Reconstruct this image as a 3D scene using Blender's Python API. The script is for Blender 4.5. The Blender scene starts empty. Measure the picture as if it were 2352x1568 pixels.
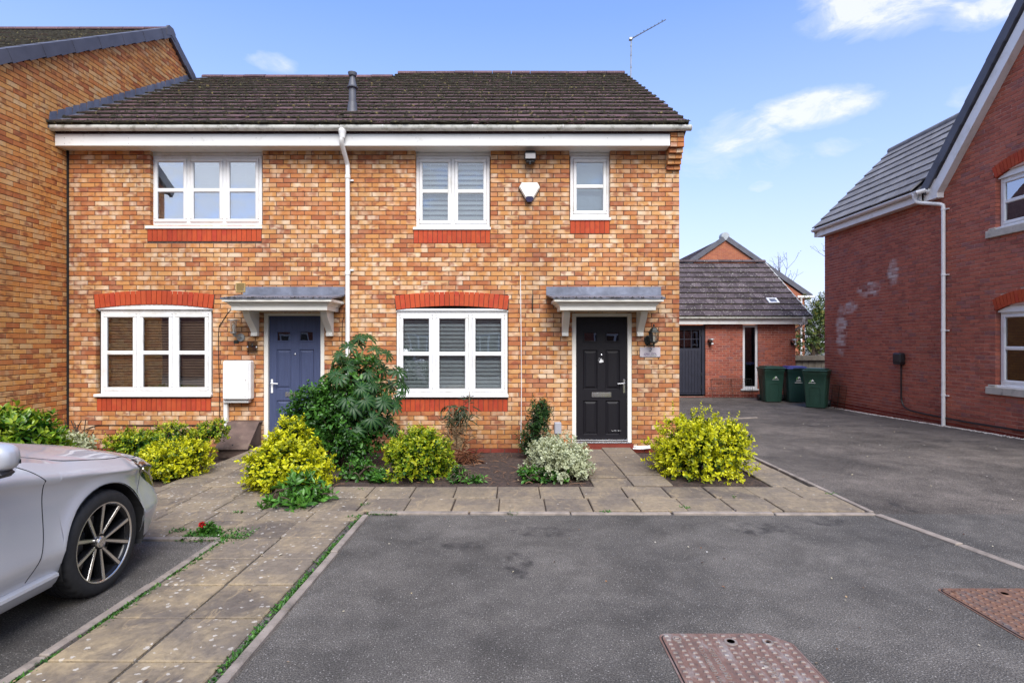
import bpy, math, random
import numpy as np
from mathutils import Vector, Matrix

random.seed(7)
rng = np.random.default_rng(7)
S = bpy.context.scene
COL = S.collection
PI = math.pi
R = math.radians

# ------------------------------------------------------------------ camera
CAM_H = 1.64
FACADE = 9.17
cam_d = bpy.data.cameras.new('camera')
cam_d.lens = 20.0
cam_d.sensor_width = 36.0
cam_d.shift_y = 0.0009
cam_d.clip_start = 0.05
cam_d.clip_end = 2000.0
cam = bpy.data.objects.new('camera', cam_d)
cam.location = (0, 0, CAM_H)
cam.rotation_euler = (R(90), 0, 0)
COL.objects.link(cam)
S.camera = cam

# ------------------------------------------------------------------ sky, sun, exposure
SUN_EL, SUN_AZ = R(48), R(168)        # azimuth measured from +Y (ahead) clockwise: behind the camera, veiled by cloud
world = bpy.data.worlds.new('World')
S.world = world
world.use_nodes = True
wn = world.node_tree
wn.nodes.clear()


def nd(nt, typ, **kw):
    n = nt.nodes.new(typ)
    for k, v in kw.items():
        if k == 'inp':
            for kk, vv in v.items():
                n.inputs[kk].default_value = vv
        else:
            setattr(n, k, v)
    return n


def math_n(nt, op, a, b=None, c=None, clamp=False):
    n = nt.nodes.new('ShaderNodeMath')
    n.operation = op
    n.use_clamp = clamp
    for i, x in enumerate((a, b, c)):
        if x is None:
            continue
        if isinstance(x, (int, float)):
            n.inputs[i].default_value = x
        else:
            nt.links.new(x, n.inputs[i])
    return n.outputs[0]


def vmath(nt, op, a, b=None):
    n = nt.nodes.new('ShaderNodeVectorMath')
    n.operation = op
    for i, x in enumerate((a, b)):
        if x is None:
            continue
        if isinstance(x, (tuple, list)):
            n.inputs[i].default_value = x
        else:
            nt.links.new(x, n.inputs[i])
    return n.outputs[0]


def ramp(nt, fac, stops, interp='LINEAR'):
    n = nt.nodes.new('ShaderNodeValToRGB')
    cr = n.color_ramp
    cr.interpolation = interp
    while len(cr.elements) > 1:
        cr.elements.remove(cr.elements[-1])
    for i, (p, c) in enumerate(stops):
        e = cr.elements[0] if i == 0 else cr.elements.new(p)
        e.position = p
        if isinstance(c, (int, float)):
            c = (c, c, c)
        e.color = (c[0], c[1], c[2], 1)
    nt.links.new(fac, n.inputs[0])
    return n.outputs[0]


def mixc(nt, fac, a, b, blend='MIX'):
    n = nt.nodes.new('ShaderNodeMix')
    n.data_type = 'RGBA'
    n.blend_type = blend
    for idx, x in ((0, fac), (6, a), (7, b)):
        if isinstance(x, (int, float)):
            n.inputs[idx].default_value = x
        elif isinstance(x, (tuple, list)):
            n.inputs[idx].default_value = (x[0], x[1], x[2], 1)
        else:
            nt.links.new(x, n.inputs[idx])
    return n.outputs[2]


def noise(nt, vec, scale, detail=3.0, rough=0.55, dist=0.0):
    n = nt.nodes.new('ShaderNodeTexNoise')
    n.inputs['Scale'].default_value = scale
    n.inputs['Detail'].default_value = detail
    n.inputs['Roughness'].default_value = rough
    n.inputs['Distortion'].default_value = dist
    if vec is not None:
        nt.links.new(vec, n.inputs['Vector'])
    return n.outputs['Fac']


SKY_STRENGTH = 0.125
sky = nd(wn, 'ShaderNodeTexSky')
sky.sky_type = 'NISHITA'
sky.sun_disc = False
sky.sun_elevation = SUN_EL
sky.sun_rotation = SUN_AZ
sky.altitude = 50
sky.air_density = 1.0
sky.dust_density = 0.6
sky.ozone_density = 2.2
tc = nd(wn, 'ShaderNodeTexCoord')
dirv = vmath(wn, 'NORMALIZE', tc.outputs['Generated'])
sep = nd(wn, 'ShaderNodeSeparateXYZ')
wn.links.new(dirv, sep.inputs[0])
az = math_n(wn, 'ARCTAN2', sep.outputs[0], sep.outputs[1])
el = math_n(wn, 'ARCSINE', sep.outputs[2])
comb = nd(wn, 'ShaderNodeCombineXYZ')
wn.links.new(math_n(wn, 'MULTIPLY', az, 1.0), comb.inputs[0])
wn.links.new(math_n(wn, 'MULTIPLY', el, 2.2), comb.inputs[1])
n_big = noise(wn, comb.outputs[0], 3.0, 2.0, 0.5)
n_fine = noise(wn, comb.outputs[0], 11.0, 8.0, 0.66, 0.5)
# the clouds one sees above the roofs: (azimuth, elevation, half width, half height, density)
mask = None
for (a0, e0, wa, we, dn) in ((0.61, 0.475, 0.14, 0.055, 1.0), (0.72, 0.435, 0.09, 0.035, 0.95), (0.485, 0.348, 0.095, 0.030, .95), (0.385, 0.325, 0.07, 0.040, .75),
                             (-0.40, 0.425, 0.042, 0.016, .7), (0.41, 0.247, 0.022, 0.010, .6),
                             (0.36, 0.285, 0.15, 0.035, .45), (0.68, 0.325, 0.03, 0.02, .45), (0.52, 0.29, 0.05, 0.015, .4),
                             (2.3, 0.5, 1.0, 0.40, 1.1), (-2.4, 0.45, 1.0, 0.38, 1.1), (3.1, 0.40, 0.8, 0.34, 1.1), (-3.1, 0.40, 0.8, 0.34, 1.1), (-1.3, 0.4, 0.3, 0.1, .8), (1.45, 0.45, 0.3, 0.12, .8)):
    dx = math_n(wn, 'DIVIDE', math_n(wn, 'SUBTRACT', az, a0), wa)
    dy = math_n(wn, 'DIVIDE', math_n(wn, 'SUBTRACT', el, e0), we)
    rr = math_n(wn, 'ADD', math_n(wn, 'MULTIPLY', dx, dx), math_n(wn, 'MULTIPLY', dy, dy))
    m = math_n(wn, 'MULTIPLY', math_n(wn, 'SUBTRACT', 1.35, rr, clamp=True), dn)
    mask = m if mask is None else math_n(wn, 'MAXIMUM', mask, m)
cl = math_n(wn, 'ADD', math_n(wn, 'MULTIPLY', mask, 0.50), math_n(wn, 'MULTIPLY', n_fine, 0.95))
cl = math_n(wn, 'ADD', cl, math_n(wn, 'MULTIPLY', math_n(wn, 'SUBTRACT', n_big, 0.5), 0.35))
cl = ramp(wn, cl, ((0.60, 0.0), (0.84, 0.30), (1.18, 0.85)))
cl = math_n(wn, 'MULTIPLY', cl, ramp(wn, mask, ((0.0, 0.0), (0.25, 1.0))))
haze_f = ramp(wn, el, ((0.0, 0.72), (0.12, 0.62), (0.30, 0.30), (0.52, 0.10), (0.8, 0.05)))
sky_c = mixc(wn, 1.0, sky.outputs[0], (0.74, 0.96, 1.28), 'MULTIPLY')
sky_h = mixc(wn, haze_f, sky_c, (3.35, 2.95, 3.75))
sky_m = mixc(wn, cl, sky_h, (3.9, 4.0, 4.2))
bg = nd(wn, 'ShaderNodeBackground')
bg.inputs['Strength'].default_value = SKY_STRENGTH
wn.links.new(sky_m, bg.inputs['Color'])
wo = nd(wn, 'ShaderNodeOutputWorld')
wn.links.new(bg.outputs[0], wo.inputs[0])

sun_d = bpy.data.lights.new('sun', 'SUN')
sun_d.energy = 2.5
sun_d.angle = R(42)
sun_d.color = (1.0, 0.95, 0.88)
sun = bpy.data.objects.new('sun', sun_d)
sv = Vector((math.sin(SUN_AZ) * math.cos(SUN_EL), math.cos(SUN_AZ) * math.cos(SUN_EL), math.sin(SUN_EL)))
sun.rotation_euler = sv.to_track_quat('Z', 'Y').to_euler()
sun.location = (0, 0, 30)
COL.objects.link(sun)

S.render.engine = 'CYCLES'
S.cycles.max_bounces = 6
S.cycles.diffuse_bounces = 3
S.cycles.glossy_bounces = 3
S.cycles.transmission_bounces = 4
S.cycles.transparent_max_bounces = 8
S.cycles.caustics_reflective = False
S.cycles.caustics_refractive = False
S.view_settings.view_transform = 'Standard'
S.view_settings.look = 'None'
S.view_settings.gamma = 1.0
S.view_settings.exposure = 1.08
S.view_settings.use_curve_mapping = False


# ------------------------------------------------------------------ helpers: geometry
def fx(px, y=FACADE):
    return (px - 1176.0) / 1307.0 * y


def fz(py, y=FACADE):
    return CAM_H + (786.0 - py) / 1307.0 * y


def gz(y):
    t = min(1.0, max(0.0, (y - 8.5) / 7.5))
    return -0.13 * t * t * (3 - 2 * t)


class MB:
    """collects shapes; build() links them as ONE mesh object"""
    def __init__(self):
        self.v, self.f, self.u, self.b = [], [], [], []

    def add(self, vs, fs, uid=0.0, bco=None):
        o = len(self.v)
        self.v.extend(vs)
        self.f.extend([tuple(i + o for i in f) for f in fs])
        self.u.extend([uid] * len(fs))
        self.b.extend(bco if bco is not None else [(0.0, 0.0, 0.0)] * len(vs))
        return self

    def box(self, x0, x1, y0, y1, z0, z1, uid=0.0, mtx=None):
        vs = [(x0, y0, z0), (x1, y0, z0), (x1, y1, z0), (x0, y1, z0), (x0, y0, z1), (x1, y0, z1), (x1, y1, z1), (x0, y1, z1)]
        if mtx is not None:
            vs = [tuple(mtx @ Vector(p)) for p in vs]
        return self.add(vs, BOXF, uid)

    def bbox(self, x0, x1, y0, y1, z0, z1, b=0.005, uid=0.0, mtx=None):
        """box with chamfered edges (24 verts)"""
        vs = []
        for ax in range(3):
            for sx in (0, 1):
                for sy in (0, 1):
                    for sz in (0, 1):
                        p = [x0 if sx == 0 else x1, y0 if sy == 0 else y1, z0 if sz == 0 else z1]
                        s = [1 if sx == 0 else -1, 1 if sy == 0 else -1, 1 if sz == 0 else -1]
                        for k in range(3):
                            if k != ax:
                                p[k] += s[k] * b
                        vs.append(tuple(p))
        def I(ax, sx, sy, sz):
            return ax * 8 + sx * 4 + sy * 2 + sz
        fs = []
        for ax in range(3):
            for s in (0, 1):
                q = []
                for (a, c) in ((0, 0), (1, 0), (1, 1), (0, 1)):
                    t = [0, 0, 0]
                    o = [k for k in range(3) if k != ax]
                    t[ax] = s
                    t[o[0]] = a
                    t[o[1]] = c
                    q.append(I(ax, *t))
                flip = (s == 0) ^ (ax == 1)
                fs.append(tuple(reversed(q)) if flip else tuple(q))
        for ax in range(3):
            o = [k for k in range(3) if k != ax]
            for a in (0, 1):
                for c in (0, 1):
                    t0 = [0, 0, 0]; t1 = [0, 0, 0]
                    t0[o[0]] = t1[o[0]] = a
                    t0[o[1]] = t1[o[1]] = c
                    t1[ax] = 1
                    fs.append((I(o[0], *t0), I(o[0], *t1), I(o[1], *t1), I(o[1], *t0)))
        for sx in (0, 1):
            for sy in (0, 1):
                for sz in (0, 1):
                    fs.append((I(0, sx, sy, sz), I(1, sx, sy, sz), I(2, sx, sy, sz)))
        if mtx is not None:
            vs = [tuple(mtx @ Vector(p)) for p in vs]
        return self.add(vs, fs, uid)

    def prism(self, poly, axis, a0, a1, uid=0.0):
        """polygon in the two other axes extruded along axis"""
        n = len(poly)
        def mk(p, a):
            if axis == 'x':
                return (a, p[0], p[1])
            if axis == 'y':
                return (p[0], a, p[1])
            return (p[0], p[1], a)
        vs = [mk(p, a0) for p in poly] + [mk(p, a1) for p in poly]
        fs = [tuple(range(n - 1, -1, -1)), tuple(range(n, 2 * n))]
        fs += [(i, (i + 1) % n, n + (i + 1) % n, n + i) for i in range(n)]
        return self.add(vs, fs, uid)

    def tube(self, pts, r, n=8, uid=0.0, caps=True):
        pts = [Vector(p) for p in pts]
        rs = r if isinstance(r, (list, tuple)) else [r] * len(pts)
        vs, fs = [], []
        prev = None
        for i, p in enumerate(pts):
            d = (pts[min(i + 1, len(pts) - 1)] - pts[max(i - 1, 0)])
            if d.length < 1e-9:
                d = Vector((0, 0, 1))
            d.normalize()
            if prev is None:
                a = d.orthogonal().normalized()
            else:
                a = (prev - d * prev.dot(d))
                a = a.normalized() if a.length > 1e-6 else d.orthogonal().normalized()
            prev = a
            b = d.cross(a)
            for k in range(n):
                t = 2 * PI * k / n
                vs.append(tuple(p + (a * math.cos(t) + b * math.sin(t)) * rs[i]))
        for i in range(len(pts) - 1):
            for k in range(n):
                k2 = (k + 1) % n
                fs.append((i * n + k, i * n + k2, (i + 1) * n + k2, (i + 1) * n + k))
        if caps:
            fs.append(tuple(range(n - 1, -1, -1)))
            o = (len(pts) - 1) * n
            fs.append(tuple(range(o, o + n)))
        return self.add(vs, fs, uid)

    def lathe(self, prof, n=24, mtx=None, uid=0.0, closed=False, caps=True):
        """profile (r, h) turned round local Z"""
        vs, fs = [], []
        m = len(prof)
        for (r, h) in prof:
            for k in range(n):
                t = 2 * PI * k / n
                vs.append((r * math.cos(t), r * math.sin(t), h))
        rng_ = range(m) if closed else range(m - 1)
        for i in rng_:
            j = (i + 1) % m
            for k in range(n):
                k2 = (k + 1) % n
                fs.append((i * n + k, i * n + k2, j * n + k2, j * n + k))
        if caps and not closed:
            if prof[0][0] > 1e-6:
                fs.append(tuple(range(n - 1, -1, -1)))
            if prof[-1][0] > 1e-6:
                o = (m - 1) * n
                fs.append(tuple(range(o, o + n)))
        if mtx is not None:
            vs = [tuple(mtx @ Vector(p)) for p in vs]
        return self.add(vs, fs, uid)

    def grid(self, fn, nu, nv, uid=0.0, flip=False):
        vs = [fn(i / nu, j / nv) for i in range(nu + 1) for j in range(nv + 1)]
        fs = []
        for i in range(nu):
            for j in range(nv):
                a = i * (nv + 1) + j
                q = (a, a + nv + 1, a + nv + 2, a + 1)
                fs.append(tuple(reversed(q)) if flip else q)
        return self.add(vs, fs, uid)

    def mesh(self, name, mat=None, smooth=False):
        me = bpy.data.meshes.new(name)
        me.from_pydata(self.v, [], self.f)
        if any(self.u):
            a = me.attributes.new('uid', 'FLOAT', 'FACE')
            a.data.foreach_set('value', self.u)
        if any(p != (0.0, 0.0, 0.0) for p in self.b[:40]):
            a = me.attributes.new('bco', 'FLOAT_VECTOR', 'POINT')
            a.data.foreach_set('vector', np.array(self.b, dtype=np.float32).ravel())
        if mat:
            me.materials.append(mat)
        if smooth:
            me.polygons.foreach_set('use_smooth', [True] * len(me.polygons))
            if smooth != 'all':
                me.set_sharp_from_angle(angle=R(38))
        me.update()
        return me

    def build(self, name, mat=None, parent=None, smooth=False, kind=None):
        return obj(name, self.mesh(name, mat, smooth), parent, kind)


BOXF = [(0, 3, 2, 1), (4, 5, 6, 7), (0, 1, 5, 4), (1, 2, 6, 5), (2, 3, 7, 6), (3, 0, 4, 7)]


def obj(name, me, parent=None, kind=None, loc=None, rot=None):
    o = bpy.data.objects.new(name, me)
    if parent is not None:
        o.parent = parent
    if kind:
        o['kind'] = kind
    if loc is not None:
        o.location = loc
    if rot is not None:
        o.rotation_euler = rot
    COL.objects.link(o)
    return o


def tag(o, label, cat, group=None):
    o['label'] = label
    o['category'] = cat
    if group:
        o['group'] = group
    return o


def thing(name, label, cat, loc=(0, 0, 0), group=None, rz=0.0):
    o = obj(name, None, None, None, loc, (0, 0, rz))
    o.empty_display_size = 0.2
    return tag(o, label, cat, group)


def copy_tree(o, parent=None):
    c = o.copy()
    COL.objects.link(c)
    c.parent = parent
    for ch in list(o.children):
        copy_tree(ch, c)
    return c


# ------------------------------------------------------------------ helpers: materials
def new_mat(name):
    m = bpy.data.materials.new(name)
    m.use_nodes = True
    nt = m.node_tree
    p = nt.nodes['Principled BSDF']
    return m, nt, p


def setc(nt, sock, c):
    if isinstance(c, (tuple, list)):
        sock.default_value = (c[0], c[1], c[2], 1)
    else:
        nt.links.new(c, sock)


def bump(nt, p, h, dist, strength=1.0):
    b = nt.nodes.new('ShaderNodeBump')
    b.inputs['Strength'].default_value = strength
    b.inputs['Distance'].default_value = dist
    nt.links.new(h, b.inputs['Height'])
    nt.links.new(b.outputs[0], p.inputs['Normal'])


def wpos(nt):
    return nt.nodes.new('ShaderNodeNewGeometry').outputs['Position']


def simple(name, col, rough=0.5, metal=0.0, var=0.12, scale=6.0, bmp=0.0, bscale=80.0, dirt=None, dirt_at=(0.55, 0.75), dscale=4.0, coat=0.0, spec=0.5):
    m, nt, p = new_mat(name)
    w = wpos(nt)
    n1 = noise(nt, w, scale, 4.0)
    dark = tuple(c * (1 - var) for c in col)
    lite = tuple(min(1.0, c * (1 + var)) for c in col)
    c = ramp(nt, n1, ((0.3, dark), (0.7, lite)))
    if dirt is not None:
        n2 = noise(nt, w, dscale, 6.0, 0.65)
        c = mixc(nt, ramp(nt, n2, ((dirt_at[0], 0.0), (dirt_at[1], 1.0))), c, dirt)
    setc(nt, p.inputs['Base Color'], c)
    p.inputs['Roughness'].default_value = rough
    p.inputs['Metallic'].default_value = metal
    p.inputs['Specular IOR Level'].default_value = spec
    if coat:
        p.inputs['Coat Weight'].default_value = coat
        p.inputs['Coat Roughness'].default_value = 0.05
    if bmp:
        bump(nt, p, noise(nt, w, bscale, 4.0), bmp)
    return m


def rnd_nodes(nt):
    at = nd(nt, 'ShaderNodeAttribute', attribute_name='uid')
    oi = nt.nodes.new('ShaderNodeObjectInfo')
    w = math_n(nt, 'ADD', at.outputs['Fac'], math_n(nt, 'MULTIPLY', oi.outputs['Random'], 61.7))
    wnz = nd(nt, 'ShaderNodeTexWhiteNoise', noise_dimensions='1D')
    nt.links.new(w, wnz.inputs['W'])
    sp = nt.nodes.new('ShaderNodeSeparateColor')
    nt.links.new(wnz.outputs['Color'], sp.inputs[0])
    return w, wnz.outputs['Value'], sp.outputs[0], sp.outputs[1], sp.outputs[2]


def brick_mat(name, stops, flash, flash_amt, dark, dark_amt, slit=0.5, rough=0.85, stain=None):
    m, nt, p = new_mat(name)
    w, r0, r1, r2, r3 = rnd_nodes(nt)
    bc = nd(nt, 'ShaderNodeAttribute', attribute_name='bco').outputs['Vector']
    off = nt.nodes.new('ShaderNodeCombineXYZ')
    for k, s in enumerate((73.0, 11.0, 37.0)):
        nt.links.new(math_n(nt, 'MULTIPLY', r0 if k == 0 else (r1 if k == 1 else r2), s), off.inputs[k])
    v = vmath(nt, 'ADD', bc, off.outputs[0])
    c = ramp(nt, r0, stops)
    nf = noise(nt, vmath(nt, 'MULTIPLY', v, (1.0, 1.0, 0.5)), 7.5, 1.0, 0.4)
    fl = math_n(nt, 'MULTIPLY', ramp(nt, nf, ((0.45, 0.0), (0.66, 1.0))), math_n(nt, 'MULTIPLY', ramp(nt, r1, ((0.15, 0.15), (0.75, 1.0))), flash_amt))
    c = mixc(nt, fl, c, flash)
    ndk = noise(nt, vmath(nt, 'ADD', vmath(nt, 'MULTIPLY', v, (1.0, 1.0, 1.5)), (5.3, 2.1, 9.7)), 9.0, 1.0, 0.4)
    dk = math_n(nt, 'MULTIPLY', ramp(nt, ndk, ((0.50, 0.0), (0.66, 1.0))), math_n(nt, 'MULTIPLY', ramp(nt, r2, ((0.2, 0.1), (0.8, 1.0))), dark_amt))
    c = mixc(nt, dk, c, dark)
    h = noise(nt, v, 120.0, 3.0, 0.6)
    c = mixc(nt, 0.22, c, ramp(nt, h, ((0.3, 0.35), (0.7, 1.0))), 'MULTIPLY')
    if slit:
        ns = noise(nt, vmath(nt, 'MULTIPLY', v, (14.0, 14.0, 130.0)), 1.0, 2.0, 0.5, 0.4)
        sl = ramp(nt, ns, ((0.70, 0.0), (0.75, 1.0)))
        c = mixc(nt, math_n(nt, 'MULTIPLY', sl, slit), c, (0.05, 0.03, 0.025))
    wz = nt.nodes.new('ShaderNodeSeparateXYZ')
    nt.links.new(wpos(nt), wz.inputs[0])
    wea = noise(nt, vmath(nt, 'MULTIPLY', wpos(nt), (1.0, 1.0, 0.45)), 0.9, 5.0, 0.65)
    c = mixc(nt, 0.8, c, ramp(nt, wea, ((0.32, 0.72), (0.50, 0.98), (0.68, 1.10))), 'MULTIPLY')
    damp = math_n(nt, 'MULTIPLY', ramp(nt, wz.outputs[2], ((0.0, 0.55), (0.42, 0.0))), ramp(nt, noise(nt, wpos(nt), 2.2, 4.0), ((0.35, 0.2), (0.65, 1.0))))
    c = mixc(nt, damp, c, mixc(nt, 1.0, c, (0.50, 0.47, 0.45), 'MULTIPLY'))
    if stain is not None:
        c = stain(nt, c)
    setc(nt, p.inputs['Base Color'], c)
    p.inputs['Roughness'].default_value = rough
    p.inputs['Specular IOR Level'].default_value = 0.25
    bump(nt, p, h, 0.0012)
    return m


def brick_tex_mat(name, c1, c2, mortar, ox=0.0):
    m, nt, p = new_mat(name)
    w = wpos(nt)
    sp = nt.nodes.new('ShaderNodeSeparateXYZ')
    nt.links.new(w, sp.inputs[0])
    cb = nt.nodes.new('ShaderNodeCombineXYZ')
    nt.links.new(math_n(nt, 'ADD', sp.outputs[0], sp.outputs[1]), cb.inputs[0])
    nt.links.new(sp.outputs[2], cb.inputs[1])
    b = nt.nodes.new('ShaderNodeTexBrick')
    nt.links.new(cb.outputs[0], b.inputs['Vector'])
    for k, vv in (('Scale', 1.0), ('Mortar Size', 0.005), ('Brick Width', 0.225), ('Row Height', 0.075), ('Mortar Smooth', 0.1), ('Bias', 0.0)):
        b.inputs[k].default_value = vv
    b.inputs['Color1'].default_value = (*c1, 1)
    b.inputs['Color2'].default_value = (*c2, 1)
    b.inputs['Mortar'].default_value = (*mortar, 1)
    n1 = noise(nt, w, 3.0, 5.0)
    c = mixc(nt, 0.35, b.outputs['Color'], ramp(nt, n1, ((0.3, 0.5), (0.7, 1.0))), 'MULTIPLY')
    setc(nt, p.inputs['Base Color'], c)
    p.inputs['Roughness'].default_value = 0.9
    return m


def leaf_mat(name, stops, rough=0.45, trans=0.35, edge=None, edge_w=0.0, spec=0.4):
    m, nt, p = new_mat(name)
    w, r0, r1, r2, r3 = rnd_nodes(nt)
    at = nd(nt, 'ShaderNodeAttribute', attribute_name='uid').outputs['Fac']
    fr = math_n(nt, 'FRACT', at)
    c = ramp(nt, fr, stops)
    if edge is not None:
        bc = nd(nt, 'ShaderNodeAttribute', attribute_name='bco').outputs['Vector']
        s3 = nt.nodes.new('ShaderNodeSeparateXYZ')
        nt.links.new(bc, s3.inputs[0])
        c = mixc(nt, ramp(nt, s3.outputs[0], ((edge_w, 0.0), (edge_w + 0.25, 1.0))), c, edge)
    c = mixc(nt, 0.4, c, ramp(nt, r1, ((0.0, 0.40), (1.0, 1.0))), 'MULTIPLY')
    setc(nt, p.inputs['Base Color'], c)
    p.inputs['Roughness'].default_value = rough
    p.inputs['Specular IOR Level'].default_value = spec
    if trans:
        tr = nt.nodes.new('ShaderNodeBsdfTranslucent')
        setc(nt, tr.inputs['Color'], mixc(nt, 1.0, c, (1.0, 1.0, 0.55), 'MULTIPLY'))
        mx = nt.nodes.new('ShaderNodeMixShader')
        mx.inputs[0].default_value = trans
        nt.links.new(p.outputs[0], mx.inputs[1])
        nt.links.new(tr.outputs[0], mx.inputs[2])
        nt.links.new(mx.outputs[0], nt.nodes['Material Output'].inputs['Surface'])
    return m


def glass_mat(name, tint=(0.9, 0.94, 0.95), base=0.10, ior=1.5, rough=0.0):
    m, nt, p = new_mat(name)
    nt.nodes.remove(p)
    tr = nt.nodes.new('ShaderNodeBsdfTransparent')
    tr.inputs['Color'].default_value = (*tint, 1)
    gl = nt.nodes.new('ShaderNodeBsdfGlossy')
    gl.inputs['Roughness'].default_value = rough
    gl.inputs['Color'].default_value = (0.95, 0.97, 1.0, 1)
    fr = nt.nodes.new('ShaderNodeFresnel')
    fr.inputs['IOR'].default_value = ior
    f = math_n(nt, 'ADD', math_n(nt, 'MULTIPLY', fr.outputs[0], 1.2), base, clamp=True)
    mx = nt.nodes.new('ShaderNodeMixShader')
    nt.links.new(f, mx.inputs[0])
    nt.links.new(tr.outputs[0], mx.inputs[1])
    nt.links.new(gl.outputs[0], mx.inputs[2])
    # panes of old double glazing are never quite flat
    bm = nt.nodes.new('ShaderNodeBump')
    bm.inputs['Distance'].default_value = 0.002
    nt.links.new(noise(nt, wpos(nt), 1.6, 1.0), bm.inputs['Height'])
    nt.links.new(bm.outputs[0], gl.inputs['Normal'])
    nt.links.new(mx.outputs[0], nt.nodes['Material Output'].inputs['Surface'])
    return m


def text_mesh(body, size, extrude=0.001, mat=None, shear=0.0):
    cu = bpy.data.curves.new('lettering', 'FONT')
    cu.body = body
    cu.size = size
    cu.extrude = extrude
    cu.shear = shear
    cu.align_x = 'CENTER'
    cu.align_y = 'CENTER'
    cu.resolution_u = 2
    o = bpy.data.objects.new('lettering', cu)
    COL.objects.link(o)
    dg = bpy.context.evaluated_depsgraph_get()
    me = bpy.data.meshes.new_from_object(o.evaluated_get(dg))
    bpy.data.objects.remove(o)
    me.materials.clear()
    if mat:
        me.materials.append(mat)
    return me


M = {}
BUFF = ((0.0, (0.38, 0.125, 0.055)), (0.15, (0.50, 0.188, 0.070)), (0.45, (0.57, 0.258, 0.086)), (0.7, (0.60, 0.305, 0.116)), (0.9, (0.62, 0.37, 0.18)), (1.0, (0.36, 0.112, 0.056)))
M['buff'] = brick_mat('buff_brick', BUFF, (0.76, 0.57, 0.40), 0.85, (0.28, 0.085, 0.048), 0.75, 0.85)
BUFF_LIFTED = tuple((p, (c[0] * 1.15, c[1] * 1.12, c[2] * 0.95)) for p, c in BUFF)  # facade brick brightened, colour making up for light the gable wall lacks
M['buff_side'] = brick_mat('brightened_side_brick', BUFF_LIFTED, (0.66, 0.45, 0.24), 0.7, (0.26, 0.085, 0.04), 0.8, 0.8)
M['mortar'] = simple('brown_mortar', (0.085, 0.055, 0.042), 0.95, var=0.25, scale=20, bmp=0.002)
M['mortar_pale'] = simple('pale_mortar', (0.50, 0.33, 0.27), 0.95, var=0.45, scale=1.2, bmp=0.002)
M['red_sill'] = brick_mat('red_soldier_brick', ((0.0, (0.40, 0.060, 0.025)), (0.5, (0.50, 0.080, 0.028)), (1.0, (0.44, 0.055, 0.030))), (0.50, 0.11, 0.04), 0.5, (0.33, 0.045, 0.025), 0.5, 0.0)
M['plinth'] = brick_mat('red_plinth_brick', ((0.0, (0.24, 0.045, 0.030)), (1.0, (0.30, 0.060, 0.040))), (0.32, 0.08, 0.05), 0.4, (0.16, 0.03, 0.025), 0.5, 0.0)


def right_wall_stain(nt, c):
    w = wpos(nt)
    sp = nt.nodes.new('ShaderNodeSeparateXYZ')
    nt.links.new(w, sp.inputs[0])
    y, z = sp.outputs[1], sp.outputs[2]
    tot = None
    for (y0, z0, wy, wz) in ((15.15, 1.95, 0.30, 0.75), (14.0, 2.95, 0.55, 0.22), (13.1, 3.25, 0.22, 0.35), (14.75, 2.55, 0.35, 0.2)):
        dy = math_n(nt, 'DIVIDE', math_n(nt, 'SUBTRACT', y, y0), wy)
        dz = math_n(nt, 'DIVIDE', math_n(nt, 'SUBTRACT', z, z0), wz)
        r = math_n(nt, 'ADD', math_n(nt, 'MULTIPLY', dy, dy), math_n(nt, 'MULTIPLY', dz, dz))
        k = math_n(nt, 'SUBTRACT', 1.25, r, clamp=True)
        tot = k if tot is None else math_n(nt, 'MAXIMUM', tot, k)
    _, r0, r1, r2, r3 = rnd_nodes(nt)
    n1 = noise(nt, w, 3.5, 4.0, 0.6)
    f = math_n(nt, 'MULTIPLY', tot, math_n(nt, 'ADD', math_n(nt, 'MULTIPLY', n1, 0.75), math_n(nt, 'MULTIPLY', r1, 0.85)))
    f = ramp(nt, f, ((0.30, 0.0), (1.0, 0.80)))
    return mixc(nt, f, c, (0.62, 0.52, 0.50))


RED = ((0.0, (0.350, 0.105, 0.075)), (0.35, (0.445, 0.132, 0.088)), (0.7, (0.51, 0.155, 0.098)), (0.9, (0.40, 0.148, 0.118)), (1.0, (0.29, 0.125, 0.118)))
M['red'] = brick_mat('red_brick', RED, (0.48, 0.17, 0.11), 0.5, (0.20, 0.065, 0.058), 0.55, 0.1, stain=right_wall_stain)
M['red_garage'] = brick_mat('red_garage_brick', RED, (0.40, 0.13, 0.07), 0.5, (0.16, 0.05, 0.045), 0.6, 0.15)
M['far_brick'] = brick_tex_mat('far_orange_brick', (0.40, 0.125, 0.055), (0.31, 0.085, 0.045), (0.36, 0.22, 0.15))
M['shell_brick'] = brick_tex_mat('shell_brick', (0.52, 0.25, 0.09), (0.42, 0.17, 0.07), (0.13, 0.09, 0.07))
M['back_brick'] = brick_tex_mat('opposite_brick', (0.36, 0.12, 0.07), (0.28, 0.08, 0.05), (0.3, 0.22, 0.17))
M['white'] = simple('white_upvc', (0.80, 0.80, 0.80), 0.35, var=0.03, scale=3, dirt=(0.55, 0.53, 0.46), dirt_at=(0.52, 0.85), dscale=3.5)
M['white_dirty'] = simple('weathered_white_upvc', (0.76, 0.76, 0.75), 0.4, var=0.05, scale=2, dirt=(0.30, 0.29, 0.22), dirt_at=(0.60, 0.95), dscale=7.0)
M['cream_white'] = simple('cream_white_paint', (0.76, 0.74, 0.68), 0.5, var=0.05, scale=3)
M['gutter'] = simple('mossy_white_gutter', (0.66, 0.66, 0.61), 0.45, var=0.10, scale=3, dirt=(0.17, 0.17, 0.10), dirt_at=(0.50, 0.80), dscale=9.0)
M['black'] = simple('black_plastic', (0.012, 0.012, 0.014), 0.45, var=0.3)
M['gap'] = simple('shadow_gap_rubber', (0.006, 0.006, 0.007), 0.8, var=0.2)
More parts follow.
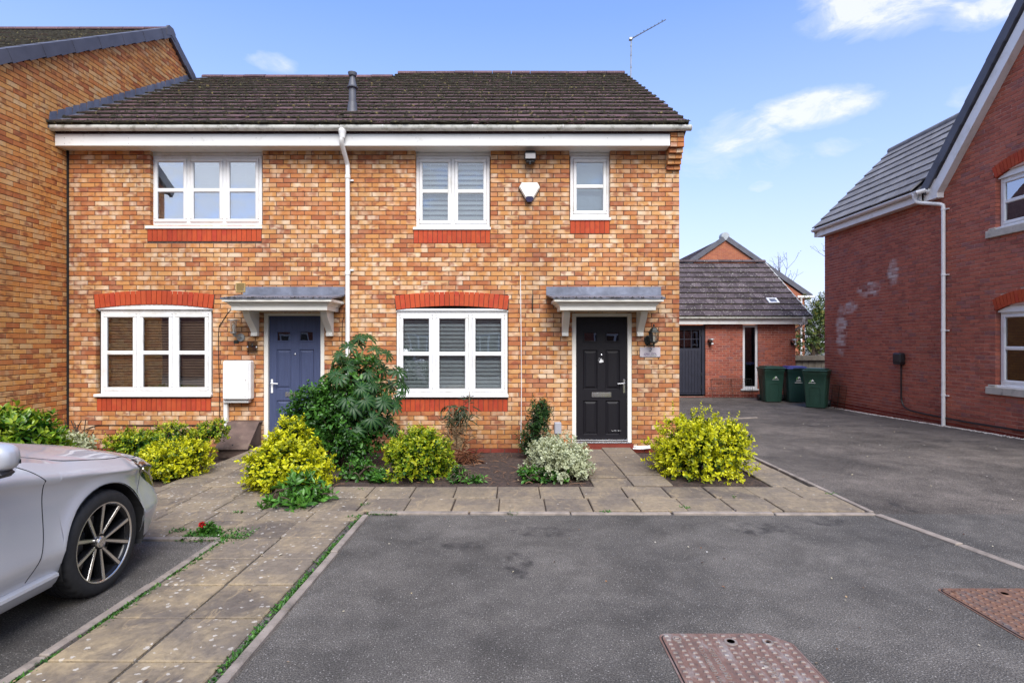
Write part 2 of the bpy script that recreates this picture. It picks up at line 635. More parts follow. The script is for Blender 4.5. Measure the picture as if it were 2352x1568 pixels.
M['lead'] = simple('lead_flashing', (0.17, 0.185, 0.235), 0.5, 0.35, var=0.3, scale=5, dirt=(0.30, 0.32, 0.38), dirt_at=(0.60, 0.85), dscale=10.0, bmp=0.003, bscale=14)
M['verge'] = simple('grey_verge_plastic', (0.085, 0.085, 0.105), 0.55, var=0.18, scale=3)
M['glass'] = glass_mat('window_glass', base=0.09)
M['glass_up'] = glass_mat('upper_window_glass', base=0.34)
M['glass_mid'] = glass_mat('upper_side_window_glass', base=0.12)
M['glass_dark'] = glass_mat('door_glass', tint=(0.35, 0.33, 0.33), base=0.10)
M['chrome'] = simple('brushed_chrome', (0.72, 0.72, 0.74), 0.25, 1.0, var=0.05)


def tile_mat(name, base, var, lichen, lich_amt, moss=None, lscale=55.0):
    m, nt, p = new_mat(name)
    w, r0, r1, r2, r3 = rnd_nodes(nt)
    pos = wpos(nt)
    c = ramp(nt, r0, ((0.0, tuple(x * (1 - var) for x in base)), (1.0, tuple(x * (1 + var) for x in base))))
    n1 = noise(nt, pos, 4.0, 5.0, 0.65)
    c = mixc(nt, 0.6, c, ramp(nt, n1, ((0.3, 0.4), (0.7, 1.0))), 'MULTIPLY')
    v = nd(nt, 'ShaderNodeTexVoronoi')
    v.inputs['Scale'].default_value = lscale
    nt.links.new(pos, v.inputs['Vector'])
    sp = nt.nodes.new('ShaderNodeSeparateColor')
    nt.links.new(v.outputs['Color'], sp.inputs[0])
    spot = math_n(nt, 'MULTIPLY', ramp(nt, v.outputs['Distance'], ((0.22, 1.0), (0.34, 0.0))), ramp(nt, sp.outputs[0], ((1 - lich_amt, 0.0), (1 - lich_amt + 0.02, 1.0)), 'CONSTANT'))
    c = mixc(nt, spot, c, lichen)
    if moss is not None:
        n2 = noise(nt, pos, 13.0, 6.0, 0.7)
        c = mixc(nt, ramp(nt, n2, ((0.60, 0.0), (0.70, 0.8))), c, moss)
    setc(nt, p.inputs['Base Color'], c)
    p.inputs['Roughness'].default_value = 0.9
    p.inputs['Specular IOR Level'].default_value = 0.15
    bump(nt, p, noise(nt, pos, 90.0, 4.0), 0.003)
    return m


M['tile_brown'] = tile_mat('mossy_brown_tile', (0.135, 0.080, 0.088), 0.30, (0.36, 0.31, 0.28), 0.20, (0.060, 0.045, 0.028))
M['tile_garage'] = tile_mat('lichened_garage_tile', (0.105, 0.082, 0.088), 0.30, (0.50, 0.48, 0.40), 0.20, (0.05, 0.045, 0.03), 22.0)
M['tile_grey'] = tile_mat('plain_grey_tile', (0.245, 0.240, 0.250), 0.10, (0.3, 0.3, 0.3), 0.02)
M['moss'] = simple('moss_and_gap_shade', (0.017, 0.014, 0.006), 0.95, var=0.6, scale=30, bmp=0.006, bscale=120, dirt=(0.17, 0.14, 0.05), dirt_at=(0.60, 0.68), dscale=16)


def asphalt_mat(name, base, warm, speck, patch, sscale=120.0):
    m, nt, p = new_mat(name)
    w = wpos(nt)
    big = noise(nt, w, 0.7, 5.0, 0.6)
    mid = noise(nt, w, 5.0, 5.0, 0.6)
    fine = noise(nt, w, sscale, 3.0, 0.7)
    c = ramp(nt, big, ((0.36, base), (0.62, warm)))
    c = mixc(nt, 0.7, c, ramp(nt, noise(nt, w, 1.9, 6.0, 0.7, 0.6), ((0.36, 0.62), (0.60, 1.15))), 'MULTIPLY')
    c = mixc(nt, 0.45, c, ramp(nt, mid, ((0.30, 0.55), (0.65, 1.0))), 'MULTIPLY')
    c = mixc(nt, 0.85, c, ramp(nt, fine, ((0.28, 0.10), (0.50, 0.82), (0.74, 2.9))), 'MULTIPLY')
    v = nd(nt, 'ShaderNodeTexVoronoi')
    v.inputs['Scale'].default_value = 85.0
    nt.links.new(w, v.inputs['Vector'])
    sp = nt.nodes.new('ShaderNodeSeparateColor')
    nt.links.new(v.outputs['Color'], sp.inputs[0])
    st = math_n(nt, 'MULTIPLY', ramp(nt, v.outputs['Distance'], ((0.25, 1.0), (0.36, 0.0))), ramp(nt, sp.outputs[0], ((0.80, 0.0), (0.9, 1.0))))
    c = mixc(nt, math_n(nt, 'MULTIPLY', st, 0.7), c, speck)
    if patch:
        sx = nt.nodes.new('ShaderNodeSeparateXYZ')
        nt.links.new(w, sx.inputs[0])
        n3 = noise(nt, w, 6.0, 5.0, 0.7)
        tot = None
        for (x0, y0, wx, wy) in patch:
            dx = math_n(nt, 'DIVIDE', math_n(nt, 'SUBTRACT', sx.outputs[0], x0), wx)
            dy = math_n(nt, 'DIVIDE', math_n(nt, 'SUBTRACT', sx.outputs[1], y0), wy)
            k = math_n(nt, 'SUBTRACT', 1.2, math_n(nt, 'ADD', math_n(nt, 'MULTIPLY', dx, dx), math_n(nt, 'MULTIPLY', dy, dy)), clamp=True)
            tot = k if tot is None else math_n(nt, 'MAXIMUM', tot, k)
        f = ramp(nt, math_n(nt, 'MULTIPLY', tot, n3), ((0.44, 0.0), (0.62, 0.75)))
        c = mixc(nt, f, c, (0.022, 0.020, 0.020))
    setc(nt, p.inputs['Base Color'], c)
    p.inputs['Roughness'].default_value = 0.85
    p.inputs['Specular IOR Level'].default_value = 0.35
    bump(nt, p, math_n(nt, 'ADD', fine, math_n(nt, 'MULTIPLY', v.outputs['Distance'], -0.5)), 0.006)
    return m


M['asphalt'] = asphalt_mat('bay_asphalt', (0.092, 0.084, 0.075), (0.152, 0.137, 0.120), (0.40, 0.37, 0.34), ((0.25, 4.95, 0.55, 0.28), (0.05, 4.2, 0.2, 0.5), (2.2, 5.0, 0.6, 0.3), (2.9, 5.2, 0.35, 0.2), (-0.4, 4.6, 0.3, 0.2)))
M['asphalt_drive'] = asphalt_mat('drive_asphalt', (0.080, 0.068, 0.057), (0.150, 0.127, 0.107), (0.42, 0.39, 0.36), ((3.9, 5.7, 0.12, 0.5), (6.2, 11.5, 1.6, 0.25), (5.0, 14.5, 0.5, 0.9), (7.2, 9.5, 1.2, 0.25), (8.2, 14.5, 0.35, 2.0)))
M['ground'] = simple('bare_ground', (0.10, 0.095, 0.075), 0.95, var=0.4, scale=1.5)


def slab_mat():
    m, nt, p = new_mat('riven_slab')
    w = wpos(nt)
    _, r0, r1, r2, r3 = rnd_nodes(nt)
    sp = nt.nodes.new('ShaderNodeSeparateXYZ')
    nt.links.new(w, sp.inputs[0])
    near = ramp(nt, math_n(nt, 'MULTIPLY', sp.outputs[1], 0.1), ((0.25, 1.0), (0.55, 0.25), (0.8, 0.0)))
    leftp = ramp(nt, math_n(nt, 'ADD', math_n(nt, 'MULTIPLY', sp.outputs[0], 0.1), 0.5), ((0.36, 1.0), (0.40, 0.0)))
    n1 = noise(nt, w, 2.2, 6.0, 0.65, 0.4)
    n2 = noise(nt, w, 22.0, 5.0, 0.65)
    riv = noise(nt, vmath(nt, 'MULTIPLY', w, (1.0, 0.45, 1.0)), 9.0, 4.0, 0.6, 1.2)
    c = ramp(nt, r0, ((0.0, (0.135, 0.108, 0.086)), (0.5, (0.180, 0.145, 0.112)), (1.0, (0.235, 0.188, 0.138))))
    c = mixc(nt, math_n(nt, 'MULTIPLY', ramp(nt, n1, ((0.42, 0.0), (0.62, 1.0))), math_n(nt, 'ADD', 0.35, math_n(nt, 'MULTIPLY', near, 0.5))), c, (0.42, 0.32, 0.19))
    c = mixc(nt, 0.6, c, ramp(nt, n2, ((0.3, 0.5), (0.65, 1.0))), 'MULTIPLY')
    c = mixc(nt, ramp(nt, riv, ((0.60, 0.0), (0.66, 0.6), (0.70, 0.0))), c, (0.36, 0.27, 0.16))
    c = mixc(nt, ramp(nt, noise(nt, w, 1.1, 3.0), ((0.55, 0.0), (0.75, 0.45))), c, (0.07, 0.062, 0.05))
    # white lichen blotches, thick on the path beside the car and thinner elsewhere
    vo = nd(nt, 'ShaderNodeTexVoronoi')
    vo.inputs['Scale'].default_value = 21.0
    nt.links.new(vmath(nt, 'ADD', w, vmath(nt, 'MULTIPLY', nd(nt, 'ShaderNodeTexNoise', inp={'Scale': 30.0}).outputs['Color'], (0.03, 0.03, 0.0))), vo.inputs['Vector'])
    sc = nt.nodes.new('ShaderNodeSeparateColor')
    nt.links.new(vo.outputs['Color'], sc.inputs[0])
    th = math_n(nt, 'SUBTRACT', 0.97, math_n(nt, 'MULTIPLY', leftp, math_n(nt, 'MULTIPLY', ramp(nt, noise(nt, w, 2.6, 3.0), ((0.38, 0.15), (0.62, 1.0))), 0.72)))
    keep = math_n(nt, 'GREATER_THAN', sc.outputs[0], th)
    rad = math_n(nt, 'ADD', 0.12, math_n(nt, 'MULTIPLY', sc.outputs[1], 0.20))
    sp1 = math_n(nt, 'MULTIPLY', keep, math_n(nt, 'LESS_THAN', vo.outputs['Distance'], rad))
    c = mixc(nt, math_n(nt, 'MULTIPLY', sp1, math_n(nt, 'ADD', 0.35, math_n(nt, 'MULTIPLY', sc.outputs[2], 0.55))), c, (0.62, 0.58, 0.52))
    setc(nt, p.inputs['Base Color'], c)
    p.inputs['Roughness'].default_value = 0.85
    bump(nt, p, math_n(nt, 'ADD', math_n(nt, 'MULTIPLY', riv, 2.0), math_n(nt, 'MULTIPLY', n2, 0.5)), 0.010)
    return m


M['slab'] = slab_mat()
M['edging'] = simple('concrete_edging', (0.27, 0.225, 0.19), 0.9, var=0.2, scale=8, dirt=(0.10, 0.085, 0.07), dirt_at=(0.5, 0.75), dscale=5, bmp=0.004)
M['soil'] = simple('bark_soil', (0.052, 0.034, 0.027), 0.95, var=0.5, scale=14, dirt=(0.11, 0.065, 0.045), dirt_at=(0.52, 0.62), dscale=26, bmp=0.03, bscale=45)
# ------------------------------------------------------------------ frames: t along a wall, z up, outward normal n
ABS = {}


def base_thing(name, label, cat, loc):
    """a thing whose parts are given in world coordinates"""
    o = thing(name, label, cat, loc)
    ABS[o.name] = Matrix.Translation(-Vector(loc))
    return o


_obj = obj


def obj(name, me, parent=None, kind=None, loc=None, rot=None):
    o = _obj(name, me, parent, kind, loc, rot)
    if parent is not None and parent.name in ABS:
        o.matrix_parent_inverse = ABS[parent.name]
    return o


class Fr:
    def __init__(self, ox, oy, a):
        self.ox, self.oy, self.a = ox, oy, a
        self.m = Matrix.Translation((ox, oy, 0)) @ Matrix.Rotation(a, 4, 'Z')
        self.ca, self.sa = math.cos(a), math.sin(a)

    def P(self, t, y, z):          # y: depth into the wall (outward is negative)
        return (self.ox + t * self.ca - y * self.sa, self.oy + t * self.sa + y * self.ca, z)


def sub_intervals(base, cuts):
    out = [base]
    for (a, b) in cuts:
        nxt = []
        for (s, e) in out:
            if b <= s or a >= e:
                nxt.append((s, e))
                continue
            if a > s:
                nxt.append((s, a))
            if b < e:
                nxt.append((b, e))
        out = nxt
    return [(s, e) for (s, e) in out if e - s > 1e-4]


def rect_cut(t0, t1, z0, z1, hole=True):
    def f(z, g=0.0):
        return (t0 - g, t1 + g) if z0 - g < z < z1 + g else None
    f.hole = hole          # False: only the facing bricks are left out, the wall behind runs through
    return f


def arch_cut(tc, half, z0, zs, rise, h):
    Rr = (half * half + rise * rise) / (2 * rise)
    zc = zs + rise - Rr
    th = math.asin(half / Rr)
    def f(z, g=0.0):
        if z < z0 - g:
            return None
        if z < zs:
            return (tc - half - g, tc + half + g)
        ro = Rr + h + 0.006
        if z - zc >= ro:
            return None
        w = min(math.sqrt(max(0, ro * ro - (z - zc) ** 2)), (z - zc) * math.tan(th) + 0.008)
        return (tc - w - g, tc + w + g)
    f.top = zs + rise * 0.8
    f.bias = 0.028
    return f


BL, BH, CG = 0.215, 0.065, 0.075
_bm = {}


def brick_mesh(length, mat, key):
    if key not in _bm:
        mb = MB()
        brick_into(mb, 0.0, 0.0, length, None, 0.0)
        _bm[key] = mb.mesh('brick', mat)
    return _bm[key]


def brick_into(mb, t, z, length, F, uid, dep=0.0, hh=BH):
    x0, x1 = -length / 2, length / 2
    y0, y1, zz = -0.008 + dep, 0.095, hh / 2
    e = 0.003
    loc = [(x0, y1, -zz), (x1, y1, -zz), (x1, y1, zz), (x0, y1, zz),
           (x0, y0 + e, -zz), (x1, y0 + e, -zz), (x1, y0 + e, zz), (x0, y0 + e, zz),
           (x0 + e, y0, -zz + e), (x1 - e, y0, -zz + e), (x1 - e, y0, zz - e), (x0 + e, y0, zz - e)]
    fs = [(8, 9, 10, 11), (4, 5, 9, 8), (5, 6, 10, 9), (6, 7, 11, 10), (7, 4, 8, 11), (0, 1, 5, 4), (1, 2, 6, 5), (2, 3, 7, 6), (3, 0, 4, 7)]
    vs = loc if F is None else [F.P(t + p[0], p[1], z + p[2]) for p in loc]
    mb.add(vs, fs, uid, loc)


def brick_wall(wall_parent, F, t0, t1, z0, z1, cuts, mat, key, mortar, limit=None, phase=0.0, thick=0.24, n_obj=300, plinth=None, wall_name='wall'):
    """a wall slab (mortar) with its bricks: the 300 nearest are brick objects, the rest one mesh"""
    slab = MB()
    rest = MB()
    pl = MB()
    full = []
    nc = int((z1 - z0) / CG + 1e-6)
    run = []          # [za, zb, intervals]
    for k in range(nc):
        za = z0 + k * CG
        zm = za + CG / 2
        lim = limit(zm + 0.02) if limit else (t0, t1)
        if lim is None:
            continue
        cs = [c for c in (f(zm + getattr(f, 'bias', 0.0)) for f in cuts) if c]
        cg = [c for c in (f(zm, 0.012) for f in cuts if getattr(f, 'hole', True) and zm < getattr(f, 'top', 99)) if c]
        iv = [(round(a, 4), round(b, 4)) for (a, b) in sub_intervals(lim, cg)]
        if run and run[-1][2] == iv:
            run[-1][1] = za + CG
        else:
            run.append([za, za + CG, iv])
        for (a, b) in sub_intervals(lim, cs):
            i0 = int(math.floor((a - phase) / 0.225)) - 1
            ph = phase + (0.1125 if k % 2 else 0.0)
            pcs = []
            for i in range(i0, i0 + int((b - a) / 0.225) + 4):
                s, e = ph + i * 0.225, ph + i * 0.225 + BL
                cl = s < a - 1e-4 or e > b + 1e-4
                s, e = max(s, a), min(e, b)
                if e - s > 0.004:
                    pcs.append([s, e, cl])
            # slivers at a jamb are never laid: the neighbour is cut longer instead
            if len(pcs) > 1 and pcs[0][1] - pcs[0][0] < 0.055:
                pcs[1] = [a, pcs[1][1], True]
                pcs.pop(0)
            if len(pcs) > 1 and pcs[-1][1] - pcs[-1][0] < 0.055:
                pcs[-2] = [pcs[-2][0], b, True]
                pcs.pop()
            if pcs:
                if pcs[0][0] - a > 0.004:
                    pcs[0] = [a, pcs[0][1], True]
                if b - pcs[-1][1] > 0.004:
                    pcs[-1] = [pcs[-1][0], b, True]
            for (s, e, cl) in pcs:
                tc = (s + e) / 2
                if plinth and k < plinth:
                    brick_into(pl, tc, zm, e - s, F, random.random() * 900 + 1, random.uniform(-0.0012, 0.0012))
                elif not cl:
                    full.append((tc, zm))
                else:
                    brick_into(rest, tc, zm, e - s, F, random.random() * 900 + 1, random.uniform(-0.0015, 0.0015))
    for (za, zb, iv) in run:
        for (a, b) in iv:
            slab.box(a, b, 0.0, thick, za, zb, mtx=F.m)
    w = slab.build(wall_name, mortar, wall_parent)
    def dist(p):
        q = F.P(p[0], 0, p[1])
        return q[0] ** 2 + q[1] ** 2 + (q[2] - CAM_H) ** 2
    vis = [p for p in full if in_view(F.P(p[0], 0, p[1]))]
    hid = [p for p in full if not in_view(F.P(p[0], 0, p[1]))]
    vis.sort(key=dist)
    me = brick_mesh(BL, mat, key)
    for (t, z) in vis[:n_obj]:
        q = F.P(t, random.uniform(-0.0015, 0.0015), z)
        o = obj('brick', me, w, None, q, (0, 0, F.a))
    for (t, z) in vis[n_obj:] + hid:
        brick_into(rest, t, z, BL, F, random.random() * 900 + 1, random.uniform(-0.0015, 0.0015))
    if rest.v:
        rest.build('bricks', mat, w, kind='stuff')
    if pl.v:
        pl.build('plinth_bricks', M['plinth'], w, kind='stuff')
    return w


def in_view(q):
    if q[1] < 0.3:
        return False
    px = 1176 + q[0] * 1307 / q[1]
    py = 786 - (q[2] - CAM_H) * 1307 / q[1]
    return -10 < px < 2362 and -10 < py < 1580


def arch_bricks(parent, F, tc, half, zs, rise, h, n, mat):
    Rr = (half * half + rise * rise) / (2 * rise)
    zc = zs + rise - Rr
    th = math.asin(half / Rr)
    st = 2 * th / n
    for i in range(n):
        a0 = -th + i * st + 0.0045 / Rr
        a1 = -th + (i + 1) * st - 0.0045 / Rr
        mb = MB()
        loc, vs = [], []
        for (a, r) in ((a0, Rr), (a1, Rr), (a1, Rr + h), (a0, Rr + h)):
            for y in (-0.014, 0.09):
                q = (tc + r * math.sin(a), y, zc + r * math.cos(a))
                vs.append(F.P(*q))
                loc.append((q[2] - zs, y, q[0] - tc))
        mb.add(vs, [(0, 2, 4, 6), (1, 7, 5, 3), (0, 1, 3, 2), (2, 3, 5, 4), (4, 5, 7, 6), (6, 7, 1, 0)], random.random() * 900 + 1, loc)
        mb.build('arch_brick', mat, parent)


def soldier(parent, F, t0, t1, ztop, h, n, mat, hidden=()):
    st = (t1 - t0) / n
    mb = MB()
    loc = None
    for i in range(n):
        mb = MB()
        a, b = t0 + i * st + 0.004, t0 + (i + 1) * st - 0.004
        y0, y1 = -0.010, 0.09
        vs, lc = [], []
        for (x, y, z) in ((a, y0, ztop - h), (b, y0, ztop - h), (b, y1, ztop - h), (a, y1, ztop - h), (a, y0, ztop), (b, y0, ztop), (b, y1, ztop), (a, y1, ztop)):
            vs.append(F.P(x, y, z))
            lc.append((z - ztop + 0.01, y, x - a))
        mb.add(vs, BOXF, random.random() * 900 + 1, lc)
        mb.build('sill_brick', mat, parent)


def ring(mb, F, t0, t1, z0, z1, w, y0, y1, b=0.006):
    mb.bbox(t0, t1, y0, y1, z1 - w, z1, b, mtx=F.m)
    mb.bbox(t0, t1, y0, y1, z0, z0 + w, b, mtx=F.m)
    mb.bbox(t0, t0 + w, y0 + 0.0005, y1, z0 + w - 0.004, z1 - w + 0.004, b, mtx=F.m)
    mb.bbox(t1 - w, t1, y0 + 0.0005, y1, z0 + w - 0.004, z1 - w + 0.004, b, mtx=F.m)


def window(parent, F, t0, t1, z0, z1, cols, zbar, depth, glass, sill=None, head=0.0, label=None, o=0.048, m=0.052, s=0.056, bar=0.066):
    """outer frame mesh > sash, pane, sill"""
    fr = MB()
    ring(fr, F, t0, t1, z0, z1, o, depth, depth + 0.075)
    cw = (t1 - t0 - 2 * o - (cols - 1) * m) / cols
    for c in range(1, cols):
        x = t0 + o + c * cw + (c - 1) * m
        fr.bbox(x, x + m, depth + 0.001, depth + 0.07, z0 + o - 0.004, z1 - o + 0.004, 0.004, mtx=F.m)
    if head:
        fr.bbox(t0 - 0.03, t1 + 0.03, depth - 0.012, depth + 0.06, z1 + 0.001, z1 + head, 0.004, mtx=F.m)
    w = fr.build('window', M['white'], parent)
    for c in range(cols):
        a = t0 + o + c * (cw + m)
        b = a + cw
        sm = MB()
        ring(sm, F, a + 0.002, b - 0.002, z0 + o + 0.002, z1 - o - 0.002, s, depth - 0.014, depth + 0.045, 0.012)
        zs = [z0 + o + s] + ([zbar - bar / 2, zbar + bar / 2] if zbar else []) + [z1 - o - s]
        if zbar:
            sm.bbox(a + s - 0.006, b - s + 0.006, depth - 0.010, depth + 0.04, zbar - bar / 2, zbar + bar / 2, 0.012, mtx=F.m)
        sm.build('sash', M['white'], w)
        for k in range(0, len(zs), 2):
            pm = MB()
            pm.box(a + s - 0.008, b - s + 0.008, depth + 0.012, depth + 0.018, zs[k] - 0.008, zs[k + 1] + 0.008, mtx=F.m)
            pm.build('pane', glass, w)
    if sill:
        sa, sb, zt, th, out = sill
        sm = MB()
        sm.bbox(sa, sb, -out, depth + 0.05, zt - th, zt, 0.006, mtx=F.m)
        sm.build('sill', M['white'], w)
    return w


def arch_panel(parent, F, tc, half, zs, rise, ztop_frame, y0, mat):
    Rr = (half * half + rise * rise) / (2 * rise)
    zc = zs + rise - Rr
    th = math.asin(half / Rr)
    mb = MB()
    pts = [(tc - half, ztop_frame), (tc + half, ztop_frame)]
    pts += [(tc + Rr * math.sin(th - 2 * th * i / 16), zc + Rr * math.cos(th - 2 * th * i / 16) - 0.006) for i in range(17)]
    vs = [F.P(p[0], y0, p[1]) for p in pts] + [F.P(p[0], y0 + 0.04, p[1]) for p in pts]
    n = len(pts)
    mb.add(vs, [tuple(range(n)), tuple(range(2 * n - 1, n - 1, -1))] + [(i, n + i, n + (i + 1) % n, (i + 1) % n) for i in range(n)])
    return mb.build('arch_panel', mat, parent)


def blind(name, label, F, t0, t1, z0, z1, y, pitch, width, tilt, mat, cord=None, group=None):
    c = F.P((t0 + t1) / 2, y, z0)
    b = base_thing(name, label, 'blind', c)
    if group:
        b['group'] = group
    mb = MB()
    n = 5
    L = t1 - t0
    prof = [(-width / 2 + width * i / n, 0.05 * width * math.sin(PI * i / n)) for i in range(n + 1)]
    vs = []
    for x in (-L / 2, L / 2):
        for (u, h) in prof:
            vs.append((x, u * math.cos(tilt) - h * math.sin(tilt), u * math.sin(tilt) + h * math.cos(tilt)))
    mb.add(vs, [(i, i + 1, n + 2 + i, n + 1 + i) for i in range(n)])
    me = mb.mesh('slat', mat, True)
    k = int((z1 - z0) / pitch)
    for i in range(k):
        obj('slat', me, b, None, F.P((t0 + t1) / 2, y, z0 + (i + 0.5) * pitch), (random.uniform(-.02, .02), 0, F.a))
    hr = MB()
    hr.bbox(t0, t1, y - 0.02, y + 0.02, z1, z1 + 0.04, 0.004, mtx=F.m)
    hr.build('head_rail', mat, b)
    cm = MB()
    for fx_ in (0.15, 0.5, 0.85):
        x = t0 + L * fx_
        cm.tube([F.P(x, y - width * 0.5, z0), F.P(x, y - width * 0.5, z1)], 0.0015, 4)
    cm.build('ladder_cord', mat, b)
    return b


def tile_mesh(name, w, length, th, mat):
    mb = MB()
    mb.box(-w / 2 + 0.004, w / 2 - 0.004, 0.0, length, -th, 0.0)
    # rolled-over side lap and a shallow water channel give the edge its relief
    mb.box(w / 2 - 0.035, w / 2 - 0.006, 0.004, length, 0.0004, 0.005)
    return mb.mesh(name, mat)


def roof_slope(roof, origin, T, U, width, rows, w, gauge, length, th, mat, name='tile', key=None, n_obj=300, moss=0, seed=1, lift=0.024, sag=0.0, keep=None, line=0.0):
    """courses of lapped tiles; origin: eave corner, T along the eave, U up the slope"""
    rnd = random.Random(seed)
    T, U = Vector(T).normalized(), Vector(U).normalized()
    Nn = T.cross(U).normalized()
    me = tile_mesh(name, w, length, th, mat)
    tl = math.asin(lift / gauge)
    items = []
    n = int(math.ceil(width / w)) + 1
    mossmb = MB()
    for r in range(rows):
        offs = 0.5 * w if r % 2 else 0.0
        for c in range(n):
            x = c * w + w / 2 - offs
            cw = w
            if x - w / 2 < -0.001 or x + w / 2 > width + 0.001:
                a, b = max(0.0, x - w / 2), min(width, x + w / 2)
                if b - a < 0.06:
                    continue
                x, cw = (a + b) / 2, b - a
            p = Vector(origin) + T * x + U * (r * gauge + rnd.uniform(-.006, .006)) + Nn * (lift + th + rnd.uniform(0, .003))
            if keep is None or keep(p):
                items.append((p, cw / w))
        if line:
            # unbroken, lumpy dark line: moss and dirt, plus gap shadow put into its colour
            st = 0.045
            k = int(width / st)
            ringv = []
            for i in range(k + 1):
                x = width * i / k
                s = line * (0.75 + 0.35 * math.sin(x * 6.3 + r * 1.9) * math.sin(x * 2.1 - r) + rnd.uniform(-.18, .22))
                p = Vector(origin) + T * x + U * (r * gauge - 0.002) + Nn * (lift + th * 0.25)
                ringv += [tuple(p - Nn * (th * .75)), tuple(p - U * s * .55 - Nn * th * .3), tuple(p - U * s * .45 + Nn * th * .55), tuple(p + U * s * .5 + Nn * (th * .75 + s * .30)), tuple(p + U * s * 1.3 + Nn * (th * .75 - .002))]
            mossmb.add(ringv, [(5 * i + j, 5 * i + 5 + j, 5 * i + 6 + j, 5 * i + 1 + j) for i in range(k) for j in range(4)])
        if moss:
            k = int(width * moss)
            for i in range(k):
                x = rnd.uniform(0, width)
                if math.sin(x * 5.1 + r * 2.3) + math.sin(x * 13.7 - r) * 0.7 + rnd.uniform(-1, 1) < -0.9:
                    continue
                s = rnd.uniform(0.016, 0.046)
                p = Vector(origin) + T * x + U * (r * gauge + rnd.uniform(-0.014, 0.012 + 0.06 * rnd.random() ** 4)) + Nn * (lift + th - rnd.uniform(0.0, 0.010))
                q = []
                for (dx, dy, dz) in ((1, 0, 0), (.4, .9, 0), (-.6, .8, .1), (-1, -.1, 0), (-.4, -.9, 0), (.5, -.8, 0)):
                    j = rnd.uniform(.7, 1.3)
                    q.append(tuple(p + T * dx * s * j * 1.35 + U * dy * s * .6 * j - Nn * s * .35))
                q.append(tuple(p + Nn * s * rnd.uniform(.35, .75)))
                mossmb.add(q, [(i_, (i_ + 1) % 6, 6) for i_ in range(6)])
    rot = Matrix((T, U, Nn)).transposed().to_4x4()
    rot = rot @ Matrix.Rotation(-tl, 4, 'X')
    items.sort(key=lambda q: (q[0] - Vector((0, 0, CAM_H))).length)
    vis = [q for q in items if in_view(q[0])]
    hid = [q for q in items if not in_view(q[0])]
    eul = rot.to_euler()
    for (p, sx) in vis[:n_obj]:
        o = obj(name, me, roof, None, p, eul)
        if sx < 0.999:
            o.scale = (sx, 1, 1)
    rest = MB()
    for (p, sx) in vis[n_obj:] + hid:
        mt = Matrix.Translation(p) @ rot
        u = rnd.random() * 900 + 1
        rest.box(-w / 2 * sx, w / 2 * sx, 0, length, -th, 0, u, mt)
    if rest.v:
        rest.build(name + 's', mat, roof, kind='stuff')
    if mossmb.v:
        mossmb.build('moss', M['moss'], roof, kind='stuff', smooth='all')  # moss clumps and the course lines with their painted gap shadow


def half_gutter(parent, a, b, r, mat, name='gutter', close=True):
    """half-round gutter from a to b (level), rim upward"""
    a, b = Vector(a), Vector(b)
    d = (b - a).normalized()
    s = Vector((0, 0, 1)).cross(d)
    mb = MB()
    n = 10
    prof = [(-r, 0.012)] + [(-r * math.cos(PI * i / n), -r * math.sin(PI * i / n)) for i in range(n + 1)] + [(r, 0.012)]
    prof += [(x * 0.92, z if i in (0, len(prof) - 1) else z * 0.92) for i, (x, z) in reversed(list(enumerate(prof)))]
    m = len(prof)
    vs = [tuple(a + s * x + Vector((0, 0, z))) for x, z in prof] + [tuple(b + s * x + Vector((0, 0, z))) for x, z in prof]
    fs = [(i, (i + 1) % m, m + (i + 1) % m, m + i) for i in range(m)]
    mb.add(vs, fs)
    for q, e in ((a, -1), (b, 1)):
        k = n
        cap = [tuple(q + d * e * 0.004 + s * (-r * 1.03 * math.cos(PI * i / k)) + Vector((0, 0, -r * 1.03 * math.sin(PI * i / k)))) for i in range(k + 1)]
        cap2 = [tuple(Vector(p) + d * e * 0.012) for p in cap]
        mb.add(cap + cap2, [tuple(range(k + 1)), tuple(range(2 * k + 1, k, -1))] + [(i, k + 1 + i, k + 2 + i, i + 1) for i in range(k)])
    return mb.build(name, mat, parent, smooth=True)


def gutter_clips(gut, a, b, r, xs, mat, name='gutter_bracket', wid=0.022, rr=1.12):
    a, b = Vector(a), Vector(b)
    d = (b - a).normalized()
    s = Vector((0, 0, 1)).cross(d)
    n = 8
    for x in xs:
        mb = MB()
        c = a + d * x
        vs = []
        for e in (-wid / 2, wid / 2):
            for q in (r * 1.005, r * rr):
                vs += [tuple(c + d * e + s * (-q * math.cos(PI * i / n)) + Vector((0, 0, -q * math.sin(PI * i / n) + 0.012))) for i in range(n + 1)]
        k = n + 1
        fs = []
        for i in range(n):
            fs += [(k + i, 3 * k + i, 3 * k + i + 1, k + i + 1), (i, k + i, k + i + 1, i + 1), (2 * k + i, 2 * k + i + 1, 3 * k + i + 1, 3 * k + i)]
        mb.add(vs, fs)
        mb.build(name, mat, gut)


def smooth_path(pts, n=6):
    """rounded corners for pipes and cables (Catmull-Rom)"""
    P = [Vector(p) for p in pts]
    P = [P[0] * 2 - P[1]] + P + [P[-1] * 2 - P[-2]]
    out = []
    for i in range(1, len(P) - 2):
        for k in range(n):
            t = k / n
            a, b, c, d = P[i - 1], P[i], P[i + 1], P[i + 2]
            out.append(0.5 * ((2 * b) + (c - a) * t + (2 * a - 5 * b + 4 * c - d) * t * t + (3 * b - a - 3 * c + d) * t * t * t))
    out.append(P[-2])
    return out
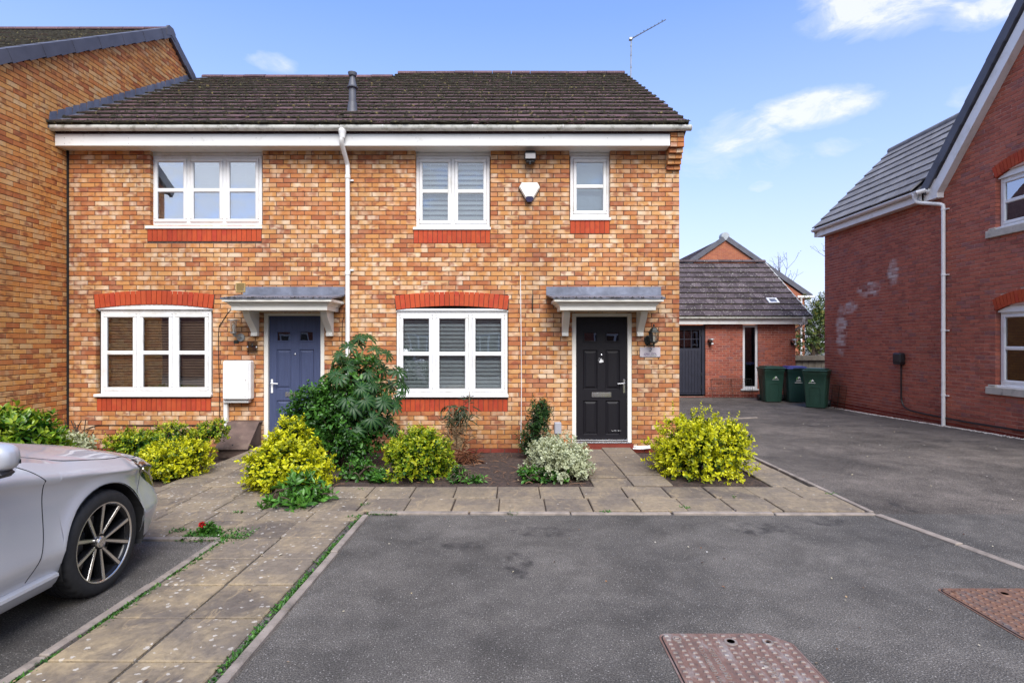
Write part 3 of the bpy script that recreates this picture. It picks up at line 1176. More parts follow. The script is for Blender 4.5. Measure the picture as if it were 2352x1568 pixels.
# ------------------------------------------------------------------ ground
def sheet(name, x0, x1, y0, y1, zf, mat, step=0.6, hole=None):
    mb = MB()
    nx, ny = max(1, int((x1 - x0) / step)), max(1, int((y1 - y0) / step))
    mb.grid(lambda u, v: (x0 + (x1 - x0) * u, y0 + (y1 - y0) * v, zf(x0 + (x1 - x0) * u, y0 + (y1 - y0) * v)), nx, ny)
    o = mb.build(name, mat, None, smooth='all')
    o['kind'] = 'structure'
    return o


sheet('ground', -400, 400, -400, 600, lambda x, y: -0.34, M['ground'], 50)
sheet('parking_bay', -14, 14, -9.5, 5.44, lambda x, y: 0.0, M['asphalt'], 1.0)
sheet('driveway', 3.44, 8.83, 5.445, 18.42, lambda x, y: gz(y) - 0.002, M['asphalt_drive'], 0.45)
sheet('side_strip', 2.72, 3.44, 8.35, 18.42, lambda x, y: gz(y) - 0.004, M['asphalt_drive'], 0.45)


def soil_z(x, y):
    t = min(1, max(0, (y - 6.9) / 2.1))
    return -0.012 - 0.125 * t * t * (3 - 2 * t) + 0.010 * math.sin(x * 7.1 + y * 3) * math.sin(y * 8.3 - x * 2)


sheet('planting_bed', -7.16, 3.40, 5.445, 9.20, soil_z, M['soil'], 0.12)

# ------------------------------------------------------------------ paths of concrete slabs
path = MB().box(-4.52, 3.38, 5.47, 6.49, -0.20, -0.006).build('path', M['soil'])
path['kind'] = 'structure'
SL = 0.448
slab_me = []
for k in range(5):
    mb = MB()
    h = SL / 2 - 0.0005
    e = 0.006
    j = [random.uniform(-.003, .003) for _ in range(8)]
    vs = [(-h + j[0], -h + j[1], 0), (h + j[2], -h + j[3], 0), (h + j[4], h + j[5], 0), (-h + j[6], h + j[7], 0)]
    top = [(x * (1 - e / h), y * (1 - e / h), 0.0) for x, y, z in vs]
    mid = [(x, y, -e) for x, y, z in vs]
    bot = [(x, y, -0.04) for x, y, z in vs]
    fs = [(0, 1, 2, 3)]
    for i in range(4):
        i2 = (i + 1) % 4
        fs += [(4 + i, 4 + i2, i2, i), (8 + i, 8 + i2, 4 + i2, 4 + i)]
    mb.add(top + mid + bot, fs)
    slab_me.append(mb.mesh('paving_slab', M['slab']))


def slab(x, y, z=0.014, sx=1.0, sy=1.0, rz=0.0):
    o = obj('paving_slab', random.choice(slab_me), path, None, (x, y, z + random.uniform(-.003, .003)), (random.uniform(-.004, .004), random.uniform(-.004, .004), rz + random.uniform(-.004, .004)))
    o.scale = (sx, sy, 1)


# front path: two rows from door path to drive
PX = 0.46
for r in range(2):
    y = 5.50 + PX * (r + 0.5)
    for c in range(17):
        x = -4.30 + PX * (c + 0.5) + (0.0 if r else 0.03)
        if x + SL / 2 > 3.10:
            continue
        slab(x, y)
for r in range(2):
    slab(3.235, 5.50 + PX * (r + 0.5), sx=0.80)
# third and fourth rows of paving in front of the left door and between bay and path
for r, y in enumerate((4.97, )):
    for c in range(6):
        x = -4.30 + PX * (c + 0.5)
        slab(x, y + 0.02, sy=1.0)
        slab(x + 0.11, 5.357, sy=0.60)
slab(-1.60, 5.357, sx=0.8, sy=0.60)
# door path of the dark door
for r in range(5):
    for c in range(2):
        slab(1.16 + c * PX, 6.45 + PX * (r + 0.5) + (0.13 if c else 0.0) - (0.06 if r == 0 else 0), 0.010 - 0.002 * r, 1.0, 1.0)
# door path of the blue door
for r in range(6):
    for c in range(2):
        slab(-3.76 + c * PX, 6.45 + PX * (r + 0.5), 0.010)
# paving to the right of the golden shrub
for r in range(4):
    slab(3.17, 6.45 + PX * (r + 0.5), 0.008, 0.92)
# path beside the car
for r in range(19):
    for c in range(2):
        slab(-2.155 + c * PX, 5.26 - 0.06 - PX * (r + 0.5) + 0.03 * 0, 0.016, 0.985)

kerb = MB().box(-2.44, -2.41, -3.5, 4.70, -0.12, -0.03).build('kerb', M['edging'])
kerb['kind'] = 'structure'
ed_me = MB().bbox(-0.45, 0.45, -0.025, 0.025, -0.12, 0.0, 0.006).mesh('edging_stone', M['edging'])


def edging(p0, p1, z=0.02, wid=1.0):
    p0, p1 = Vector(p0), Vector(p1)
    L = (p1 - p0).length
    n = max(1, round(L / 0.915))
    a = math.atan2(p1.y - p0.y, p1.x - p0.x)
    for i in range(n):
        c = p0.lerp(p1, (i + 0.5) / n)
        o = obj('edging_stone', ed_me, kerb, None, (c.x + random.uniform(-.004, .004), c.y + random.uniform(-.004, .004), z + random.uniform(-.004, .004) + gz(c.y)), (0, 0, a + random.uniform(-.004, .004)))
        o.scale = (L / n / 0.915, wid, 1)


edging((-1.375, 5.35), (-1.415, -3.2), 0.026, 1.1)
edging((-2.415, 4.70), (-2.48, -3.2), 0.022, 1.1)
edging((-1.375, 5.44), (3.46, 5.425), 0.018, 1.3)
edging((-6.9, 4.72), (-2.42, 4.72), 0.020)
edging((3.455, 5.46), (3.43, 8.2), 0.024, 1.0)
edging((3.47, 5.40), (4.10, 2.2), 0.014, 1.5)
for (p0, p1) in (((3.44, 8.25), (3.52, 9.6)), ((3.52, 9.6), (3.86, 11.1)), ((3.86, 11.1), (4.45, 12.3)), ((4.45, 12.3), (4.85, 12.75)), ((4.85, 12.75), (5.6, 13.0))):
    edging(p0, p1, 0.02, 1.3)

# ------------------------------------------------------------------ the two terraced houses
F0 = Fr(0.0, FACADE, 0.0)
XL, XP, XR = -7.165, -2.655, 2.695
ZT = 4.745
PITCH = math.atan(0.625)
EAVE_Y, EAVE_Z = 8.80, 4.985


def facade_window(house, px0, px1, py0, py1, cols, zbar_px, depth, glass, sill_px, sill_out, soldier_px, n_sold, arch=None):
    Y = FACADE + depth
    t0, t1, z1, z0 = fx(px0, Y), fx(px1, Y), fz(py0, Y), fz(py1, Y)
    w = window(house, F0, t0, t1, z0, z1, cols, fz(zbar_px, Y), depth, glass, (fx(sill_px[0]), fx(sill_px[1]), fz(sill_px[2], FACADE - sill_out), 0.045, sill_out), head=0.03 if arch else 4.719 - z1)
    s0, s1, sy0, sy1 = soldier_px
    soldier(w, F0, fx(s0), fx(s1), fz(sy0), (sy1 - sy0) / 142.5, n_sold, M['red_sill'])
    cuts = [rect_cut(fx(s0) - 0.004, fx(s1) + 0.004, fz(sy1) - 0.004, fz(sy0) + 0.02, False)]
    if arch:
        tc, half, zs, rise, h, n = arch
        arch_bricks(w, F0, tc, half, zs, rise, h, n, M['red_sill'])
        arch_panel(w, F0, tc, half - 0.005, zs, rise, z1 + 0.025, depth - 0.035, M['white'])
        cuts.append(arch_cut(tc, half, z0 - 0.02, zs, rise, h))
        cuts.append(rect_cut(fx(px0) - 0.012, fx(px1) + 0.012, z0 - 0.03, zs + 0.01))
    else:
        cuts.append(rect_cut(fx(px0) - 0.012, fx(px1) + 0.012, z0 - 0.03, 9.0))
    return w, cuts, (t0, t1, z0, z1)


# ---- house with the dark door (right)
h2 = base_thing('terraced_house', 'buff brick end house with a dark panelled front door and number 2 sign', 'house', (0.02, FACADE, 0))
cuts2 = []
w, c, r_lr = facade_window(h2, 911, 1166, 717, 907, 3, 812.5, 0.035, M['glass'], (905, 1168, 906), 0.05, (909, 1166, 917, 944), 23,
                           (fx(1038), (1165 - 910) / 2 / 142.5, fz(711), 0.062, 0.225, 23))
cuts2 += c
w, c, r_ur = facade_window(h2, 955.6, 1125, 358, 521, 2, 439.5, 0.075, M['glass_mid'], (948.7, 1127.4, 521), 0.03, (950, 1126, 529, 558), 16)
cuts2 += c
w, c, r_sm = facade_window(h2, 1309.5, 1400, 358, 499, 1, 428.5, 0.075, M['glass_mid'], (1309, 1403, 499), 0.03, (1309.6, 1400, 506, 536), 8)
cuts2 += c
# door opening
D2 = (fx(1313.8), fx(1451.6), 0.055, fz(716))
cuts2.append(rect_cut(D2[0], D2[1], -0.06, D2[3]))
wall2 = brick_wall(h2, F0, XP, XR, -0.2172, ZT, cuts2, M['buff'], 'buff', M['mortar'], plinth=2)

# ---- house with the blue door (middle)
h4 = base_thing('terraced_house', 'buff brick mid-terrace house with a blue-grey front door and brown blinds', 'house', (-4.9, FACADE, 0))
cuts4 = []
w, c, r_ll = facade_window(h4, 231, 485, 714, 904, 3, 810, 0.035, M['glass'], (218.6, 487, 905), 0.05, (223, 485, 915, 943), 23,
                           (fx(354.5), (489 - 220) / 2 / 142.5, fz(708), 0.065, 0.22, 23))
cuts4 += c
w, c, r_ul = facade_window(h4, 347, 601.5, 357, 518, 3, 437, 0.075, M['glass_up'], (335, 603, 518.5), 0.03, (339, 601, 526.7, 554), 23)
cuts4 += c
D4 = (fx(605), fx(745), 0.055, fz(714))
cuts4.append(rect_cut(D4[0], D4[1], -0.06, D4[3]))
wall4 = brick_wall(h4, F0, XL, XP, -0.2172, ZT, cuts4, M['buff'], 'buff', M['mortar'], plinth=2, phase=0.035)


def shell(house, x0, x1, y0, y1, z1, mat):
    mb = MB()
    mb.box(x0, x0 + 0.2, y0, y1, -0.2, z1)
    mb.box(x1 - 0.2, x1, y0, y1, -0.2, z1)
    mb.box(x0 + 0.201, x1 - 0.201, y1 - 0.25, y1, -0.2, z1)
    mb.box(x0 + 0.202, x1 - 0.202, y0, y1 - 0.252, 2.35, 2.6)
    return mb.build('rear_wall', mat, house)


shell(h2, XP + 0.004, XR - 0.002, FACADE + 0.25, 18.2, ZT, M['shell_brick'])
shell(h4, XL + 0.01, XP - 0.004, FACADE + 0.25, 17.2, ZT, M['shell_brick'])


def main_roof(house, x0, x1, rows, gauge, seed, ridge_extra=0.0, w=0.30):
    U = Vector((0, math.cos(PITCH), math.sin(PITCH)))
    Ln = rows * gauge + 0.06
    e = Vector((x0, EAVE_Y, EAVE_Z))
    top = e + U * Ln
    deck = MB()
    nrm = Vector((0, -math.sin(PITCH), math.cos(PITCH)))
    yb = 2 * top.y - EAVE_Y
    # closed attic: rafters' plane, back slope and gable infill
    prof = [(EAVE_Y + 0.06, EAVE_Z - 0.02), (top.y, top.z - 0.02), (yb, EAVE_Z - 0.02), (yb, EAVE_Z - 0.14), (EAVE_Y + 0.28, EAVE_Z - 0.14)]
    deck.prism(prof, 'x', x0, x1)
    roof = deck.build('roof', M['tile_brown'], house)
    roof_slope(roof, e, (1, 0, 0), U, x1 - x0, rows, w, gauge, gauge + 0.075, 0.044, M['tile_brown'], 'tile', moss=26, seed=seed, lift=0.036, line=0.024)
    # ridge tiles
    n = int((x1 - x0) / 0.45)
    L = (x1 - x0) / n
    rm = MB()
    k = 8
    vs = []
    for x in (0.006, L - 0.006):
        for i in range(k + 1):
            a = PI * (0.06 + 0.88 * i / k)
            vs.append((x, -0.125 * math.cos(a), 0.115 * math.sin(a) - 0.02))
    rm.add(vs, [(i, k + 1 + i, k + 2 + i, i + 1) for i in range(k)] + [tuple(range(k, -1, -1)), tuple(range(k + 1, 2 * k + 2))])
    me = rm.mesh('ridge_tile', M['tile_brown'], True)
    for i in range(n):
        obj('ridge_tile', me, roof, None, (x0 + i * L, top.y + 0.02, top.z + 0.015 + random.uniform(-.006, .006)), (0, 0, 0))
    return roof, top


roof4, top4 = main_roof(h4, XL, -2.76, 15, 0.3425, 11)
roof2, top2 = main_roof(h2, -2.76, XR + 0.03, 17, 0.3425, 12)
# half-brick verge undercloak on the right edge and gable infill
ug = MB()
ug.prism([(EAVE_Y + 0.3, ZT + 0.01), (top2.y, top2.z - 0.06), (2 * top2.y - EAVE_Y - 0.3, ZT + 0.01)], 'x', XR - 0.2, XR)
ug.build('gable_wall', M['shell_brick'], h2)


def eaves(house, x0, x1, f0, f1, clips, gx0, gx1):
    fm = MB()
    fm.bbox(f0, f1, 8.905, 8.925, 4.715, 4.90, 0.003)
    fa = fm.build('fascia', M['white_dirty'], house)
    sm = MB()
    sm.box(x0, x1, 8.926, FACADE + 0.10, 4.722, 4.732)
    sm.box(x0, x1, 8.926, FACADE + 0.10, 4.90, 4.905)
    sm.build('soffit', M['white_dirty'], house)
    g = half_gutter(house, (gx0, 8.842, 4.985), (gx1, 8.842, 4.985), 0.060, M['gutter'])
    gutter_clips(g, (gx0, 8.842, 4.985), (gx1, 8.842, 4.985), 0.060, clips, M['white_dirty'])
    nm = MB()
    x = f0 + 0.15
    while x < f1 - 0.05:
        for z in (4.75, 4.835):
            nm.lathe([(0.0045, 0), (0.0045, 0.003)], 6, Matrix.Translation((x, 8.905, z)) @ Matrix.Rotation(R(90), 4, 'X'))
        x += 1.0
    nm.build('fascia_pins', M['black'], fa)
    return g


g4 = eaves(h4, XL, XP - 0.001, -7.155, XP - 0.002, [0.13, 1.52, 2.93, 5 * 0.84], -7.165, XP - 0.02)
g2 = eaves(h2, XP, 2.475, XP + 0.002, 2.475, [0.66, 2.05, 3.45, 4.84, 5.33], XP - 0.004, 2.77)
jm = MB()
for (h, x) in ((g4, fx(515, 8.842)), (g2, fx(967, 8.842)), (g2, fx(800, 8.842))):
    gutter_clips(h, (x, 8.842, 4.985), (x + 1, 8.842, 4.985), 0.060, [0.0, 0.05], M['gutter'], 'gutter_joint', 0.03, 1.09)

# corbelled brick kneeler carrying the gutter end
kn = MB()
zk = 4.40
cor = [(0.05, 2), (0.10, 2), (0.15, 2), (0.20, 2), (0.255, 2), (0.255, 2), (0.262, 2)]
kw = obj('corbel', MB().box(2.492, XR - 0.012, FACADE - 0.02, FACADE + 0.1, 4.40, 4.92).mesh('corbel', M['mortar']), h2)
for i, (out, n) in enumerate(cor):
    for q in range(2):
        mb = MB()
        xa, xb = (2.482 + q * 0.112, 2.482 + q * 0.112 + 0.103)
        brick_into(mb, (xa + xb) / 2, zk + 0.0375 + i * 0.075, xb - xa, Fr(0, FACADE - out, 0), random.random() * 900 + 1)
        bk = mb.build('brick', M['buff'], kw)
        bm2 = MB()
    kb = MB()
    kb.box(2.488, XR - 0.010, FACADE - out + 0.004, FACADE, zk + i * 0.075 + 0.006, zk + i * 0.075 + 0.069)
    kb.build('mortar_bed', M['buff'], kw)

# downpipe between the two houses (belongs to the blue-door house)
dx = fx(798.5, FACADE - 0.06)
pts = [(fx(786, 8.84), 8.842, 4.94), (fx(786, 8.84), 8.842, 4.84), (fx(785.5, 8.88), 8.86, 4.74), (dx - 0.005, FACADE - 0.09, 4.52), (dx, FACADE - 0.062, 4.42), (dx, FACADE - 0.062, 4.2)]
dp = MB()
dp.tube(smooth_path(pts, 5)[:-1] + [(dx, FACADE - 0.062, 4.2), (dx, FACADE - 0.062, -0.1)], 0.036, 14)
dpo = dp.build('downpipe', M['white'], h4, smooth=True)
cl = MB()
cl.lathe([(0.058, 0.09), (0.062, 0.05), (0.05, 0.0), (0.042, -0.06)], 16, Matrix.Translation((pts[0][0], 8.842, 4.87)))
for z in (4.26, 2.72, 1.1):
    cl.lathe([(0.041, 0), (0.043, 0.008), (0.043, 0.05), (0.041, 0.058)], 16, Matrix.Translation((dx, FACADE - 0.062, z)))
for z in (4.24, 2.80, 0.95):
    cl.box(dx - 0.042, dx + 0.085, FACADE - 0.035, FACADE - 0.012, z - 0.012, z + 0.012)
cl.build('pipe_collar', M['white'], dpo)

# black movement-joint mastic where the terrace meets the gable house
MB().bbox(XL + 0.009, XL + 0.035, FACADE - 0.034, FACADE - 0.010, -0.1, 4.72, 0.003).build('joint_strip', M['gap'], h4)

# soil vent pipe through the roof
yv = 9.62
zv = EAVE_Z + (yv - EAVE_Y) * 0.625
xv = fx(809.5, yv)
vp = MB()
vp.lathe([(0.115, -0.05), (0.105, 0.05), (0.085, 0.24), (0.082, 0.28), (0.072, 0.285), (0.066, 0.62), (0.105, 0.63), (0.11, 0.655), (0.082, 0.68), (0.044, 0.90), (0.044, 0.92), (0.07, 0.93), (0.088, 0.995), (0.088, 1.01), (0.05, 1.012)], 20, Matrix.Translation((xv, yv, zv)) @ Matrix.Diagonal((0.86, 0.86, 0.69, 1.0)))
vpo = vp.build('vent_pipe', simple('grey_vent_plastic', (0.085, 0.088, 0.105), 0.5, var=0.15), roof4, smooth=True)

# ---- doors
def front_door(house, D, leaf_px, leaf_top_px, col, name_mat, handle_right, glass):
    t0, t1, zb, zt = D
    dep = 0.05
    Y = FACADE + dep
    fm = MB()
    fw = 0.068
    fm.bbox(t0, t0 + fw, 0.01, 0.10, 0.02, zt, 0.005, mtx=F0.m)
    fm.bbox(t1 - fw, t1, 0.01, 0.10, 0.02, zt, 0.005, mtx=F0.m)
    fm.bbox(t0 + fw - 0.004, t1 - fw + 0.004, 0.0105, 0.10, zt - 0.075, zt - 0.0005, 0.005, mtx=F0.m)
    fm.build('door_frame', M['cream_white'], house)
    th = MB()
    th.bbox(t0 + fw + 0.001, t1 - fw - 0.001, -0.02, 0.10, 0.022, 0.075, 0.008, mtx=F0.m)
    th.bbox(t0 + 0.03, t1 - 0.03, -0.035, 0.05, 0.012, 0.036, 0.006, mtx=F0.m)
    th.build('threshold', M['chrome'], house)
    st = MB()
    st.box(t0 - 0.02, t1 + 0.02, -0.04, 0.2, -0.14, 0.010, 5.0, mtx=F0.m)
    st.build('doorstep', M['plinth'], house)
    a, b = t0 + fw + 0.005, t1 - fw - 0.005
    z0, z1 = 0.08, zt - 0.08
    W, H = b - a, z1 - z0
    leaf = MB()
    sw, mw = 0.115, 0.13
    pw = (W - 2 * sw - mw) / 2
    rows = [(0.065, 0.62), (0.80, 1.44), (1.565, 1.735)]
    rows = [(z0 + r0 * H / 1.975, z0 + r1 * H / 1.975) for r0, r1 in rows]
    leaf.bbox(a, a + sw, dep, dep + 0.044, z0, z1, 0.003, mtx=F0.m)
    leaf.bbox(b - sw, b, dep, dep + 0.044, z0, z1, 0.003, mtx=F0.m)
    leaf.box(a + sw + pw, a + sw + pw + mw, dep + 0.0004, dep + 0.044, z0, z1, mtx=F0.m)
    zz = [z0] + [q for r in rows for q in r] + [z1]
    for k in range(0, len(zz), 2):
        for xa in (a + sw - 0.003, a + sw + pw + mw - 0.003):
            leaf.box(xa, xa + pw + 0.006, dep + 0.0008, dep + 0.044, zz[k], zz[k + 1], mtx=F0.m)
    d = leaf.build('door', name_mat, house)
    for ri, (ra, rb) in enumerate(rows):
        for xa in (a + sw, a + sw + pw + mw):
            mb = MB()
            xb = xa + pw
            if ri < 2:
                # raised and fielded panel: outer slope down, inner field up
                lev = [(0.0, 0.001), (0.014, 0.017), (0.020, 0.017), (0.050, 0.004), (0.054, 0.004)]
            else:
                lev = [(-0.004, -0.004), (0.010, -0.007), (0.016, -0.004), (0.020, 0.008)]
            vs, fs = [], []
            for (ins, y) in lev:
                for (x, z) in ((xa + ins, ra + ins), (xb - ins, ra + ins), (xb - ins, rb - ins), (xa + ins, rb - ins)):
                    vs.append(F0.P(x, dep + y, z))
            for k in range(len(lev) - 1):
                for i in range(4):
                    fs.append((k * 4 + i, k * 4 + (i + 1) % 4, k * 4 + 4 + (i + 1) % 4, k * 4 + 4 + i))
            if ri < 2:
                k = len(lev) - 1
                fs.append((k * 4, k * 4 + 1, k * 4 + 2, k * 4 + 3))
            mb.add(vs, fs)
            mb.build('panel' if ri < 2 else 'glazing_bead', name_mat, d)
            if ri == 2:
                pm = MB()
                pm.box(xa + 0.012, xb - 0.012, dep + 0.010, dep + 0.016, ra + 0.012, rb - 0.012, mtx=F0.m)
                pm.build('pane', glass, d)
    MB().box(a + sw, b - sw, dep + 0.05, dep + 0.054, rows[2][0] - .05, rows[2][1] + .05, mtx=F0.m).build('inner_lining', simple('dim_lining', (0.12, 0.08, 0.075), 0.9), d)
    # letterbox
    lx = a + W / 2
    lz = z0 + 0.715 * H / 1.975
    lb = MB()
    lb.bbox(lx - 0.16, lx + 0.16, dep - 0.012, dep, lz - 0.040, lz + 0.040, 0.005, mtx=F0.m)
    lb.bbox(lx - 0.135, lx + 0.135, dep - 0.019, dep - 0.0122, lz - 0.022, lz + 0.026, 0.003, mtx=F0.m)
    lb.build('letterbox', M['chrome'], d)
    hx = b - 0.045 if handle_right else a + 0.045
    sgn = -1 if handle_right else 1
    hz = z0 + 0.86
    hm = MB()
    hm.bbox(hx - 0.017, hx + 0.017, dep - 0.010, dep, hz - 0.12, hz + 0.105, 0.006, mtx=F0.m)
    hm.tube([F0.P(hx, dep - 0.006, hz + 0.04), F0.P(hx, dep - 0.045, hz + 0.04), F0.P(hx + sgn * 0.02, dep - 0.052, hz + 0.04), F0.P(hx + sgn * 0.115, dep - 0.050, hz + 0.034)], 0.0095, 10)
    hm.build('handle', M['chrome'] if handle_right else M['white'], d)
    sp = MB()
    sp.lathe([(0.014, 0), (0.014, 0.004), (0.008, 0.006)], 12, Matrix.Translation(F0.P(lx, dep, z0 + 1.36 * H / 1.975)) @ Matrix.Rotation(R(90), 4, 'X'))
    sp.build('spyhole', M['chrome'], d)
    return d


def door_mat(name, col, rough):
    m, nt, p = new_mat(name)
    w = wpos(nt)
    g = noise(nt, vmath(nt, 'MULTIPLY', w, (60.0, 1.0, 2.5)), 1.0, 4.0, 0.6, 0.6)
    c = ramp(nt, g, ((0.3, tuple(x * 0.82 for x in col)), (0.7, tuple(x * 1.1 for x in col))))
    setc(nt, p.inputs['Base Color'], c)
    p.inputs['Roughness'].default_value = rough
    p.inputs['Specular IOR Level'].default_value = 0.25
    bump(nt, p, g, 0.0008)
    return m


M['door_dark'] = door_mat('dark_grain_door', (0.008, 0.007, 0.010), 0.55)
M['door_blue'] = door_mat('blue_grey_door', (0.064, 0.080, 0.155), 0.42)
dr2 = front_door(h2, D2, None, None, None, M['door_dark'], True, M['glass_dark'])
dr4 = front_door(h4, D4, None, None, None, M['door_blue'], False, M['glass_dark'])
# torn-off knocker scar: bare filler and scraped paint on the dark door
sc = MB()
scx, scz = fx(1381, FACADE + .045), fz(829, FACADE + .045)
pts = []
for i in range(18):
    a = 2 * PI * i / 18
    rr = 0.030 * random.uniform(0.5, 1.25)
    pts.append((scx + rr * math.cos(a) * 1.25, scz + rr * math.sin(a)))
sc.prism(pts, 'y', FACADE + 0.0478, FACADE + 0.0498)
for i in range(8):
    a, q = random.uniform(0, 6.28), random.uniform(0.02, 0.06)
    x, z = scx + q * math.cos(a) * 0.8 - .012, scz + abs(q * math.sin(a)) * 0.9
    sc.prism([(x, z), (x + .008, z + .001), (x + .006, z + .007), (x + .001, z + .006)], 'y', FACADE + 0.0482, FACADE + 0.0498)
for i in range(14):
    x = fx(1414 + random.uniform(-10, 10), FACADE + .05)
    z = fz(988.5 + random.uniform(-1.2, 1.2), FACADE + .05)
    sc.prism([(x, z), (x + .012, z + .001), (x + .01, z + .005), (x + .001, z + .004)], 'y', FACADE + 0.0485, FACADE + 0.0499)
sc.build('scraped_paint', M['white'], dr2)

# ---- canopies
def canopy(house, x0, x1, lead_l, lead_r, moss_seed):
    yb, yf = FACADE - 0.010, 8.60
    mb = MB()
    lay = [(2.128, 2.190, 0.0, 0.0), (2.191, 2.200, 0.012, 0.012), (2.201, 2.222, 0.016, 0.042), (2.223, 2.232, 0.030, 0.030), (2.233, 2.252, 0.048, 0.078), (2.253, 2.290, 0.094, 0.094)]
    for (z0, z1, e0, e1) in lay:
        vs = []
        for (z, e) in ((z0, e0), (z1, e1)):
            vs += [(x0 - e, yf - e, z), (x1 + e, yf - e, z), (x1 + e, yb, z), (x0 - e, yb, z)]
        mb.add(vs, BOXF)
    c = mb.build('canopy', M['cream_white'], house)
    # lead apron: slope, rolled front edge and upstand against the wall
    e = 0.112
    lm = MB()
    nx, ny = 24, 6
    wl, wr = lead_l, lead_r
    def lead(u, v):
        xa = (x0 - e) + ((wl) - (x0 - e)) * v
        xb = (x1 + e) + ((wr) - (x1 + e)) * v
        x = xa + (xb - xa) * u
        y = yf - e + (yb - (yf - e)) * v
        z = 2.308 + 0.10 * v + 0.003 * math.sin(u * 40 + v * 3)
        return (x, y, z)
    lm.grid(lead, nx, ny)
    lm.grid(lambda u, v: (lead(u, 0)[0], yf - e - 0.002 + 0.004 * v, 2.308 - 0.022 * v + 0.003 * math.sin(u * 40)), nx, 2, flip=True)
    lm.grid(lambda u, v: (wl + (wr - wl) * u, FACADE - 0.0105 - 0.003 * (1 - v) - .002 * math.sin(u * 31 + 1) ** 2, 2.408 + 0.127 * v), nx, 3)
    for s, xx, ww in ((0, x0 - e, wl), (1, x1 + e, wr)):
        lm.grid(lambda u, v: (lead(s, u)[0], lead(s, u)[1], lead(s, u)[2] - 0.022 * v), ny, 1)
    l = lm.build('lead_flashing', M['lead'], c, smooth=True)
    rm = random.Random(moss_seed)
    mm = MB()
    for i in range(190):
        x = rm.uniform(x0 - e + .02, x1 + e - .02)
        s = rm.uniform(0.006, 0.018)
        y = yf - e + rm.uniform(-0.004, 0.05)
        z = 2.309
        q = [(x + s * 1.4 * math.cos(t) * rm.uniform(.7, 1.3), y + s * .8 * math.sin(t), z - .005) for t in (0, 1.05, 2.1, 3.14, 4.2, 5.2)] + [(x, y, z + s * rm.uniform(.4, 1.0))]
        mm.add(q, [(i_, (i_ + 1) % 6, 6) for i_ in range(6)])
    mm.build('moss', M['moss'], c, kind='stuff', smooth='all')
    # scrolled brackets
    for bx in (x0 + 0.075, x1 - 0.175):
        pr = [(yb, 1.742), (yb - 0.085, 1.742), (yb - 0.085, 1.775), (yb - 0.075, 1.785)]
        for i in range(9):
            t = i / 8
            pr.append((yb - 0.075 - 0.06 * math.sin(t * PI / 2) - 0.10 * t * t, 1.80 + 0.16 * t))
        for i in range(1, 9):
            t = i / 8
            pr.append((yb - 0.235 - 0.12 * math.sin(t * PI / 2), 1.96 + 0.168 * t))
        pr += [(yb, 2.128)]
        bm = MB()
        bm.prism(pr, 'x', bx, bx + 0.1)
        pr2 = [(yb - 0.001, 1.745), (yb - 0.07, 1.75), (yb - 0.07, 1.76)]
        b = bm.build('bracket', M['cream_white'], c)
    return c


can2 = canopy(h2, 0.726, 2.176, 0.55, 2.40, 3)
can4 = canopy(h4, -4.245, -2.795, -4.33, -2.69, 4)

# ---- gable house at the left edge
FL = Fr(XL, 0.0, R(90))
GAP_Y, GAP_Z = 11.84, 8.06
GS = 0.63
g1 = base_thing('gable_house', 'taller buff brick house whose gable wall fills the left edge', 'house', (-9.5, 8.5, 0))
YF_L = 6.80


def glim(z):
    lo = max(YF_L, GAP_Y - (GAP_Z - 0.06 - z) / GS)
    hi = min(16.4, GAP_Y + (GAP_Z - 0.06 - z) / GS)
    return (lo, hi) if hi - lo > 0.06 else None


wallL = brick_wall(g1, FL, YF_L, 16.4, -0.18, 8.06, [], M['buff_side'], 'buff_side', M['mortar'], limit=glim, phase=0.07)
sh = MB()
sh.box(XL - 6.0, XL - 0.25, YF_L, YF_L + 0.25, -0.2, 5.0)
sh.box(XL - 6.0, XL - 0.25, 16.15, 16.4, -0.2, 5.0)
sh.box(XL - 6.2, XL - 6.001, YF_L, 16.4, -0.2, 5.0)
sh.build('outer_wall', M['shell_brick'], g1)
gm = MB()
e0 = GAP_Y - (GAP_Z - 4.75) / GS
e1 = GAP_Y + (GAP_Z - 4.75) / GS
gm.prism([(e0, 4.75), (GAP_Y, GAP_Z), (e1, 4.75)], 'x', XL - 6.2, XL - 0.02)
groof = gm.build('roof', M['tile_brown'], g1)
ga = math.atan(GS)
roof_slope(groof, (XL - 6.2, e0 - 0.05, 4.75), (1, 0, 0), (0, math.cos(ga), math.sin(ga)), 6.22, 18, 0.30, 0.347, 0.42, 0.024, M['tile_brown'], 'tile', n_obj=220, moss=26, seed=21, lift=0.034, line=0.024)
roof_slope(groof, (XL + 0.02, e1 + 0.05, 4.75), (-1, 0, 0), (0, -math.cos(ga), math.sin(ga)), 6.22, 18, 0.30, 0.347, 0.42, 0.024, M['tile_brown'], 'tile', n_obj=0, seed=22)
rm = MB()
for i in range(14):
    x = XL - 6.2 + i * 0.445
    vs = []
    for xx in (x + .005, x + .44):
        for k in range(9):
            a = PI * (0.06 + 0.88 * k / 8)
            vs.append((xx, GAP_Y - 0.125 * math.cos(a), GAP_Z + 0.035 + 0.115 * math.sin(a) - 0.02))
    mb = MB()
    mb.add(vs, [(k, 9 + k, 10 + k, k + 1) for k in range(8)] + [tuple(range(8, -1, -1)), tuple(range(9, 18))])
    mb.build('ridge_tile', M['tile_brown'], groof, smooth=True)
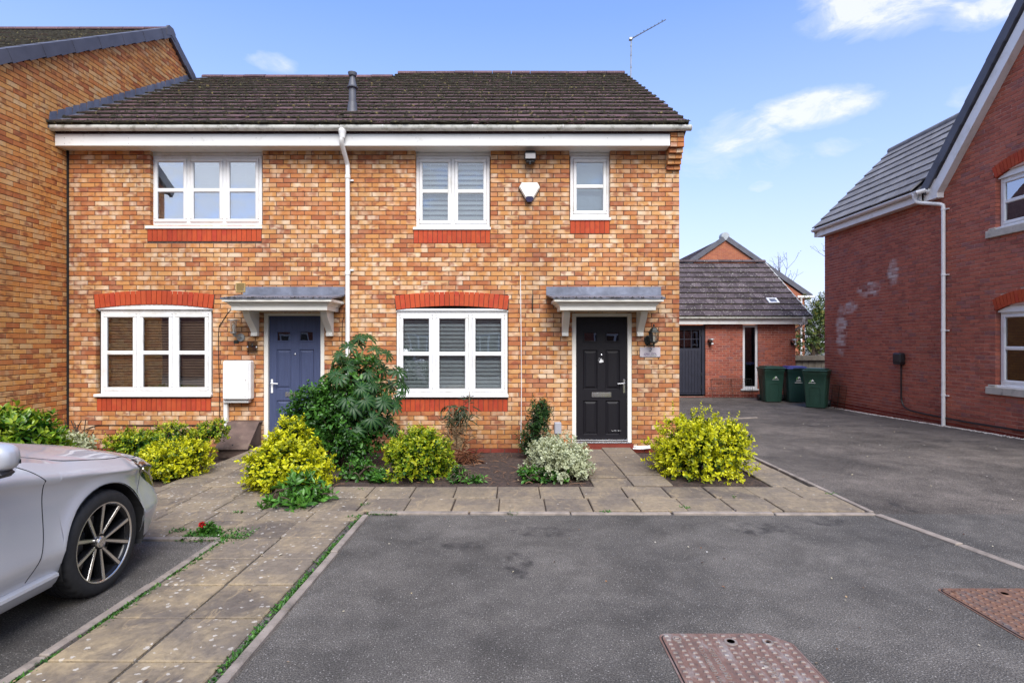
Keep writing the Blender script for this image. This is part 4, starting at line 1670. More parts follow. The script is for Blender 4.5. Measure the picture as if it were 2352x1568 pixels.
# dry-verge caps up both edges of the gable
vc = MB()
L = 0.36
pts = [(0.0, -0.135), (L - 0.012, -0.115), (L - 0.012, 0.055), (0.0, 0.060)]
vc.prism([(-p[0] * 0 + p[0], p[1]) for p in pts], 'y', -0.045, 0.012)
vc.add([(0.0, -0.045, 0.060), (L - .012, -0.045, 0.055), (L - .012, 0.07, 0.062), (0.0, 0.07, 0.066)], [(0, 1, 2, 3)])
vme = vc.mesh('verge_cap', M['verge'])


def verge(parent, start, d, n, side_normal, me, step=0.347):
    """caps laid nose to tail from start along unit d; side_normal points away from the wall"""
    d = Vector(d).normalized()
    sn = Vector(side_normal)
    up = d.cross(-sn)
    if up.z < 0:
        up = -up
    rot = Matrix((d, -sn, up)).transposed().to_4x4()
    for i in range(n):
        p = Vector(start) + d * (i * step) + sn * (0.004 * (i % 2))
        m4 = Matrix.Translation(p) @ rot
        o = obj('verge_cap', me, parent, None)
        o.matrix_local = m4


verge(groof, (XL + 0.022, e0 - 0.03, 4.75 + 0.045), (0, math.cos(ga), math.sin(ga)), 18, (1, 0, 0), vme)
verge(groof, (XL + 0.022, e1 + 0.03, 4.75 + 0.045), (0, -math.cos(ga), math.sin(ga)), 18, (1, 0, 0), vme)
MB().prism([(GAP_Y - 0.15, GAP_Z - 0.10), (GAP_Y, GAP_Z - 0.03), (GAP_Y + 0.15, GAP_Z - 0.10), (GAP_Y + 0.15, GAP_Z + 0.06), (GAP_Y + 0.07, GAP_Z + 0.14), (GAP_Y - 0.07, GAP_Z + 0.14), (GAP_Y - 0.15, GAP_Z + 0.06)], 'x', XL + 0.03, XL + 0.078).build('ridge_end_cap', M['verge'], groof)

# stepped lead flashing where the terrace roof runs into the gable wall
sf = MB()
n = 26
for i in range(n):
    y0 = 8.76 + i * 0.155
    y1 = y0 + 0.165
    z0 = EAVE_Z + (y0 - EAVE_Y) * 0.625
    z1 = EAVE_Z + (y1 - EAVE_Y) * 0.625
    zt = math.ceil((z1 + 0.10) / 0.0969) * 0.0969 + 0.03
    x = XL + 0.012 + 0.003 * (i % 2)
    sf.add([(x, y0, z0 - 0.02), (x, y1, z1 - 0.02), (x, y1 + 0.015, zt + 0.01), (x, y0 + 0.045, zt - 0.055), (x + 0.004, y0, z0 - 0.02), (x + 0.004, y1, z1 - 0.02), (x + 0.004, y1 + 0.015, zt + 0.01), (x + 0.004, y0 + 0.045, zt - 0.055)], BOXF)
sf.build('stepped_flashing', M['lead'], roof4)
ap = MB()
for i in range(14):
    y0 = 8.76 + i * 0.31
    y1 = y0 + 0.325
    z0 = EAVE_Z + (y0 - EAVE_Y) * 0.625 + 0.066 + 0.003 * (i % 2)
    z1 = EAVE_Z + (y1 - EAVE_Y) * 0.625 + 0.066 + 0.003 * (i % 2)
    ap.add([(XL + 0.014, y0, z0), (XL + 0.16, y0, z0 - 0.005), (XL + 0.16, y1, z1 - 0.005), (XL + 0.014, y1, z1)], [(0, 1, 2, 3)])
ap.build('flashing_apron', M['lead'], roof4)
# ------------------------------------------------------------------ red brick house on the right
XW = 8.78
FR_ = Fr(XW, 0.0, R(-90))          # t = -y


def ry(px, x=XW):
    return x * 1307.0 / (px - 1176.0)


rh = base_thing('red_brick_house', 'red brick house with white bargeboard standing across the drive', 'house', (XW + 2.6, 11.0, -0.05))
Y_FAR, Y_NEAR = 15.96, 6.2
G_Y0, G_Y1, G_AP = 11.80, 6.20, 9.0
G_SL = 1.14
G_EZ = 4.80
cutsR = []
# upper and lower window near the frame's edge
WY0, WY1 = 10.31, 8.95
wu = window(rh, FR_, -WY0, -WY1, 3.71, 4.60, 2, 4.16, 0.075, M['glass_up'], (-WY0 - 0.06, -WY1 + 0.06, 3.715, 0.04, 0.02))
tcw, hw = -(WY0 + WY1) / 2, (WY0 - WY1) / 2 + 0.012
for (w_, zs, z0) in ((wu, 4.615, 3.69), ):
    arch_bricks(w_, FR_, tcw, hw, zs, 0.13, 0.215, 20, M['red_sill'])
    arch_panel(w_, FR_, tcw, hw - 0.004, zs, 0.13, 4.59, 0.035, M['white'])
    cutsR.append(arch_cut(tcw, hw, 3.5, zs, 0.13, 0.215))
wl = window(rh, FR_, -WY0, -WY1, 0.86, 2.19, 2, 1.535, 0.075, M['glass'], (-WY0 - 0.06, -WY1 + 0.06, 0.865, 0.04, 0.02))
arch_bricks(wl, FR_, tcw, hw, 2.215, 0.13, 0.215, 20, M['red_sill'])
arch_panel(wl, FR_, tcw, hw - 0.004, 2.215, 0.13, 2.18, 0.035, M['white'])
def wincut(z0, zs):
    a = arch_cut(tcw, hw, z0, zs, 0.13, 0.215)
    return a
cutsR = [wincut(3.69, 4.615), rect_cut(-WY0 - 0.19, -WY1 + 0.19, 3.545, 3.69, False)]
cutL = [wincut(0.84, 2.215), rect_cut(-WY0 - 0.19, -WY1 + 0.19, 0.695, 0.84, False)]
M['stone'] = simple('weathered_stone_sill', (0.50, 0.46, 0.40), 0.85, var=0.12, scale=8, dirt=(0.16, 0.15, 0.14), dirt_at=(0.55, 0.8), dscale=9)
for w_, z in ((wu, 3.685), (wl, 0.835)):
    sm = MB()
    sm.bbox(-WY0 - 0.185, -WY1 + 0.185, -0.055, 0.12, z - 0.138, z - 0.004, 0.008, mtx=FR_.m)
    sm.bbox(-WY0 - 0.13, -WY0 + 0.02, -0.045, 0.06, z - 0.0035, z + 0.035, 0.008, mtx=FR_.m)
    sm.build('stone_sill', M['stone'], w_)
cuts_all = cutsR + cutL


def cut_lo(f, hi):
    k = lambda z, g=0.0: f(z, g) if z < hi else None
    k.top = getattr(f, 'top', 99)
    return k


cuts_all = [cutsR[0], cutsR[1], cut_lo(cutL[0], 2.62), cutL[1]]


def rlim(z):
    if z < G_EZ:
        return (-Y_FAR, -Y_NEAR)
    ap = G_EZ + (G_Y0 - G_AP) * G_SL
    h = (ap - 0.10 - z) / G_SL
    return (-G_AP - h, -G_AP + h) if h > 0.05 else None


wallR = brick_wall(rh, FR_, -Y_FAR, -Y_NEAR, -0.33, 8.0, cuts_all, M['red'], 'red', M['mortar_pale'], limit=rlim, phase=0.02, plinth=5)
sb = MB()
sb.box(XW + 0.24, XW + 4.3, Y_FAR - 0.25, Y_FAR, -0.33, 4.75)
sb.box(XW + 0.24, XW + 7.0, Y_NEAR, Y_NEAR + 0.25, -0.33, 4.75)
sb.box(XW + 6.99, XW + 7.2, Y_NEAR + 0.251, G_Y0, -0.33, 4.75)
sb.box(XW + 4.09, XW + 4.3, G_Y0, Y_FAR - 0.251, -0.33, 4.75)
sb.box(XW + 0.25, XW + 6.9, Y_NEAR + 0.26, G_Y0, 2.5, 2.7)
sb.build('outer_wall', M['shell_brick'], rh)

# rear roof: eave along the drive, grey tiles
RX0, RZ0 = 8.50, 4.83
SLR = 1.0
RIDGE_X = 10.68
rr_ = MB()
prof = [(RX0 + 0.05, RZ0 - 0.03), (RIDGE_X, RZ0 + (RIDGE_X - RX0) * SLR - 0.03), (2 * RIDGE_X - RX0, RZ0 - 0.03)]
rr_.prism(prof, 'y', 11.93, Y_FAR + 0.06)
rr_.prism([(9.05, RZ0 + 0.52), (RIDGE_X, RZ0 + (RIDGE_X - RX0) * SLR - 0.03), (2 * RIDGE_X - RX0, RZ0 - 0.03), (9.05, RZ0 - 0.03)], 'y', 10.5, 11.929)
roofR = rr_.build('roof', M['tile_grey'], rh)
ua = math.atan(SLR)
roof_slope(roofR, (RX0, Y_FAR + 0.09, RZ0), (0, -1, 0), (math.cos(ua), 0, math.sin(ua)), 5.6, 9, 0.33, 0.342, 0.42, 0.026, M['tile_grey'], 'tile', n_obj=170, seed=31, lift=0.03, keep=lambda p: p.y > 11.95 or p.x > 8.95)
rd = MB()
rd.tube([(RIDGE_X, 10.2, RZ0 + (RIDGE_X - RX0) * SLR + 0.01), (RIDGE_X, Y_FAR + 0.09, RZ0 + (RIDGE_X - RX0) * SLR + 0.01)], 0.10, 12)
rd.build('ridge', M['tile_grey'], roofR, smooth=True)
vf = MB()
vf.prism([(RX0 + 0.02, RZ0 - 0.10), (RIDGE_X, RZ0 + (RIDGE_X - RX0) * SLR - 0.10), (RIDGE_X, RZ0 + (RIDGE_X - RX0) * SLR + 0.02), (RX0 + 0.02, RZ0 + 0.02)], 'y', Y_FAR + 0.061, Y_FAR + 0.095)
vf.build('far_verge', M['tile_grey'], roofR)

# cross gable roof
ap_z = G_EZ + (G_Y0 - G_AP) * G_SL
cg = MB()
cg.prism([(G_Y0 + 0.10, G_EZ - 0.06), (G_AP, ap_z + 0.05), (G_Y1 - 0.10, G_EZ - 0.06)], 'x', XW + 0.26, XW + 7.2)
cg.prism([(G_Y0 + 0.10, G_EZ - 0.06), (G_AP, ap_z + 0.05), (G_Y1 - 0.10, G_EZ - 0.06), (G_Y1 - 0.05, G_EZ - 0.10), (G_AP, ap_z - 0.02), (G_Y0 + 0.05, G_EZ - 0.10)], 'x', XW - 0.13, XW + 0.259)
croof = cg.build('cross_gable_roof', M['tile_grey'], rh)
ca = math.atan(G_SL)
roof_slope(croof, (XW + 7.2, G_Y0 + 0.12, G_EZ - 0.05), (-1, 0, 0), (0, -math.cos(ca), math.sin(ca)), 7.33, 11, 0.33, 0.36, 0.44, 0.026, M['tile_grey'], 'tile', n_obj=60, seed=33, lift=0.03)
roof_slope(croof, (XW - 0.13, G_Y1 - 0.12, G_EZ - 0.05), (1, 0, 0), (0, math.cos(ca), math.sin(ca)), 7.33, 11, 0.33, 0.36, 0.44, 0.026, M['tile_grey'], 'tile', n_obj=0, seed=34, lift=0.03)
vc2 = MB()
vc2.prism([(0.0, -0.11), (0.375, -0.10), (0.375, 0.075), (0.0, 0.08)], 'y', -0.05, 0.010)
vme2 = vc2.mesh('verge_cap', M['verge'])
verge(croof, (XW - 0.15, G_Y0 + 0.13, G_EZ - 0.03), (0, -math.cos(ca), math.sin(ca)), 12, (-1, 0, 0), vme2, 0.365)
verge(croof, (XW - 0.15, G_Y1 - 0.13, G_EZ - 0.03), (0, math.cos(ca), math.sin(ca)), 12, (-1, 0, 0), vme2, 0.365)
# bargeboards, soffits and the boxed end
for s, yb in ((1, G_Y0 + 0.02), (-1, G_Y1 - 0.02)):
    bb = MB()
    d_ = Vector((0, -s * math.cos(ca), math.sin(ca)))
    n_ = Vector((0, -s * math.sin(ca), -math.cos(ca)))
    p0 = Vector((0, yb, G_EZ - 0.02)) + n_ * 0.07
    Lb = (G_Y0 - G_AP) / math.cos(ca) + 0.02
    def q(a, b, x):
        v_ = p0 + d_ * a + n_ * b
        return (x, v_.y, v_.z)
    for (x0, x1, b0, b1) in ((XW - 0.155, XW - 0.135, 0.0, 0.20), (XW - 0.134, XW - 0.009, 0.185, 0.198)):
        vs = [q(0, b0, x0), q(Lb, b0, x0), q(Lb, b1, x0), q(0, b1, x0), q(0, b0, x1), q(Lb, b0, x1), q(Lb, b1, x1), q(0, b1, x1)]
        bb.add(vs, BOXF)
    bb.build('bargeboard', M['white'], rh)
bx = MB()
bx.prism([(11.92, 4.58), (11.55, 4.58), (11.55, 4.98), (11.75, 4.93), (11.92, 4.74)], 'x', XW - 0.152, XW - 0.012)
bx.build('boxed_eave_end', M['white'], rh)
# eaves along the drive
ev = MB()
ev.bbox(8.575, 8.595, 11.93, Y_FAR + 0.09, 4.60, 4.80, 0.003)
ev.box(8.596, XW - 0.002, 11.93, Y_FAR + 0.09, 4.605, 4.615)
ev.box(8.53, XW - 0.002, Y_FAR + 0.091, Y_FAR + 0.10, 4.60, 4.85)
ev.build('fascia', M['white'], rh)
gR = half_gutter(rh, (8.515, Y_FAR + 0.12, 4.80), (8.515, 11.86, 4.80), 0.058, M['white'])
gutter_clips(gR, (8.515, Y_FAR + 0.12, 4.80), (8.515, 11.86, 4.80), 0.058, [0.35, 1.2, 2.0, 2.8, 3.6], M['white'])
dyp = 11.50
dpR = MB()
dpR.tube([(8.515, 12.02, 4.76), (8.515, 12.02, 4.66), (8.52, 12.0, 4.60), (8.56, 11.93, 4.56), (XW - 0.09, dyp + 0.04, 4.44), (XW - 0.062, dyp + 0.005, 4.41), (XW - 0.060, dyp, 4.36), (XW - 0.060, dyp, -0.05)], 0.036, 14)
dro = dpR.build('downpipe', M['white'], rh, smooth=True)
cR = MB()
cR.lathe([(0.056, 0.07), (0.058, 0.02), (0.042, -0.05)], 14, Matrix.Translation((8.515, 12.02, 4.72)))
for z in (4.30, 2.98, 1.86, 0.55):
    cR.lathe([(0.040, 0), (0.042, 0.006), (0.042, 0.04), (0.040, 0.046)], 14, Matrix.Translation((XW - 0.060, dyp, z)))
    cR.box(XW - 0.05, XW - 0.012, dyp - 0.10, dyp - 0.03, z + 0.01, z + 0.03)
cR.build('pipe_collar', M['white'], dro)

# ------------------------------------------------------------------ garage at the end of the drive
YG = 18.36
FG = Fr(0.0, YG, 0.0)
GS_ = 1307.0 / YG
gx = lambda p: (p - 1176.0) / GS_
gzz = lambda p: CAM_H + (786.0 - p) / GS_
gar = base_thing('garage', 'low red brick garage with dark tiled roof behind the bins', 'garage', (7.0, YG, -0.13))
XG0, XG1 = 4.35, gx(1827)
cutsG = [rect_cut(gx(1535), gx(1620), -0.08, gzz(746)), rect_cut(gx(1706), gx(1741), gzz(894), gzz(745))]
wallG = brick_wall(gar, FG, XG0, XG1, -0.18, 2.24, cutsG, M['red_garage'], 'red_garage', M['mortar_pale'], phase=0.05, plinth=2, n_obj=300)
sg = MB()
sg.box(XG0, XG0 + 0.2, YG + 0.25, 24.6, -0.3, 2.24)
sg.box(XG1 - 0.2, XG1, YG + 0.25, 24.6, -0.3, 2.24)
sg.box(XG0 + .21, XG1 - .21, 24.4, 24.6, -0.3, 2.24)
sg.build('outer_wall', M['far_brick'], gar)
GEY, GEZ = 18.08, 2.435
GXR = 9.53
GPS = 0.645
gpa = math.atan(GPS)
gr = MB()
ridge_y = 21.45
gr.prism([(GEY + 0.06, GEZ - 0.02), (ridge_y, GEZ + (ridge_y - GEY) * GPS - 0.02), (2 * ridge_y - GEY, GEZ - 0.02)], 'x', XG0 - 0.1, GXR - 0.02)
groofG = gr.build('roof', M['tile_garage'], gar)
roof_slope(groofG, (XG0 - 0.1, GEY, GEZ), (1, 0, 0), (0, math.cos(gpa), math.sin(gpa)), GXR - XG0 + 0.1, 10, 0.315, 0.395, 0.47, 0.026, M['tile_garage'], 'tile', n_obj=300, moss=14, seed=41, lift=0.034, line=0.020)
nr = 12
for i in range(nr):
    L = (GXR - XG0 + 0.1) / nr
    x = XG0 - 0.1 + i * L
    mb = MB()
    vs = []
    for xx in (x + .006, x + L - .006):
        for k in range(9):
            a = PI * (0.06 + 0.88 * k / 8)
            vs.append((xx, ridge_y - 0.125 * math.cos(a), GEZ + (ridge_y - GEY) * GPS + 0.05 + 0.115 * math.sin(a) - 0.02))
    mb.add(vs, [(k, 9 + k, 10 + k, k + 1) for k in range(8)] + [tuple(range(8, -1, -1)), tuple(range(9, 18))])
    mb.build('ridge_tile', M['tile_garage'], groofG, smooth=True)
vm = MB()
for i in range(10):
    d_ = Vector((0, math.cos(gpa), math.sin(gpa)))
    p = Vector((0, GEY, GEZ)) + d_ * (i * 0.395)
    p2 = p + d_ * 0.40
    vm.add([(GXR - 0.005, p.y, p.z - 0.05), (GXR + 0.03, p.y, p.z - 0.05), (GXR + 0.03, p2.y, p2.z - 0.05), (GXR - .005, p2.y, p2.z - 0.05), (GXR - .005, p.y, p.z + 0.062), (GXR + 0.03, p.y, p.z + 0.062), (GXR + 0.03, p2.y, p2.z + 0.05), (GXR - .005, p2.y, p2.z + 0.05)], BOXF)
vm.build('verge_mortar', simple('pale_verge_mortar', (0.42, 0.42, 0.40), 0.9, var=0.2), groofG)
vt = MB()
d_ = Vector((0, math.cos(gpa), math.sin(gpa)))
n_ = Vector((0, -math.sin(gpa), math.cos(gpa)))
pv = Vector((gx(1779) * 1.02, GEY, GEZ)) + d_ * (2.45 * 0.395) + n_ * 0.075
mt = Matrix.Translation(pv) @ Matrix((Vector((1, 0, 0)), d_, n_)).transposed().to_4x4()
for (a, b, c_, e) in ((-.17, .17, -.16, -.11), (-.17, .17, .11, .16), (-.17, -.11, -.109, .109), (.11, .17, -.109, .109)):
    vt.box(a, b, c_, e, -0.02, 0.02, mtx=mt)
vto = vt.build('vent_tile', M['white'], groofG)
MB().box(-.109, .109, -.109, .109, -0.02, 0.0, mtx=mt).build('vent_grille', M['lead'], vto)
ef = MB()
ef.bbox(XG0, gx(1838), 18.13, 18.15, 2.22, 2.375, 0.003)
ef.box(XG0, gx(1838), 18.151, YG + 0.1, 2.225, 2.235)
ef.bbox(gx(1838) + 0.002, 9.42, 18.13, 18.30, 2.215, 2.39, 0.003)
ef.build('fascia', M['white'], gar)
gG = half_gutter(gar, (XG0, 18.075, 2.43), (9.50, 18.075, 2.43), 0.055, M['gutter'])
gutter_clips(gG, (XG0, 18.075, 2.43), (9.50, 18.075, 2.43), 0.055, [1.8, 2.5, 3.2, 3.9, 4.6], M['gutter'])
gd = MB()
gd.tube([(9.26, 18.075, 2.40), (9.26, 18.075, 2.27), (9.24, 18.2, 2.15), (XG1 + 0.05, YG + 0.30, 2.0), (XG1 + 0.045, YG + 0.32, 1.9), (XG1 + 0.045, YG + 0.32, -0.1)], 0.036, 10)
gdo = gd.build('downpipe', M['white'], gar, smooth=True)
MB().lathe([(0.06, 0.07), (0.062, 0.02), (0.04, -0.08)], 14, Matrix.Translation((9.26, 18.075, 2.38))).build('pipe_hopper', M['white'], gdo)

# dark side door with six small panes
M['navy'] = simple('dark_navy_paint', (0.020, 0.022, 0.038), 0.5, var=0.15)
dd = MB()
dx0, dx1, dz0, dz1 = gx(1536), gx(1619), -0.045, gzz(746.5)
dd.box(dx1 - 0.09, dx1, 0.02, 0.1, dz0, dz1, mtx=FG.m)
dd.box(dx0, dx1 - 0.091, 0.021, 0.1, dz1 - 0.12, dz1, mtx=FG.m)
dfr = dd.build('door_frame', M['navy'], gar)
lf = MB()
la, lb = dx0 + 0.02, dx1 - 0.11
pz0, pz1 = gzz(797), gzz(760)
px0_, px1_ = gx(1556), gx(1605)
lf.box(la, lb, 0.03, 0.07, dz0, pz0 - 0.03, mtx=FG.m)
lf.box(la, lb, 0.03, 0.07, pz1 + 0.03, dz1 - 0.125, mtx=FG.m)
lf.box(px1_ + 0.03, lb, 0.0305, 0.07, pz0 - 0.03, pz1 + 0.03, mtx=FG.m)
lf.box(la, px0_ - 0.03, 0.0305, 0.07, pz0 - 0.03, pz1 + 0.03, mtx=FG.m)
for k in range(1, 3):
    x = px0_ + (px1_ - px0_) * k / 3
    lf.box(x - 0.012, x + 0.012, 0.034, 0.07, pz0 - 0.03, pz1 + 0.03, mtx=FG.m)
lf.box(px0_ - 0.03, px1_ + 0.03, 0.0345, 0.07, (pz0 + pz1) / 2 - 0.012, (pz0 + pz1) / 2 + 0.012, mtx=FG.m)
gdoor = lf.build('door', M['navy'], gar)
bd = MB()
nb = 10
for i in range(nb):
    a = la + 0.01 + (lb - la - 0.02) * i / nb
    mb = MB()
    mb.bbox(a + 0.002, a + (lb - la - 0.02) / nb - 0.003, 0.018, 0.03, dz0 + 0.05, pz0 - 0.10, 0.004, mtx=FG.m)
    mb.build('plank', M['navy'], gdoor)
for r_ in range(2):
    for c_ in range(3):
        x = px0_ + (px1_ - px0_) * c_ / 3
        z = pz0 + (pz1 - pz0) * r_ / 2
        MB().box(x + .01, x + (px1_ - px0_) / 3 - .01, 0.045, 0.05, z + .01, z + (pz1 - pz0) / 2 - .01, mtx=FG.m).build('pane', M['glass_dark'], gdoor)
hg = MB()
for z in (0.15, 0.55, 1.85):
    hg.box(dx1 - 0.125, dx1 - 0.095, 0.010, 0.02, z, z + 0.12, mtx=FG.m)
hg.build('hinge', M['black'], gdoor)
# tall side light with a white frame
sw = MB()
ring(sw, FG, gx(1706) + .004, gx(1741) - .004, gzz(892.5), gzz(746), 0.075, 0.02, 0.09)
swo = sw.build('window', M['white'], gar)
MB().box(gx(1706) + 0.07, gx(1741) - 0.07, 0.05, 0.056, gzz(892.5) + 0.07, gzz(746) - 0.07, mtx=FG.m).build('pane', M['glass_dark'], swo)
MB().box(gx(1706) + 0.02, gx(1741) - 0.02, 0.2, 0.21, gzz(893), gzz(746), mtx=FG.m).build('drape', simple('dim_mauve_drape', (0.10, 0.075, 0.085), 0.9, var=0.2), swo)
MB().bbox(gx(1701), gx(1742), -0.05, 0.06, gzz(896.5), gzz(892.6), 0.006, mtx=FG.m).build('sill', M['white'], swo)

# ------------------------------------------------------------------ far gable house behind the garage
YH = 34.0
hs = 1307.0 / YH
hx = lambda p: (p - 1176.0) / hs
hz_ = lambda p: CAM_H + (786.0 - p) / hs
fh = base_thing('gable_house', 'distant orange brick house whose gable peeks above the garage roof', 'house', (hx(1666), YH, -0.3))
ax, az_ = hx(1666), hz_(545)
ex, ez = hx(1862), hz_(680)
lx = 2 * ax - ex
mb = MB()
mb.prism([(lx + 0.35, -0.34), (ex - 0.35, -0.34), (ex - 0.35, ez - 0.05), (ax, az_ - 0.18), (lx + 0.35, ez - 0.05)], 'y', YH, YH + 9.0)
mb.build('wall', M['far_brick'], fh)
sl = (az_ - ez) / (ex - ax)
fr_ = MB()
fr_.prism([(lx, ez), (ax, az_), (ex, ez), (ex, ez - 0.18), (ax, az_ - 0.18), (lx, ez - 0.18)], 'y', YH + 0.05, YH + 9.2)
fro = fr_.build('roof', M['tile_brown'], fh)
fa_ = math.atan(sl)
Lr = math.hypot(az_ - ez, ex - ax)
rws = int(Lr / 0.36)
roof_slope(fro, (ex + 0.02, YH, ez), (0, 1, 0), (-math.cos(fa_), 0, math.sin(fa_)), 9.2, rws, 0.33, 0.36, 0.43, 0.03, M['tile_garage'], 'tile', n_obj=0, seed=51, lift=0.03)
roof_slope(fro, (lx - 0.02, YH + 9.2, ez), (0, -1, 0), (math.cos(fa_), 0, math.sin(fa_)), 9.2, rws, 0.33, 0.36, 0.43, 0.03, M['tile_garage'], 'tile', n_obj=0, seed=52, lift=0.03)
vc3 = MB().prism([(0.0, -0.20), (0.44, -0.19), (0.44, 0.08), (0.0, 0.085)], 'y', -0.08, 0.02).mesh('verge_cap', M['verge'])
verge(fro, (ex + .05, YH - 0.02, ez + 0.02), (-math.cos(fa_), 0, math.sin(fa_)), int(Lr / 0.43), (0, -1, 0), vc3, 0.435)
verge(fro, (lx - .05, YH - 0.02, ez + 0.02), (math.cos(fa_), 0, math.sin(fa_)), int(Lr / 0.43), (0, -1, 0), vc3, 0.435)
MB().lathe([(0.0, 0.0), (0.24, 0.0), (0.26, 0.08), (0.26, 0.4)], 14, Matrix.Translation((ax, YH - 0.06, az_ + 0.06)) @ Matrix.Rotation(R(-90), 4, 'X')).build('ridge_end_cap', simple('pale_ridge_end', (0.35, 0.38, 0.40), 0.7), fro)
fg = MB()
fg.tube([(hx(1829), YH - 0.15, hz_(682)), (hx(1866), YH - 0.15, hz_(682))], 0.075, 8)
fg.tube([(hx(1838), YH - 0.12, hz_(682)), (hx(1838), YH - 0.12, -0.3)], 0.06, 8)
fg.tube([(hx(1858), YH - 0.12, hz_(684)), (hx(1860), YH - 0.12, hz_(700))], 0.05, 8)
fg.build('gutter', M['white'], fh)

# ------------------------------------------------------------------ close-board fence between garage and red house
fen = base_thing('fence', 'weathered grey board fence between the garage and the red house', 'fence', (10.4, 20.6, -0.3))
M['fence'] = simple('weathered_fence_wood', (0.17, 0.145, 0.115), 0.9, var=0.25, scale=9, bmp=0.003)
fx0 = 9.2
bme = MB().box(-0.062, 0.062, -0.01, 0.01, 0, 1.50).mesh('board', M['fence'])
for i in range(24):
    obj('board', bme, fen, None, (fx0 + i * 0.115, 20.6 + 0.012 * (i % 2), -0.36 + random.uniform(-.01, .01)))
MB().bbox(fx0 - 0.05, fx0 + 2.8, 20.50, 20.575, 0.99, 1.17, 0.006).build('top_rail', M['fence'], fen)
MB().bbox(fx0 - 0.05, fx0 + 2.8, 20.56, 20.585, -0.3, -0.1, 0.006).build('gravel_board', M['fence'], fen)
for x in (fx0 + 0.05, fx0 + 1.9):
    MB().bbox(x, x + 0.1, 20.64, 20.74, -0.36, 1.2, 0.008).build('post', M['fence'], fen)

# ------------------------------------------------------------------ house across the road, mirrored in the window panes
FB = Fr(0.0, -15.5, R(180))
oh = base_thing('opposite_house', 'red brick terrace mirrored in the ground-floor window panes', 'house', (-2, -15.5, -0.1))
M['pane_back'] = simple('dark_reflecting_pane', (0.03, 0.035, 0.04), 0.1, var=0.1)
cutsB = []
wins = []
for i, xc in enumerate((-22.0, -17.5, -13.0, -9.0, -5.4, -1.6, 2.0, 5.8, 10.2, 14.5)):
    wins += [(-xc - 0.85, -xc + 0.85, 0.85, 2.15), (-xc - 0.85, -xc + 0.85, 3.45, 4.6)]
mb = MB()
zz = [-0.34, 0.85, 2.15, 3.45, 4.6, 5.0]
for k in range(5):
    cs = [(a, b) for (a, b, z0, z1) in wins if z0 <= zz[k] + .01 and z1 >= zz[k + 1] - .01]
    for (a, b) in sub_intervals((-17.0, 25.0), cs):
        mb.box(a, b, 0, 0.25, zz[k], zz[k + 1], mtx=FB.m)
mb.box(-17.0, 25.0, 8.0, 8.2, -0.34, 5.0, mtx=FB.m)
mb.box(-17.0, -16.8, 0.26, 7.99, -0.34, 5.0, mtx=FB.m)
mb.box(24.8, 25.0, 0.26, 7.99, -0.34, 5.0, mtx=FB.m)
mb.build('wall', M['back_brick'], oh)
for (a, b, z0, z1) in wins:
    wm = MB()
    ring(wm, FB, a, b, z0, z1, 0.09, 0.05, 0.1)
    for k in (1, 2):
        x = a + (b - a) * k / 3
        wm.bbox(x - 0.05, x + 0.05, 0.051, 0.1, z0 + 0.08, z1 - 0.08, 0.004, mtx=FB.m)
    wo_ = wm.build('window', M['white'], oh)
    MB().box(a + 0.08, b - 0.08, 0.07, 0.08, z0 + 0.08, z1 - 0.08, mtx=FB.m).build('pane', M['pane_back'], wo_)
rb = MB()
rb.prism([(-15.1, 4.95), (-19.6, 7.7), (-24.1, 4.95)], 'x', -25.3, 17.3)
rb.build('roof', M['tile_brown'], oh)

# ------------------------------------------------------------------ blinds behind the panes
M['wood_slat'] = simple('brown_wood_slat', (0.50, 0.29, 0.18), 0.6, var=0.15)
M['grey_slat'] = simple('pale_grey_slat', (0.80, 0.80, 0.80), 0.5, var=0.05)
M['white_slat'] = simple('white_slat', (0.82, 0.83, 0.84), 0.45, var=0.03)
blind('venetian_blind', 'brown slatted blind in the ground-floor window left of the blue door', F0, r_ll[0] + .06, r_ll[1] - .06, r_ll[2] + .05, r_ll[3] - .10, 0.15, 0.044, 0.050, R(50), M['wood_slat'])
blind('venetian_blind', 'pale grey open slatted blind in the ground-floor window left of the dark door', F0, r_lr[0] + .06, r_lr[1] - .06, r_lr[2] + .05, r_lr[3] - .10, 0.15, 0.066, 0.074, R(58), M['grey_slat'])
blind('venetian_blind', 'closed white blind in the three-light upstairs window', F0, r_ul[0] + .06, r_ul[1] - .06, r_ul[2] + .05, r_ul[3] - .10, 0.20, 0.046, 0.060, R(72), M['white_slat'])
blind('venetian_blind', 'white half-open slatted blind in the two-light upstairs window', F0, r_ur[0] + .06, r_ur[1] - .06, r_ur[2] + .05, r_ur[3] - .10, 0.20, 0.082, 0.078, R(56), M['white_slat'])
rbm = MB()
rbm.grid(lambda u, v: (r_sm[0] + .05 + (r_sm[1] - r_sm[0] - .1) * u, FACADE + 0.21 + 0.004 * math.sin(u * 9), r_sm[2] + .04 + (r_sm[3] - r_sm[2] - .1) * v), 12, 1)
tag(rbm.build('roller_blind', simple('pale_blue_roller_fabric', (0.42, 0.50, 0.58), 0.8, var=0.04)), 'plain pale blue blind in the single narrow upstairs window', 'blind')
# ------------------------------------------------------------------ silver car parked nose-in on the left
def car_paint():
    m, nt, p = new_mat('silver_car_paint')
    w = wpos(nt)
    fl = noise(nt, w, 900.0, 1.0)
    setc(nt, p.inputs['Base Color'], ramp(nt, fl, ((0.3, (0.50, 0.515, 0.555)), (0.7, (0.58, 0.595, 0.635)))))
    p.inputs['Metallic'].default_value = 0.35
    p.inputs['Roughness'].default_value = 0.36
    p.inputs['Coat Weight'].default_value = 0.7
    p.inputs['Coat Roughness'].default_value = 0.03
    return m


